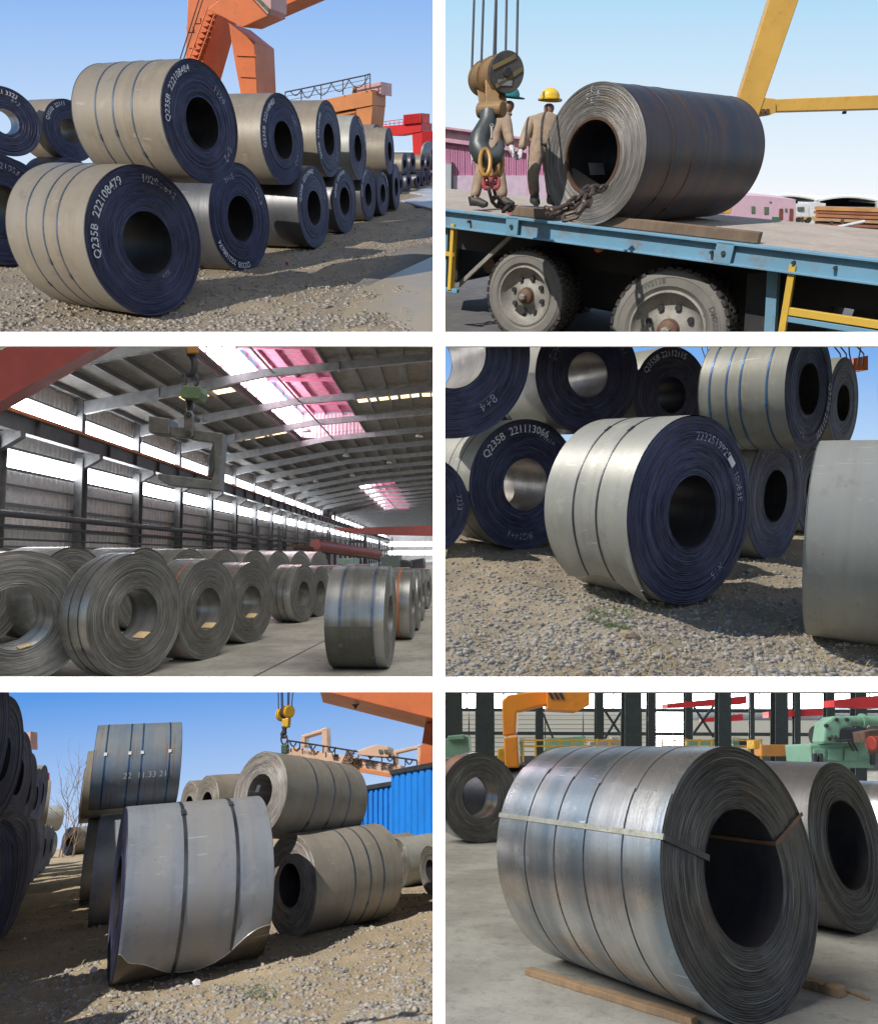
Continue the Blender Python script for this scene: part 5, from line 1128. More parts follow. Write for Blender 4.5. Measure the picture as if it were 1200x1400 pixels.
for k in range(NC - 1):
    ya, yb = Y0 + DY * k, Y0 + DY * (k + 1); near = k < 16
    for z0, z1 in ((0, 5.62), (6.50, 8.20), (8.98, 10.1)):
        if near: ribbed(ya, yb, z0, z1, pitch=.40).build("cladding_sheet", CLAD, wl, m=Rw)
        else: MB().box((XW, (ya + yb) / 2, (z0 + z1) / 2), (.04, DY - .01, z1 - z0)).build("cladding_sheet", CLAD, wl, m=Rw)
    for z0, z1 in ((5.64, 6.48), (8.22, 8.96)):
        blue = z0 > 8 and k in (13, 14)
        for j in range(2 if near else 1):
            w_ = DY / (2 if near else 1)
            MB().box((XW - .02, ya + w_ * (j + .5), (z0 + z1) / 2), (.05, w_ - .05, z1 - z0)).build("window_pane", PANE_H if not blue else mat_plain("blue_tarp", (.05, .10, .28), (.04, .08, .22), .6) if j == 0 else bpy.data.materials["blue_tarp"], wl, m=Rw)
for z, s_ in ((2.2, .10), (3.0, .10), (4.05, .14), (4.9, .10), (5.6, .12), (6.52, .12), (8.19, .10), (9.0, .10)):
    MB().box((XW + .16, Y0 + DY * 17, z), (.10, DY * 34, s_)).build("girt", HCOL, wl, m=Rw)
for k in range(NC):
    y = Y0 + DY * k
    t = thing("hall_column", "grey steel column against the hall's left wall, %s from the near end" % ORD[k], "column", (XW + .5, y, 0), group="columns of the hall's left wall")
    MB().box((0, -.26, 3.4), (.40, .05, 6.8)).build("flange", HCOL, t); MB().box((0, .26, 3.4), (.40, .05, 6.8)).build("flange", HCOL, t); MB().box((0, 0, 3.4), (.05, .46, 6.8)).build("web", HCOL, t)
    MB().box((-.12, 0, 8.4), (.34, .34, 3.2)).build("upper_shaft", HCOL, t)
    MB().prism([(.1, -.18, 6.2), (1.0, -.18, 6.75), (1.0, -.18, 7.0), (-.2, -.18, 7.0), (-.2, -.18, 6.2)], (0, .36, 0)).build("bracket", HCOL, t)
t = thing("crane_rail", "crane runway beam with an orange rail along the hall's left wall", "crane rail", (XW + 1.15, Y0, 7.0))
MB().box((0, DY * 17, .38), (.06, DY * 34, .70)).build("web", HCOL, t); MB().box((0, DY * 17, .02), (.45, DY * 34, .05)).build("flange", HCOL, t); MB().box((0, DY * 17, .74), (.45, DY * 34, .05)).build("flange", HCOL, t)
MB().box((.24, DY * 17, .80), (.06, DY * 34, .14)).build("rail", paint("orange_rail", (.70, .20, .05)), t)
for k in range(70): MB().box((.12, DY * .25 + k * DY / 2 * .97, .38), (.20, .03, .66)).build("stiffener", HCOL, t)
for z, r, x, lab in ((3.56, .15, .95, "thick dark pipe running along the hall's left wall"), (3.05, .07, 1.0, "thin dark pipe below the thick one along the hall's left wall"), (2.5, .05, 1.0, "lowest thin pipe along the hall's left wall")):
    b = MB(); b.cyl((XW + x, Y0, z), (XW + x, Y0 + DY * 34, z), r, 12); tag(b.build("wall_pipe", STEEL_D, smooth=True), lab, "pipe")
# roof
def rz(x): return float(np.interp(x, [-18.9, -9, -.5, 9], [9.95, 11.75, 12.6, 11.75]))
ROOFH = mat_plain("hall_roof_sheet", (.20, .195, .18), (.155, .15, .14), .6, dirt=(.14, .13, .12))
RAF = mat_plain("hall_rafter_grey", (.26, .27, .29), (.20, .21, .22), .5, .2)
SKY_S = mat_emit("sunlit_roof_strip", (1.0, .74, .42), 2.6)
PNK = mat_plain("pink_roof_light_sheet", (.50, .17, .27), (.38, .13, .20), .6)
PNK_P = mat_emit("pink_white_pane", (1.0, .84, .91), 16)
rf = thing("hall_roof", "dark hall roof of ribbed sheets on purlins with orange daylight strips", "roof", (-9, Y0, 11))
Rr = rf.matrix_world.inverted() @ CUR.mat
xs = [-18.9, -15.9, -13, -11.1, -9, -6, -3.2, -.5, 2.6, 5.6, 8.6]
MON = [(22.0, 53.0), (89.0, 134.0)]
for i in range(len(xs) - 1):
    xa, xb = xs[i], xs[i + 1]
    segs = [(Y0, Y0 + DY * 34)]
    if -11.2 < xa and xb < -5.9: segs = [(53.0, 89.0), (134.0, Y0 + DY * 34)]
    for y0, y1 in segs:
        n = int((y1 - y0) / 6.4) or 1
        for j in range(n):
            ya, yb = y0 + (y1 - y0) * j / n, y0 + (y1 - y0) * (j + 1) / n - .02
            MB().hexa([(xa, ya, rz(xa)), (xb - .01, ya, rz(xb)), (xb - .01, yb, rz(xb)), (xa, yb, rz(xa))], [(xa, ya, rz(xa) + .05), (xb - .01, ya, rz(xb) + .05), (xb - .01, yb, rz(xb) + .05), (xa, yb, rz(xa) + .05)]).build("roof_sheet", ROOFH, rf, m=Rr)
for x in np.arange(-18.2, 8.5, 1.36):
    for y0, y1 in ([(Y0, Y0 + DY * 34)] if not -11.1 < x < -6 else [(53.2, 88.8), (134.2, Y0 + DY * 34)]):
        MB().box((x, (y0 + y1) / 2, rz(x) - .13), (.09, y1 - y0, .24)).build("purlin", HCOL, rf, m=Rr)
for k in range(NC):
    y = Y0 + DY * k
    t = thing("hall_rafter", "sloping grey roof rafter of the hall, %s from the near end" % ORD[k], "rafter", (XW, y, 9.5), group="rafters of the hall roof")
    Rq = t.matrix_world.inverted() @ CUR.mat
    for xa, xb in ((-18.9, -9), (-9, -.5), (-.5, 8.8)):
        MB().hexa([(xa, y - .12, rz(xa) - (.95 if xa < -15 else .68)), (xb, y - .12, rz(xb) - .68), (xb, y + .12, rz(xb) - .68), (xa, y + .12, rz(xa) - (.95 if xa < -15 else .68))], [(xa, y - .12, rz(xa) - .27), (xb, y - .12, rz(xb) - .27), (xb, y + .12, rz(xb) - .27), (xa, y + .12, rz(xa) - .27)]).build("rafter_beam", RAF, t, m=Rq)
    if k < 12:
        for x in (-14.5, -5.2):
            MB().box((x, y, rz(x) - .5), (.10, .34, .5)).build("splice_plate", RAF, t, m=Rq)
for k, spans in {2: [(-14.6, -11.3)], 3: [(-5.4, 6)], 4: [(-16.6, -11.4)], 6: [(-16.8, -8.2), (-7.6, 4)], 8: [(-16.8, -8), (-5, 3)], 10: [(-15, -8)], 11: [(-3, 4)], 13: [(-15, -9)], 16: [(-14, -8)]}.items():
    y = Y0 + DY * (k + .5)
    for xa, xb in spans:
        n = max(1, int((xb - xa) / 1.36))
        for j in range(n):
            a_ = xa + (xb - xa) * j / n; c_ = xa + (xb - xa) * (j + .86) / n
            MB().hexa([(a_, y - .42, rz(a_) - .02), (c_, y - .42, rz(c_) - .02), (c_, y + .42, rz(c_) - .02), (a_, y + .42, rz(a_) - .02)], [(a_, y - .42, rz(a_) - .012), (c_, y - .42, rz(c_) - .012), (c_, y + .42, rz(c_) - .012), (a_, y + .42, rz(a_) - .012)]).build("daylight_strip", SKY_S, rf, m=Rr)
for q, (y0, y1) in enumerate(MON):
    t = thing("roof_monitor", ["near pink roof lantern with a row of bright panes", "far pink roof lantern deep in the hall"][q], "skylight", (-8.5, y0, 12.2), group="roof lanterns")
    Rq = t.matrix_world.inverted() @ CUR.mat; xa, xb = -11.1, -6.0; za, zb = rz(xa), rz(xb); zt = zb + 1.35
    n = int((y1 - y0) / 2.1)
    for j in range(n):
        ya, yb = y0 + (y1 - y0) * j / n, y0 + (y1 - y0) * (j + .93) / n
        MB().box((xa - .03, (ya + yb) / 2, (za + zt) / 2 - .05), (.05, yb - ya, zt - za - .35)).build("window_pane", PNK_P, t, m=Rq)
        MB().box((xa, yb + .07, (za + zt) / 2), (.12, .12, zt - za)).build("mullion", PNK, t, m=Rq)
        if j % 3 == 0: MB().box((-8.5, ya, zt - .2), (5.1, .14, .26)).build("cross_beam", PNK, t, m=Rq)
    MB().box((xb + .03, (y0 + y1) / 2, (zb + zt) / 2), (.05, y1 - y0, zt - zb)).build("side_sheet", PNK, t, m=Rq)
    for j in range(12):
        a_ = y0 + (y1 - y0) * j / 12; MB().box((-8.5, a_ + (y1 - y0) / 24, zt + .08), (5.2, (y1 - y0) / 12 - .03, .05)).build("roof_sheet", PNK, t, m=Rq)
    for x in (-10.2, -9.2, -7.8, -6.9): MB().box((x, (y0 + y1) / 2, zt - .05), (.08, y1 - y0, .18)).build("purlin", PNK, t, m=Rq)
    bb = ribbed(xa, xb, 0, 1, 0, .3, .05); bb.v = [(v[1], y1 - v[0], za + .0 + v[2] * (zt - za)) for v in bb.v]; bb.build("end_sheet", mat_plain("pale_pink_sheet", (.72, .55, .60), (.6, .45, .5), .6) if q == 0 else PNK, t, m=Rq)
    b = MB(); b.cyl((-8.6, y0, rz(-8.6) - .5), (-8.6, y1, rz(-8.6) - .5), .06, 8); b.build("tie_rod", RAF, t, m=Rq)
LAMP = mat_plain("unlit_lamp_shade", (.55, .55, .57), (.45, .45, .47), .4)
for i, (x, y, lab) in enumerate([(-9.4, 46.5, "under the near roof lantern"), (-8.4, 59, "past the near roof lantern"), (-9.5, 72, "on the left roof slope"), (-1.6, 52.9, "on the right roof slope, nearest"), (-13.5, 72, "over the wall side of the hall"), (-5.0, 65.7, "in the middle of the roof")]):
    t = thing("hall_lamp", "unlit round lamp hanging " + lab, "lamp", (x, y, rz(x) - 1.05), group="unlit lamps of the hall")
    MB().lathe([(0, .30), (.03, .31), (.18, .22), (.24, .07), (.30, .05)], 18, 'Z').build("lamp_shade", LAMP, t, smooth=True); MB().cyl((0, 0, .3), (0, 0, .8), .02, 6).build("stem", STEEL_D, t)
# end wall
t = thing("end_wall", "far end wall of the hall with two bright window bands", "wall", (-5, 243, 0)); Rq = t.matrix_world.inverted() @ CUR.mat
for z0, z1, mt, nm in ((0, 2.2, CLAD, "cladding_sheet"), (2.25, 3.6, PANE_H, "window_pane"), (3.65, 5.3, CLAD, "cladding_sheet"), (5.35, 7.0, PANE_H, "window_pane"), (7.05, 13, CLAD, "cladding_sheet")):
    for i in range(4): MB().box((-15.5 + i * 7, 243, (z0 + z1) / 2), (6.9, .1, z1 - z0)).build(nm, mt, t, m=Rq)
# overhead cranes and pipe
DRED = paint("hall_crane_red", (.32, .075, .07), (.24, .07, .06))
b = MB(); Yt = 20.0; extr(b, HALL, [(-40, 572), (-40, 497), (60, 452), (172, 452)], Yt, (.3, .9, .35)); tag(b.build("crane_girder", DRED), "big red crane girder crossing the hall's upper left corner", "crane")
b = MB(); extr(b, HALL, [(455, 721), (470, 722), (610, 718), (610, 733), (500, 730), (470, 728)], 90, (0, 2, 0)); tag(b.build("crane_girder", DRED), "far red crane girder spanning the depth of the hall", "crane")
b = MB(); b.tube([HALL.dep(431, 745, 60), HALL.dep(517, 757, 78)], [.55, .46], 16); tag(b.build("red_pipe", DRED, smooth=True), "fat red pipe lying raised along the wall deep in the hall", "pipe")
b = MB(); b.tube([HALL.dep(400, 747, 55), HALL.dep(520, 764, 90)], [.22, .22], 10); tag(b.build("dark_pipe", STEEL_R, smooth=True), "thinner rusty pipe under the fat red pipe", "pipe")
for pts, Y, mt, lab in (([(520, 762), (545, 758), (546, 776), (520, 776)], 45, mat_plain("dark_green_machine", (.08, .11, .10), (.06, .08, .075), .5), "dark green machine block deep in the hall"), ([(560, 766), (578, 763), (580, 777), (560, 777)], 48, STEEL_D, "dark machine right of the green block deep in the hall"),
                        ([(462, 763), (484, 763), (484, 772), (462, 772)], 50, mat_plain("teal_machine", (.20, .32, .28), (.15, .25, .22), .5), "small teal cabinet under the fat red pipe"), ([(545, 765), (562, 768), (562, 776), (545, 776)], 46, STEEL_D, "sloping dark chute between the far machines")):
    b = MB(); extr(b, HALL, pts, Y, (.1, 2, 0)); tag(b.build("machine", mt, bevel=.05), lab, "machine")
for i in range(6):
    x = -15 + i * 1.1; p = (x + 2 * (i % 2), 58 + i * 7, 0)
    t = thing("pipe_rack", "dark steel pipe rack frame along the hall's wall, %s from the near end" % ORD[i], "rack", p, group="pipe racks along the hall wall")
    for xx in (-.9, .9): MB().box((xx, 0, 2.2), (.16, .16, 4.4)).build("post", STEEL_D, t)
    for z in (2.6, 3.6): MB().box((0, 0, z), (2.0, .14, .16)).build("cross_bar", STEEL_D, t)
    MB().bar((-.9, 0, .3), (.9, 0, 2.5), .10, .10).build("brace", STEEL_D, t)
# C hook with load cell
Yk = 12.0
GUN = mat_plain("gunmetal_hook", (.13, .13, .13), (.19, .19, .19), .42, .5, scale=7, bst=.3)
root = thing("coil_hook", "dark steel C hook hanging on a green load cell under the hall roof", "lifting hook", HALL.dep(260, 671, Yk))
R0 = root.matrix_world.inverted() @ CUR.mat
gp("counterweight", [(203, 568), (232, 572), (232, 594), (203, 591)], Yk - .12, (0, .42, 0), GUN, root, R0, .02)
gp("top_arm", [(231, 582), (252, 584), (278, 589), (305, 592), (303, 609), (285, 604), (250, 598), (231, 595)], Yk - .05, (0, .26, 0), GUN, root, R0, .015)
gp("upright", [(290, 594), (305, 592), (300, 671), (286, 668), (292, 645)], Yk - .06, (0, .28, 0), GUN, root, R0, .015)
gp("lower_arm", [(216, 647), (240, 650), (286, 656), (298, 664), (298, 671), (278, 668), (232, 664), (216, 655)], Yk - .05, (0, .26, 0), GUN, root, R0, .015)
gp("guard", [(287, 618), (292, 604), (293, 640), (289, 652), (284, 652)], Yk - .09, (0, .1, 0), STEEL_D, root, R0, .01)
gp("link_plate", [(251, 568), (254, 561), (262, 561), (265, 568), (264, 596), (258, 600), (252, 597)], Yk - .14, (0, .07, 0), GUN, root, R0, .02)
for y_ in (566.5, 592): b = MB(); P_ = HALL.dep(257.5, y_, Yk - .16); b.cyl(P_, P_ + np.array([0, .5, 0]), .055, 12); b.build("bolt", STEEL_D, root, m=R0, bevel=.008)
gp("load_cell", [(247, 534), (249, 526), (275, 529), (276, 537), (272, 546), (247, 544)], Yk - .2, (0, .34, 0), mat_plain("green_load_cell_paint", (.14, .22, .12), (.10, .16, .09), .45), root, R0, .02)
for x in (252, 268): b = MB(); b.tube([HALL.dep(x + 3 * math.sin(a), 520 + 7.5 * math.cos(a), Yk) for a in np.linspace(0, 6.283, 15)[:-1]], .022, 8, closed=True); b.build("shackle", STEEL_D, root, m=R0)
b = MB(); b.tube([HALL.dep(x, y, Yk) for x, y in ((262, 486), (266, 494), (266, 505), (262, 512), (257, 513), (254, 509))], [.07, .07, .065, .06, .045, .02], 10); b.build("hook", STEEL_D, root, m=R0, smooth=True)
b = MB(); b.cyl(HALL.dep(262, 452, Yk), HALL.dep(262, 488, Yk), .10, 14); b.build("hook_block", mat_plain("hook_block_dark", (.05, .05, .055), (.10, .07, .03), .5), root, m=R0, bevel=.02)
gp("block_cheek", [(255, 462), (271, 462), (271, 483), (255, 483)], Yk - .14, (0, .05, 0), paint("hook_block_orange", (.45, .22, .05)), root, R0, .02)
gp("lower_link", [(254, 546), (262, 546), (262, 562), (255, 562)], Yk - .05, (0, .12, 0), STEEL_D, root, R0, .02)
# ================================================================== 6. coil being set on a flatbed truck
CUR = TRUCK; TRUCK.upright = False
sky_sheet(TRUCK, (.95, .97, 1.0), (.42, .70, .93), -20, 85)
A = Vector(TRUCK.dep(608, 286, 8.24)); B = Vector(TRUCK.dep(1200, 355, 5.77))
e1 = (B - A).normalized(); e3 = (Vector((0, 0, 1)) - e1 * e1.z).normalized(); e2 = e3.cross(e1)
TM = Matrix(((e1.x, e2.x, e3.x, A.x), (e1.y, e2.y, e3.y, A.y), (e1.z, e2.z, e3.z, A.z), (0, 0, 0, 1))); TI = TM.inverted()
CAM = TI @ Vector((0, 0, TRUCK.H))
def TP(px, py, y=0.0):                                       # truck coordinates where the view meets the plane y
    d = TI.to_3x3() @ Vector(TRUCK.ray(px, py)); t = (y - CAM.y) / d.y
    return CAM + d * t
RAILB = paint("truck_blue", (.14, .30, .43), (.20, .13, .09), .6)
DECK = mat_ground("chequer_deck", ((.40, .35, .31), (.34, .30, .27), (.46, .40, .35), (.25, .19, .15)), 2.0, .4)
TYRE = mat_plain("dusty_tyre", (.185, .175, .162), (.14, .134, .124), .9, scale=2.2, bst=.1, dirt=(.20, .19, .175))
TREAD = mat_plain("black_tread", (.022, .022, .024), (.05, .048, .045), .9, dirt=(.14, .13, .12))
RIM = mat_plain("dusty_rim", (.31, .295, .275), (.21, .20, .185), .6, .25, scale=5, dirt=(.13, .10, .075))
UNDER = mat_plain("truck_underframe", (.022, .022, .026), (.035, .033, .033), .7)
YELG = paint("guard_yellow", (.62, .40, .06), (.35, .22, .08))
tr = thing("flatbed_truck", "flatbed truck with blue side rail and dusty twin wheels carrying the coil", "truck", m=TM)
Lx0, Lx1 = -3.2, 6.4
ny = 6
for i in range(ny): MB().box(((Lx0 + Lx1) / 2, .10 + (i + .5) * 3.2 / ny, -.02), (Lx1 - Lx0, 3.2 / ny - .012, .04)).build("deck_plate", DECK, tr)
# raised chequer studs, one countless lot
rng = np.random.default_rng(4); n = 5200
gx, gy = np.meshgrid(np.arange(Lx0, Lx1, .085), np.arange(.14, 3.2, .085)); P_ = np.stack([gx.ravel() + .04 * (np.round(gy.ravel() / .085) % 2), gy.ravel(), 0 * gx.ravel()], -1)
an = np.where((np.arange(len(P_)) % 2) == 0, .8, -.8); d = np.stack([np.cos(an), np.sin(an), 0 * an], -1) * .026; w = np.stack([-np.sin(an), np.cos(an), 0 * an], -1) * .008; up = np.array([0, 0, .005])
V = np.stack([P_ - d, P_ - w, P_ + d, P_ + w, P_ + up], 1).reshape(-1, 3); o = 5 * np.arange(len(P_))[:, None]
tag(link("deck_stud", npmesh("deck_stud", V, np.concatenate([o + [[0, 1, 4]], o + [[1, 2, 4]], o + [[2, 3, 4]], o + [[3, 0, 4]]])), DECK, tr), kind="stuff")
MB().box(((Lx0 + Lx1) / 2, .05, -.012), (Lx1 - Lx0, .12, .024)).build("rail_flange", RAILB, tr, bevel=.004)
MB().box(((Lx0 + Lx1) / 2, .06, -.105), (Lx1 - Lx0, .02, .17)).build("side_rail", RAILB, tr)
MB().box(((Lx0 + Lx1) / 2, .05, -.20), (Lx1 - Lx0, .12, .02)).build("rail_flange", RAILB, tr, bevel=.004)
MB().box(((Lx0 + Lx1) / 2, 3.36, -.1), (Lx1 - Lx0, .10, .18)).build("side_rail", RAILB, tr)
for px, py in ((700, 306), (990, 341)):
    p = TP(px, py, 0); k = MB().box((p.x, .005, -.105), (.17, .03, .20)).build("stake_pocket", RAILB, tr, bevel=.004)
    MB().cyl((p.x, -.03, -.10), (p.x, .0, -.10), .022, 10).build("bolt", STEEL_D, k)
for px, py in ((1145, 352), (975, 327), (640, 296), (1090, 336)): p = TP(px, py, 0); MB().cyl((p.x, -.005, -.11), (p.x, .06, -.11), .016, 8).build("rail_hole", UNDER, tr)
for y_ in (.95, 2.3): MB().box(((Lx0 + Lx1) / 2, y_, -.40), (Lx1 - Lx0, .14, .36)).build("chassis_beam", UNDER, tr)
for i in range(16): MB().box((Lx0 + .3 + i * .6, 1.7, -.13), (.09, 3.1, .16)).build("cross_member", UNDER, tr)
for x_, w_ in ((-1.6, 1.9), (1.0, 2.2), (3.4, 2.0), (5.4, 1.6)): MB().box((x_, 1.75, -.78), (w_, 1.0, .72)).build("underbody_shade_box", UNDER, tr, bevel=.06)  # added black boxes stand in for the shade under the deck
def wheel(px, py, r, yy, full=True):
    c = TP(px, py, yy); W = .27
    prof = [(.0, r * .65), (-.02, r * .68), (-.030, r * .72), (-.034, r * .725), (-.035, r * .80), (-.034, r * .86), (-.039, r * .865), (-.037, r * .885), (-.030, r * .89), (-.025, r * .92), (.0, r * .975), (.02, r * .985), (W - .02, r * .985), (W, r * .975), (W + .02, r * .9), (W + .02, r * .64), (W, r * .6)]
    b = MB(); b.lathe(prof, 72, 'Y'); ty = b.build("wheel", TYRE, tr, c, smooth=True)
    b = MB(); nb = 40
    for i in range(nb):
        a = 2 * math.pi * i / nb
        for q, (y0, y1, sk) in enumerate(((-.012, .075, 0), (.09, .155, .5), (.17, .262, 0))):
            aa = a + sk * 2 * math.pi / nb; Rm2 = Matrix.Rotation(-aa, 3, 'Y')
            b.box(Rm2 @ Vector((0, (y0 + y1) / 2, r * .995)), (2 * math.pi * r / nb * .66, y1 - y0, .035), Rm2)
    b.build("tread", TREAD, ty)["kind"] = "stuff"
    b = MB(); b.lathe([(.0, r * .665), (-.025, r * .66), (-.03, r * .625), (.0, r * .605), (.05, r * .56), (.09, r * .47), (.10, r * .40), (.085, r * .30), (.06, r * .22), (.05, r * .10), (.05, 0.001)], 64, 'Y'); rm = b.build("rim", RIM, ty, smooth=True)
    if full:
        for i in range(8):
            a = 2 * math.pi * i / 8 + .2; q = Vector((math.sin(a), 0, math.cos(a))) * r * .385
            MB().cyl(q + Vector((0, .055, 0)), q + Vector((0, .105, 0)), r * .052, 12).build("rim_hole", UNDER, ty)
        b = MB(); b.lathe([(.06, r * .19), (-.01, r * .17), (-.03, r * .13), (-.04, .001)], 24, 'Y'); b.build("hub", STEEL_R, ty, smooth=True)
        b = MB(); b.lathe([(-.03, r * .085), (-.075, r * .08), (-.085, r * .05), (-.085, .001)], 6, 'Y'); b.build("hub_nut", RIM, ty)
    if full == 2:
        LET = mat_plain("tyre_lettering", (.06, .06, .06), (.1, .1, .1), .8)
        for ch, ph in (("WS118", 116), ("DMRSS", 24)):
            me = text_mesh(ch, .085, .002); n_ = len(me.vertices); co = np.zeros(n_ * 3, np.float32); me.vertices.foreach_get("co", co); co = co.reshape(-1, 3)
            an_ = math.radians(ph) - co[:, 0] / (r * .8); rr = r * .775 + co[:, 1]
            me.vertices.foreach_set("co", np.stack([rr * np.cos(an_), np.full(n_, -.0385), rr * np.sin(an_)], -1).astype(np.float32).ravel()); me.update(); link("tyre_lettering", me, LET, ty)
    return ty
WL = wheel(717, 405, .55, .22, 1); WR = wheel(911, 452, .655, .20, 2)
wheel(728, 405, .55, .58, False); wheel(922, 452, .655, .56, False)
wheel(760, 400, .55, 2.6, False); wheel(960, 445, .655, 2.6, False)
for px in (717, 910): c = TP(px, 425, .4); MB().cyl((c.x, .3, c.z), (c.x, 3.0, c.z), .09, 12).build("axle", UNDER, tr)
def tbar(name, mat, p0, p1, w, h, y=0.06, y1=None):
    return MB().bar(TP(*p0, y), TP(*p1, y if y1 is None else y1), w, h).build(name, mat, tr, bevel=.004)
tbar("guard_post", YELG, (1084, 362), (1066, 470), .085, .06); tbar("guard_post", RAILB, (1058, 362), (1052, 470), .12, .10, .3)
tbar("guard_bar", YELG, (1076, 425), (1215, 446), .05, .07); tbar("guard_bar", RAILB, (1076, 436), (1215, 458), .04, .05)
tbar("mudflap", UNDER, (1047, 372), (1040, 470), .02, .36, .45)
tbar("guard_post", YELG, (621, 306), (616, 396), .09, .05); tbar("guard_post", RAILB, (612, 306), (608, 398), .05, .05, .1); tbar("guard_bar", YELG, (600, 346), (622, 348), .06, .05); tbar("guard_bar", RAILB, (600, 394), (626, 398), .06, .05)
tbar("guard_brace", RIM, (626, 391), (699, 322), .05, .05, .25)
p = TP(820, 339, .12); MB().cyl((p.x, .06, p.z), (p.x, .16, p.z), .045, 14).build("side_lamp", mat_plain("orange_lens", (.60, .18, .05), (.5, .15, .05), .25), tr, bevel=.01)
p = TP(820, 331, .12); MB().box((p.x, .12, p.z), (.10, .06, .04)).build("lamp_bracket", STEEL_D, tr)
p = TP(685, 360, .9); MB().cyl((p.x, .6, p.z), (p.x, 1.2, p.z), .10, 14).build("air_tank", STEEL_R, tr)

# the coil, its chocks and chain
cl = coil("big dark mill scale coil with grey end lying on the truck's deck", 1.63, 7.99, 2.04, -140.8, .675, 2.36, .52, face=mat_face("wound_edge_truck_coil", (.10, .095, .09), (.25, .24, .23), .5, .3, 120), wrap=WRAP_TRUCK, inner=BORE_DARK, straps=(.20, .36), strap_mat=mat_plain("rust_brown_strap", (.10, .06, .045), (.06, .045, .04), .6, .3), q=1, seed=200, tele=.0035, strap_w=.03)
R_ = .675
MB().lathe([(-.02, R_ * .50), (.012, R_ * .505), (.012, R_ * .545), (-.02, R_ * .55)], 96).build("inner_turn", mat_plain("rusty_inner_turn", (.13, .075, .05), (.08, .05, .04), .5, .3), cl, (0, 0, R_), smooth=True)
MB().box((0, 0, 0), (.26, .13, .004)).build("paper_label", mat_plain("grey_bore_label", (.45, .48, .55), (.35, .37, .42), .7), cl, (-.5, R_ * .505 * math.cos(math.radians(200)), R_ + R_ * .505 * math.sin(math.radians(200))), (math.radians(110), 0, 0))
for ph, d0 in ((96, .77), (96, .92), (102, .84), (88, .85)): arc_text(cl, "E", ph, R_ * d0, .075, CHALK, .016, .0, name="chalk_note").matrix_local = lmat((0, 0, R_))
WOOD_D = mat_wrap("weathered_deck_timber", (.20, .135, .09), (.12, .085, .06), .3, .85, 0., (.07, .05, .035))
def plank(label, pa, pb_, w, h, y, mat=WOOD_D):
    a, b_ = TP(*pa, y), TP(*pb_, y); L = b_.x - a.x
    o = MB().box((0, 0, 0), (L, w, h)).build("timber_chock", mat, None, m=TM @ lmat(((a.x + b_.x) / 2, y, h / 2 + .006)), bevel=.006)
    return tag(o, label, "timber", "timbers on the truck deck")
plank("long weathered timber lying along the deck at the coil's foot", (815, 302), (1040, 320), .12, .10, .16)
plank("short timber with a red painted end left of the coil's foot", (702, 290), (756, 298), .12, .10, .17)
p = TP(702, 291, .17); tag(MB().box((0, 0, 0), (.04, .128, .108)).build("red_timber_end", mat_plain("red_end_paint", (.45, .12, .10), (.35, .1, .08), .8), None, m=TM @ lmat((p.x - .01, .17, .06))), "red painted cap on the end of the short deck timber", "timber")
CHAIN = mat_plain("chain_steel", (.10, .075, .06), (.05, .042, .04), .5, .5, scale=9, dirt=(.2, .11, .06))
def chain(label, pts, ln, r, name="lifting_chain"):
    P = [Vector([float(c) for c in q]) for q in pts]; t = thing(name, label, "chain", P[0]); Rq = t.matrix_world.inverted() @ CUR.mat
    S = [0]
    for a, b_ in zip(P, P[1:]): S.append(S[-1] + (b_ - a).length)
    def atS(s):
        for i in range(len(P) - 1):
            if s <= S[i + 1] or i == len(P) - 2: return P[i].lerp(P[i + 1], (s - S[i]) / (S[i + 1] - S[i]))
    n = max(2, int(S[-1] / ln))
    for i in range(n):
        a, b_ = atS(S[-1] * i / n), atS(S[-1] * (i + 1) / n); d = (b_ - a).normalized(); u = Vector((0, 0, 1)) if abs(d.z) < .8 else Vector((1, 0, 0)); s_ = d.cross(u).normalized(); v_ = s_.cross(d); q = (s_ + v_).normalized() if i % 2 else (s_ - v_).normalized()
        c = (a + b_) / 2; l2 = ln * .40; w2 = ln * .24
        b = MB(); b.tube([c + d * (l2 * (1 if math.cos(g) > 0 else -1) + w2 * math.cos(g)) + q * w2 * math.sin(g) * 1.3 for g in np.linspace(0, 2 * math.pi, 19)[:-1]], r, 7, closed=True); b.build("chain_link", CHAIN, t, m=Rq, smooth=True)
    return t
chain("heavy chain running from the coil's hole down to the deck", [TRUCK.dep(x, y, Y) for x, y, Y in ((826, 258, 6.5), (806, 258, 6.22), (790, 272, 6.12), (776, 284, 6.05), (758, 290, 6.1), (748, 287, 6.5))], .115, .019)
chain("second loop of heavy chain lying before the coil's end", [TRUCK.dep(x, y, Y) for x, y, Y in ((806, 260, 6.15), (803, 276, 6.0), (792, 292, 5.98), (770, 298, 6.05))], .115, .019)

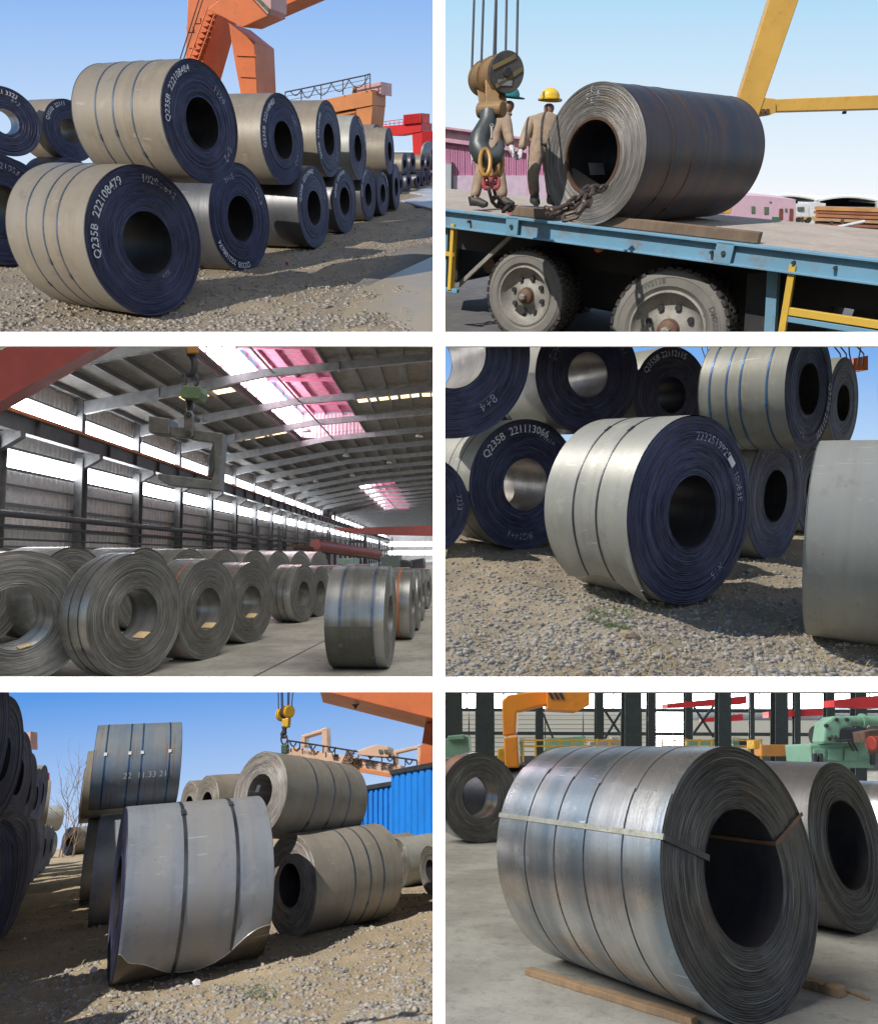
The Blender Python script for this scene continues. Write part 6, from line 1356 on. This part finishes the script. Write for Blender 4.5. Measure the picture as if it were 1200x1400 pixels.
# hook block
Yk = 6.6
RUSTY = mat_plain("rust_painted_block", (.28, .17, .07), (.20, .13, .07), .6, .2, dirt=(.12, .10, .07)); PLT = mat_plain("dark_block_plate", (.075, .08, .09), (.12, .12, .12), .5, .4, dirt=(.2, .15, .08))
root = thing("hook_block", "rusty three sheave crane hook block hanging on six ropes before the men", "crane hook", TRUCK.dep(667, 230, Yk)); R0 = root.matrix_world.inverted() @ CUR.mat
ax = (Vector(TRUCK.dep(693, 98.5, Yk - .16)) - Vector(TRUCK.dep(640, 114, Yk + .95))).normalized(); c0 = Vector(TRUCK.dep(693, 98.5, Yk - .16))
def disc(o, r, th, mat, name="sheave", n=40):
    b = MB(); b.tube([c0 - ax * o, c0 - ax * (o + th)], r * .80, n); return b.build(name, mat, root, m=R0, bevel=.006)
disc(0.000, .222, .022, PLT, "cheek_plate"); disc(0.032, .19, .075, UNDER); disc(0.104, .215, .018, RUSTY, "cheek_plate"); disc(0.131, .205, .25, RUSTY, "drum"); disc(0.362, .22, .018, RUSTY, "cheek_plate"); disc(0.389, .18, .075, UNDER); disc(0.461, .215, .018, RUSTY, "cheek_plate"); disc(0.487, .20, .22, RUSTY, "drum"); disc(0.690, .215, .018, RUSTY, "cheek_plate"); disc(0.716, .17, .07, UNDER); disc(0.783, .20, .02, RUSTY, "cheek_plate")
disc(-.02, .055, .02, STEEL_D, "axle_cap", 16)
u_ = ax.cross(Vector((0, 0, 1))).normalized(); v_ = u_.cross(ax)
for o_, a0, a1 in ((.09, (-.16, .03), (.11, -.12)), (-.06, (-.08, .13), (.15, .03))):
    k = [c0 + ax * .004 + u_ * (p_[0]) + v_ * (p_[1]) for p_ in (a0, a1)]
    b = MB(); b.bar(k[0], k[1], .035, .006, ax); b.build("painted_stripe", mat_plain("faded_yellow_stripe", (.22, .16, .07), (.15, .12, .07), .7), root, m=R0)
pu = c0 + ax * .006 - v_ * .10 + u_ * .02
uu = u_ if (TRUCK.px(pu + u_)[0] > TRUCK.px(pu)[0]) else -u_
mm = Matrix(((uu.x, v_.x, ax.x, pu.x), (uu.y, v_.y, ax.y, pu.y), (uu.z, v_.z, ax.z, pu.z), (0, 0, 0, 1)))
MB().box((0, .012, 0), (.15, .05, .002)).build("name_plate", mat_plain("grey_name_plate", (.35, .36, .37), (.25, .25, .26), .5, .4), root, m=R0 @ mm)
for o_, sg, xt in ((.75, -1, 632.5), (.75, 1, 652), (.425, -1, 673.5), (.425, 1, 695), (.065, -1, 702), (.065, 1, 724.5)):
    q = c0 - ax * o_ + uu * sg * (.132 if o_ != .065 else .12) + v_ * .03
    b = MB(); Yq_ = (TRUCK.M @ (np.array(q) - np.array([0, 0, TRUCK.H])))[1]; b.tube([TRUCK.dep(TRUCK.px(q)[0] + 3 - sg, -20, Yq_), q], .0125, 8); b.build("rope", ROPE, root, m=R0, smooth=True)
gp("yoke_plate", [(663, 108), (690, 122), (693, 140), (690, 152), (664, 148)], Yk - .02, (0, .06, 0), RUSTY, root, R0, .01)
gp("yoke_plate", [(652, 122), (664, 128), (664, 146), (655, 142)], Yk + .18, (0, .05, 0), RUSTY, root, R0, .01)
b = MB(); b.tube([TRUCK.dep(655, 151, Yk + .10), TRUCK.dep(688, 149, Yk - .06)], .075, 20); b.build("crosshead", RUSTY, root, m=R0, bevel=.015)
HK = mat_plain("forged_hook", (.060, .068, .070), (.10, .11, .11), .45, .5)
b = MB(); pth = [(668, 154), (667, 166), (662, 176), (656, 188), (654, 200), (659, 211), (668, 217), (677, 214), (682, 204), (684, 193)]
b.tube([TRUCK.dep(x, y, Yk) for x, y in pth], [.085, .085, .09, .10, .105, .105, .10, .085, .06, .025], 14); b.build("hook", HK, root, m=R0, smooth=True)
b = MB(); b.tube([TRUCK.dep(672, 173, Yk - .1), TRUCK.dep(672, 190, Yk - .1)], .012, 8); b.build("safety_latch", RIM, root, m=R0); b = MB(); b.tube([TRUCK.dep(672 + 2.2 * math.sin(g), 172 + 2.4 * math.cos(g), Yk - .1) for g in np.linspace(0, 6.28, 11)[:-1]], .006, 6, closed=True); b.build("latch_ring", RIM, root, m=R0)
SL = mat_plain("yellow_sling_ring", (.36, .19, .04), (.24, .14, .05), .5, .2, dirt=(.2, .12, .05))
for i, (x, rx, dy) in enumerate(((663, 7, -.10), (673, 8, .0), (681, 6, .10))):
    t = MB(); t.tube([TRUCK.dep(x + rx * math.sin(g), 222 + 18 * math.cos(g), Yk + dy) for g in np.linspace(0, 6.283, 25)[:-1]], .022, 9, closed=True)
    tag(t.build("sling_ring", SL, smooth=True), ["front yellow sling ring hung in the crane hook", "middle yellow sling ring hung in the crane hook", "back yellow sling ring hung in the crane hook"][i], "sling ring", "yellow sling rings")
RSH = paint("red_shackle", (.30, .045, .04), (.18, .05, .04))
t = thing("chain_shackle", "red shackle joining the sling rings to the chain", "shackle", TRUCK.dep(671, 250, Yk)); Rq = t.matrix_world.inverted() @ CUR.mat
for x in (665, 677): b = MB(); b.tube([TRUCK.dep(x + 4.5 * math.sin(g), 250 + 8 * math.cos(g), Yk) for g in np.linspace(0, 6.283, 17)[:-1]], .020, 8, closed=True); b.build("shackle_bow", RSH, t, m=Rq, smooth=True)
b = MB(); b.tube([TRUCK.dep(662, 251, Yk), TRUCK.dep(681, 250, Yk)], .022, 8); b.build("shackle_pin", RSH, t, m=Rq)
chain("chain hanging from the red shackle and heaped on the deck", [TRUCK.dep(x, y, Y) for x, y, Y in ((671, 257, 6.6), (672, 268, 6.65), (680, 277, 6.75), (686, 284, 6.8), (698, 283, 7.0), (690, 286, 6.75))], .105, .018)

# the two men on the deck
SKIN = mat_plain("brown_skin", (.17, .085, .05), (.14, .07, .04), .55); CLOTH = mat_plain("khaki_workwear", (.33, .245, .175), (.24, .175, .125), .85, scale=7, bscale=11, bst=.9, dirt=(.17, .125, .09)); GLOVE = mat_plain("grey_white_glove", (.55, .53, .55), (.40, .38, .42), .85, bst=.4); BOOT = mat_plain("black_boot", (.03, .028, .026), (.05, .045, .04), .6); HAIR = mat_plain("black_hair", (.012, .011, .010), (.02, .018, .016), .7)
def skinned(name, joints, edges, mat, parent, RR, lev=2):
    names = list(joints); me = bpy.data.meshes.new(name); me.from_pydata([tuple(float(c) for c in joints[k][0]) for k in names], [(names.index(a), names.index(b_)) for a, b_ in edges], [])
    o = link(name, me, mat, parent, m=RR); sm = o.modifiers.new("skin", 'SKIN'); sm.use_smooth_shade = True
    lay = me.skin_vertices[0] if me.skin_vertices else None
    if lay is None:
        bm = bmesh.new(); bm.from_mesh(me); bm.verts.layers.skin.verify(); bm.to_mesh(me); bm.free(); lay = me.skin_vertices[0]
    for i, k in enumerate(names): r = joints[k][1]; lay.data[i].radius = r if isinstance(r, tuple) else (r, r); lay.data[i].use_root = (i == 0)
    ss = o.modifiers.new("subdiv", 'SUBSURF'); ss.levels = ss.render_levels = lev
    # freeze the grown surface into a plain mesh
    bpy.context.view_layer.update(); dg = bpy.context.evaluated_depsgraph_get(); m2 = bpy.data.meshes.new_from_object(o.evaluated_get(dg)); o.modifiers.clear(); o.data = m2
    if not m2.materials: m2.materials.append(mat)
    m2.polygons.foreach_set("use_smooth", np.ones(len(m2.polygons), bool))
    return o
def person(label, J, Yd, s, helmet, face_dir, hands):
    """J: joints given as (photo x, photo y, depth offset)"""
    D = lambda k: np.array(TRUCK.dep(J[k][0], J[k][1], Yd + J[k][2]))
    root = thing("person", label, "person", (D('footL') + D('footR')) / 2); RR = root.matrix_world.inverted() @ CUR.mat
    j = {k: D(k) for k in J}
    def g(**rad): return {k: (j[k], r * s) for k, r in rad.items()}
    E_ = [('pelvis', 'waist'), ('waist', 'chest'), ('chest', 'neck'), ('neck', 'chin'), ('chin', 'head'), ('chest', 'shL'), ('shL', 'elL'), ('elL', 'wrL'), ('chest', 'shR'), ('shR', 'elR'), ('elR', 'wrR'), ('pelvis', 'hipL'), ('hipL', 'knL'), ('knL', 'anL'), ('anL', 'footL'), ('pelvis', 'hipR'), ('hipR', 'knR'), ('knR', 'anR'), ('anR', 'footR')]
    body = skinned("body", g(pelvis=.12, waist=.11, chest=.125, neck=.055, chin=.062, head=.088, shL=.062, elL=.042, wrL=.03, shR=.062, elR=.042, wrR=.03, hipL=.085, knL=.055, anL=.04, footL=.038, hipR=.085, knR=.055, anR=.04, footR=.038), E_, SKIN, root, RR)
    E2 = [e for e in E_ if 'chin' not in e and 'head' not in e and 'footL' not in e and 'footR' not in e]
    skinned("overalls", g(pelvis=.155, waist=.145, chest=.16, neck=.075, shL=.085, elL=.066, wrL=.05, shR=.085, elR=.066, wrR=.05, hipL=.108, knL=.076, anL=.068, hipR=.108, knR=.076, anR=.068), E2, CLOTH, root, RR)
    fd = Vector(face_dir).normalized(); sd = fd.cross(Vector((0, 0, 1))).normalized(); h = Vector(j['head'])
    b = MB()
    for q, r in ((h + fd * .088 * s - Vector((0, 0, .01)) * s, .018 * s),): b.tube([q + Vector((0, 0, .03)) * s, q - Vector((0, 0, .015)) * s + fd * .012 * s], [.010 * s, r], 8)
    b.build("nose", SKIN, body, m=RR)
    for sg in (-1, 1): MB().tube([h + sd * sg * .085 * s + Vector((0, 0, .02)) * s, h + sd * sg * .09 * s - Vector((0, 0, .03)) * s], [.016 * s, .012 * s], 8).build("ear", SKIN, body, m=RR)
    # hair below the helmet
    b = MB(); b.tube([h - fd * .03 * s + Vector((0, 0, .05)) * s, h - fd * .05 * s - Vector((0, 0, .05)) * s], [.095 * s, .07 * s], 14); b.build("hair", HAIR, body, m=RR, smooth=True)
    # helmet: dome, brim, ridge
    b = MB(); V = []; n = 28
    rows = [(0, .150), (.012, .152), (.012, .120), (.05, .118), (.085, .104), (.112, .076), (.128, .040), (.133, .002)]
    for z, r in rows:
        for i in range(n):
            a = 2 * math.pi * i / n; ext = (1.0 + .28 * max(0, math.cos(a)) ** 2) if z <= .012 and r > .13 else 1.08 if abs(math.cos(a)) > .7 else 1.0
            V.append(h + (fd * math.cos(a) * ext + sd * math.sin(a)) * r * s + Vector((0, 0, .045 + z)) * s)
    b.add(V, [(k * n + i, k * n + (i + 1) % n, (k + 1) * n + (i + 1) % n, (k + 1) * n + i) for k in range(len(rows) - 1) for i in range(n)])
    hm = b.build("helmet", helmet, root, m=RR, smooth=True)
    b = MB(); b.tube([h + fd * .10 * s * math.cos(a) + Vector((0, 0, (.06 + .125 * math.sin(a)))) * s for a in np.linspace(.1, 3.04, 12)], .014 * s, 6); b.build("helmet_ridge", helmet, hm, m=RR, smooth=True)
    wv = Vector(j['waist']) * .55 + Vector(j['pelvis']) * .45; n_ = 26
    b = MB(); b.tube([wv + (fd * math.cos(a) * .150 + sd * math.sin(a) * .160) * s for a in np.linspace(0, 2 * math.pi, n_)[:-1]], .020 * s, 6, closed=True); b.build("belt", BOOT, root, m=RR, smooth=True)
    nv = Vector(j['neck']); b = MB(); b.tube([nv + (fd * math.cos(a) + sd * math.sin(a)) * .072 * s - Vector((0, 0, .012)) * s for a in np.linspace(0, 2 * math.pi, 19)[:-1]], .022 * s, 6, closed=True); b.build("collar", CLOTH, root, m=RR, smooth=True)
    for sd_, hd in hands.items():
        w = Vector(j['wr' + sd_]); el = Vector(j['el' + sd_]); dr = (w - el).normalized(); lat = dr.cross(fd).normalized()
        J2 = {'w': (w, .038 * s), 'p': (w + dr * .075 * s, (.046 * s, .028 * s))}; Ed = [('w', 'p')]
        for i, (o_, ln) in enumerate(((-.033, .07), (-.011, .082), (.011, .078), (.033, .062))):
            a1 = w + dr * .10 * s + lat * o_ * s; a2 = a1 + (dr * .8 + fd * hd * .4) * ln * .55 * s; a3 = a2 + (dr * .5 + fd * hd * .8) * ln * .5 * s
            for q, P_, r in (('a', a1, .0125), ('b', a2, .0115), ('c', a3, .0095)): J2[q + str(i)] = (P_, r * s)
            Ed += [('p', 'a%d' % i), ('a%d' % i, 'b%d' % i), ('b%d' % i, 'c%d' % i)]
        t1 = w + dr * .045 * s + lat * -.045 * s + fd * .02 * s; t2 = t1 + (dr * .7 - lat * .4 + fd * .3) * .055 * s; J2['t1'] = (t1, .014 * s); J2['t2'] = (t2, .011 * s); Ed += [('p', 't1'), ('t1', 't2')]
        skinned("glove", J2, Ed, GLOVE, root, RR, 2)
    for sd_ in 'LR':
        a, f_ = Vector(j['an' + sd_]), Vector(j['foot' + sd_]); d_ = (f_ - a); d_.z = 0; d_ = d_.normalized()
        b = MB(); b.tube([a + Vector((0, 0, .03)) * s - d_ * .03 * s, a - Vector((0, 0, .03)) * s - d_ * .02 * s, (a + f_) / 2 - Vector((0, 0, .005)), f_, f_ + d_ * .05 * s], [.055 * s, .062 * s, .052 * s, .048 * s, .03 * s], 12); b.build("boot", BOOT, root, m=RR, smooth=True)
    return root
TEAL = mat_plain("teal_helmet", (.02, .22, .24), (.015, .18, .2), .35); YELH = mat_plain("yellow_helmet", (.75, .50, .03), (.68, .44, .03), .35)
Ym_ = 8.1
person("worker in khaki overalls and teal helmet half hidden behind the hook block", dict(head=(696, 139, 0), chin=(696, 148, 0), neck=(690, 154, 0), chest=(680, 168, 0), waist=(674, 192, 0), pelvis=(670, 206, 0), shL=(691, 166, -.16), elL=(695, 186, -.18), wrL=(698, 199, -.20), shR=(662, 168, .16), elR=(653, 190, .20), wrR=(648, 209, .16),
       hipL=(676, 210, -.09), knL=(683, 242, -.12), anL=(688, 272, -.1), footL=(697, 279, -.12), hipR=(663, 210, .09), knR=(655, 243, .10), anR=(648, 272, .1), footR=(661, 279, .05)), Ym_, .98, TEAL, (1, -.15, -.12), {'L': .3, 'R': .3})
person("worker in khaki overalls and yellow helmet seen from behind beside the coil", dict(head=(751, 143, .0), chin=(750, 151, 0), neck=(748, 157, 0), chest=(745, 170, 0), waist=(742, 192, 0), pelvis=(741, 207, 0), shL=(725, 168, -.04), elL=(717, 190, -.06), wrL=(712, 205, -.10), shR=(765, 168, .06), elR=(772, 190, .1), wrR=(768, 206, .1),
       hipL=(732, 212, -.04), knL=(728, 242, -.06), anL=(731, 270, .0), footL=(733, 277, -.12), hipR=(750, 212, .06), knR=(752, 242, .10), anR=(754, 270, .10), footR=(758, 276, -.02)), Ym_, .98, YELH, (.55, .75, -.05), {'L': .3, 'R': .3})

# ground, crane frame, buildings and stored steel beyond
TRUCK.upright = True
ASPH = mat_ground("asphalt_yard", ((.13, .13, .14), (.11, .11, .115), (.17, .165, .165), (.08, .08, .08)), 1.0, .3)
gs = ground_sheet("ground", ASPH, -8, 110, 3.8, 260, 120, 160, .0, 5)
for v in gs.data.vertices: v.co.z = -.058 * max(0, v.co.y - 9)          # the yard falls away behind the truck
CY = paint("crane_yellow", (.70, .42, .10), (.5, .28, .08), .4)
Yc = 17.0
root = thing("yellow_crane", "yellow crane leg leaning across the sky with a horizontal tie beam", "crane", TRUCK.dep(1010, 290, Yc)); R0 = root.matrix_world.inverted() @ CUR.mat
gp("leg", [(1055, -14), (1096, -14), (1030, 178), (1000, 165), (990, 300), (968, 300)][:2] + [(1030, 178), (998, 292), (962, 292), (999, 165)], Yc, (.18, .65, 0), CY, root, R0, .02)
gp("tie_beam", [(1046, 136), (1230, 128.5), (1230, 148), (1048, 153)], Yc + .1, (0, .5, 0), CY, root, R0, .015)
gp("end_flange", [(1040, 133), (1060, 135), (1060, 154), (1050, 158), (1040, 152)], Yc + .02, (0, .56, 0), CY, root, R0, .01)
for x in (1043, 1049): b = MB(); P_ = TRUCK.dep(x, 152, Yc - .02); b.cyl(P_, P_ + np.array([0, .05, 0]), .06, 6); b.build("bolt", STEEL_R, root, m=R0)
b = MB(); P_ = TRUCK.dep(1154, 152, Yc + .2); b.lathe([(-.06, .05), (0, .05)], 10, 'Z'); b.build("bolt", STEEL_D, root, m=R0 @ lmat(P_))
PKB = mat_plain("pink_sheet_wall", (.56, .24, .40), (.50, .21, .36), .6); PKL = mat_plain("lilac_wall", (.60, .48, .60), (.52, .42, .53), .7); TRIM = mat_plain("pale_pink_trim", (.66, .40, .50), (.55, .33, .42), .6)
Yp = 32.0
root = thing("pink_building", "pink sheet metal building with lilac base behind the two men", "building", TRUCK.dep(690, 275, Yp)); R0 = root.matrix_world.inverted() @ CUR.mat
yt = lambda x: 174 + (x - 608) * .135
for i in range(17):
    x0, x1 = 596 + i * 10, 605.6 + i * 10
    for j in range(3): u0, u1 = x0 + j * 3.2, x0 + j * 3.2 + 2.5; gp("cladding_sheet", [(u0, 240), (u1, 240), (u1, yt(u1) + 20), (u0, yt(u0) + 20)], Yp, (0, .2, 0), PKB, root, R0, 0)
gp("wall_back", [(590, 262), (770, 262), (770, yt(770)), (590, yt(590))], Yp + .12, (0, 6, 0), PKB, root, R0, 0)
gp("eave_band", [(590, yt(590) + 20), (770, yt(770) + 20), (770, yt(770)), (590, yt(590))], Yp - .15, (0, .3, 0), TRIM, root, R0, 0)
gp("eave_gutter", [(590, yt(590) + 2), (770, yt(770) + 2), (770, yt(770) - 1), (590, yt(590) - 1)], Yp - .35, (0, .25, 0), TRIM, root, R0, 0)
gp("base_wall", [(590, 310), (770, 310), (770, 240), (590, 240)], Yp - .06, (0, .3, 0), PKL, root, R0, 0)
d_ = gp("door", [(600, 285), (616, 285), (617, 224), (600, 223)], Yp - .16, (0, .15, 0), mat_plain("grey_blue_door", (.45, .50, .56), (.4, .45, .5), .6), root, R0, 0); gp("door_frame", [(616, 285), (619, 285), (620, 222), (617, 222)], Yp - .2, (0, .2, 0), UNDER, root, R0, 0)
gp("downpipe", [(720, 285), (722, 285), (722, 200), (720, 200)], Yp - .3, (0, .1, 0), TRIM, root, R0, 0)
for pts in ([(690, 274), (706, 274), (706, 268), (690, 268)],): gp("wall_vent", pts, Yp - .12, (0, .1, 0), UNDER, root, R0, 0)
Yq = 46.0; PKW = mat_plain("pale_pink_wall", (.62, .42, .52), (.56, .38, .47), .7)
root = thing("pale_pink_building", "low pale pink building with two brown doors right of the coil", "building", TRUCK.dep(1050, 302, Yq)); R0 = root.matrix_world.inverted() @ CUR.mat
gp("wall", [(990, 326), (1087, 326), (1087, 272.5), (1040, 268), (990, 266)], Yq, (2, 8, 0), PKW, root, R0, 0)
DB = mat_plain("brown_door", (.20, .07, .05), (.15, .05, .04), .6)
for x in (1064.5, 1078.5): gp("door", [(x, 302), (x + 5, 302), (x + 5.5, 285.5), (x + 1, 285)], Yq - .06, (0, .08, 0), DB, root, R0, 0)
for x, y, w_, h_ in ((1027, 282, 5, 9), (1044.5, 283, 6, 9.5), (1073, 285, 3, 4), (1052, 275.5, 2.5, 1.5)): gp("window", [(x, y + h_), (x + w_, y + h_), (x + w_, y), (x, y)], Yq - .05, (0, .07, 0), GLASS, root, R0, 0)
b = MB(); extr(b, TRUCK, [(1059, 304), (1064.5, 304), (1065, 297), (1059, 297)], Yq - 2, (0, .5, 0)); tag(b.build("green_bin", mat_plain("green_bin_plastic", (.02, .20, .10), (.02, .15, .08), .5)), "small green bin before the low pale pink building", "bin")
Ya = 75.0; ARC = mat_plain("white_arch_roof", (.70, .70, .68), (.62, .62, .6), .6)
for i, (xa, xb, lab) in enumerate(((1035, 1120, "left of three open arched sheds on the skyline"), (1112, 1205, "middle of three open arched sheds on the skyline"), (1196, 1290, "right hand open arched shed on the skyline, cut by the photo"))):
    t = thing("arched_shed", lab, "shed", TRUCK.dep((xa + xb) / 2, 290, Ya + i * .5), group="arched sheds on the skyline"); Rq = t.matrix_world.inverted() @ CUR.mat
    top = [(xa + (xb - xa) * u, 273.5 - 6.5 * math.sin(math.pi * u) + i * 1.5) for u in np.linspace(0, 1, 13)]
    b = MB(); b.prism([TRUCK.dep(x, y, Ya) for x, y in top] + [TRUCK.dep(x, y + 1.8, Ya) for x, y in top[::-1]], (0, 14, 0)); b.build("arched_roof", ARC, t, m=Rq)
    b = MB(); b.prism([TRUCK.dep(x, y + 1.8, Ya + 5) for x, y in top] + [TRUCK.dep(xb, 286 + i, Ya + 5), TRUCK.dep(xa, 285 + i, Ya + 5)], (0, .5, 0)); b.build("dark_back_wall", UNDER, t, m=Rq)
    for x in (xa + 3, xb - 3): b = MB(); b.bar(TRUCK.dep(x, 325, Ya), TRUCK.dep(x, 273, Ya), .35, .35); b.build("post", ARC, t, m=Rq)
    b = MB(); b.prism([TRUCK.dep(x, y, Ya + 1) for x, y in ((xa, 330), (xb, 330), (xb, 283), (xa, 282))], (0, .4, 0)); b.build("low_white_wall", WHITEP, t, m=Rq)
# white lorry far behind
t = thing("white_lorry", "white lorry parked far behind the low pale pink building", "truck", TRUCK.dep(1103, 300, 58)); Rq = t.matrix_world.inverted() @ CUR.mat
for nm, pts, mt in (("cab", [(1087, 296), (1105, 297), (1105, 280), (1088, 279)], WHITEP), ("cargo_box", [(1106, 296), (1128, 297), (1128, 278), (1106, 277)], WHITEP), ("window_pane", [(1090, 287), (1099, 287.5), (1099, 283), (1090, 283)], GLASS), ("chassis", [(1086, 300), (1128, 301), (1128, 296), (1086, 296)], YELG)):
    b = MB(); b.prism([TRUCK.dep(x, y, 58 - (.1 if nm == "window_pane" else 0)) for x, y in pts], (0, 2.2 if nm != "window_pane" else .1, 0)); b.build(nm, mt, t, m=Rq)
for x in (1091, 1105, 1120): b = MB(); P_ = TRUCK.dep(x, 301, 57.9); b.cyl(P_, P_ + np.array([0, .4, 0]), .25, 14); b.build("wheel", UNDER, t, m=Rq)
# stacked steel bars
OXI = [mat_plain("oxide_bar_%d" % i, c, tuple(x * .75 for x in c), .8, scale=2) for i, c in enumerate(((.36, .15, .07), (.26, .10, .055), (.48, .24, .09), (.40, .26, .16)))]
rs = random.Random(12)
t = thing("steel_bar_stack", "tall stack of rust brown steel bars at the right beyond the truck", "stack", TRUCK.dep(1150, 316, 26)); Rq = t.matrix_world.inverted() @ CUR.mat
for r_ in range(7):
    for q in range(6):
        x0 = 1108 + rs.uniform(0, 10) + (6 - r_) * .6 + q * 1.2; y = 315 - r_ * 5.1 + rs.uniform(-.8, .8); yy = 26 + q * .35
        b = MB(); b.bar(TRUCK.dep(x0, y, yy), TRUCK.dep(1225, y + 6.5 - r_ * .55, yy - 2.2), .30, .105); b.build("steel_bar", OXI[rs.randrange(4)], t, m=Rq)
for i, (x, y0, y1) in enumerate(((1075, 310, 302), (1096, 312, 297), (1136, 315, 302), (1151, 316, 300))):
    b = MB(); b.bar(TRUCK.dep(x, y0 + 4, 15), TRUCK.dep(x, y1, 15), .05, .05); tag(b.build("stake", STEEL_R), ["leftmost short rusty stake along the deck's far side", "second rusty stake along the deck's far side", "third rusty stake, before the stacked bars", "rightmost rusty stake, before the stacked bars"][i], "stake", "rusty stakes on the deck's far side")
b = MB(); b.tube([TRUCK.dep(1124, 315, 14), TRUCK.dep(1180, 303, 14.5)], .035, 8); tag(b.build("white_pole", WHITEP), "white pole leaning before the stacked steel bars", "pole")
# ================================================================== trim at the partition, link each sun to its own place
def finish():
    bpy.context.view_layer.update()
    for pl in (YARD, TRUCK, HALL, PILE, LANE, SHOP):
        x0, x1, y0, y1 = pl.win
        planes = []
        for lim, ax, sg in ((x0, 'x', 1), (x1, 'x', -1), (y0, 'y', 1), (y1, 'y', -1)):
            if abs(lim) >= BIG: continue
            if ax == 'x': planes.append(Vector((1, -(lim - 600) / FOC, 0)) * sg)
            else: planes.append(Vector((0, (700 - lim) / FOC, -1)) * sg)
        for o in list(pl.coll.objects):
            if o.type != 'MESH': continue
            me = o.data; n = len(me.vertices)
            if n == 0: continue
            co = np.zeros(n * 3, np.float32); me.vertices.foreach_get("co", co); co = co.reshape(-1, 3)
            mw = np.array(o.matrix_world); W = co @ mw[:3, :3].T + mw[:3, 3]
            cross = []; out = False
            for p in planes:
                d = W @ np.array(p)
                if d.max() <= 0: out = True
                elif d.min() < 0: cross.append(p)
            if W[:, 1].max() < .5: out = True
            if out:
                if not o.children: bpy.data.objects.remove(o)
                continue
            if cross:
                if o.name.startswith(("gravel", "dry_grass")): pass
                bm = bmesh.new(); bm.from_mesh(me); inv = o.matrix_world.transposed()
                for p in cross:
                    # plane p . w = 0 through the camera, in the object's own space
                    nl = Vector((p.x, p.y, p.z, 0)); nl = o.matrix_world.transposed() @ nl
                    nn = Vector(nl[:3]); d0 = nl[3]
                    co_ = nn * (-d0 / nn.length_squared)
                    geo = bm.verts[:] + bm.edges[:] + bm.faces[:]
                    bmesh.ops.bisect_plane(bm, geom=geo, dist=1e-5, plane_co=co_, plane_no=nn.normalized(), clear_inner=True)
                m2 = me.copy(); bm.to_mesh(m2); bm.free(); o.data = m2
        for o in list(pl.coll.objects):
            if o.type == 'EMPTY' and not any(c.type == 'MESH' for c in o.children_recursive): bpy.data.objects.remove(o)
    for o, pl in SUNS:
        rc = bpy.data.collections.new("lit_by_sun_" + pl.name)
        for q in pl.coll.objects: rc.objects.link(q)
        for q in PARTITION: rc.objects.link(q)
        o.light_linking.receiver_collection = rc
        o.light_linking.blocker_collection = rc
    bpy.context.view_layer.update()
finish()
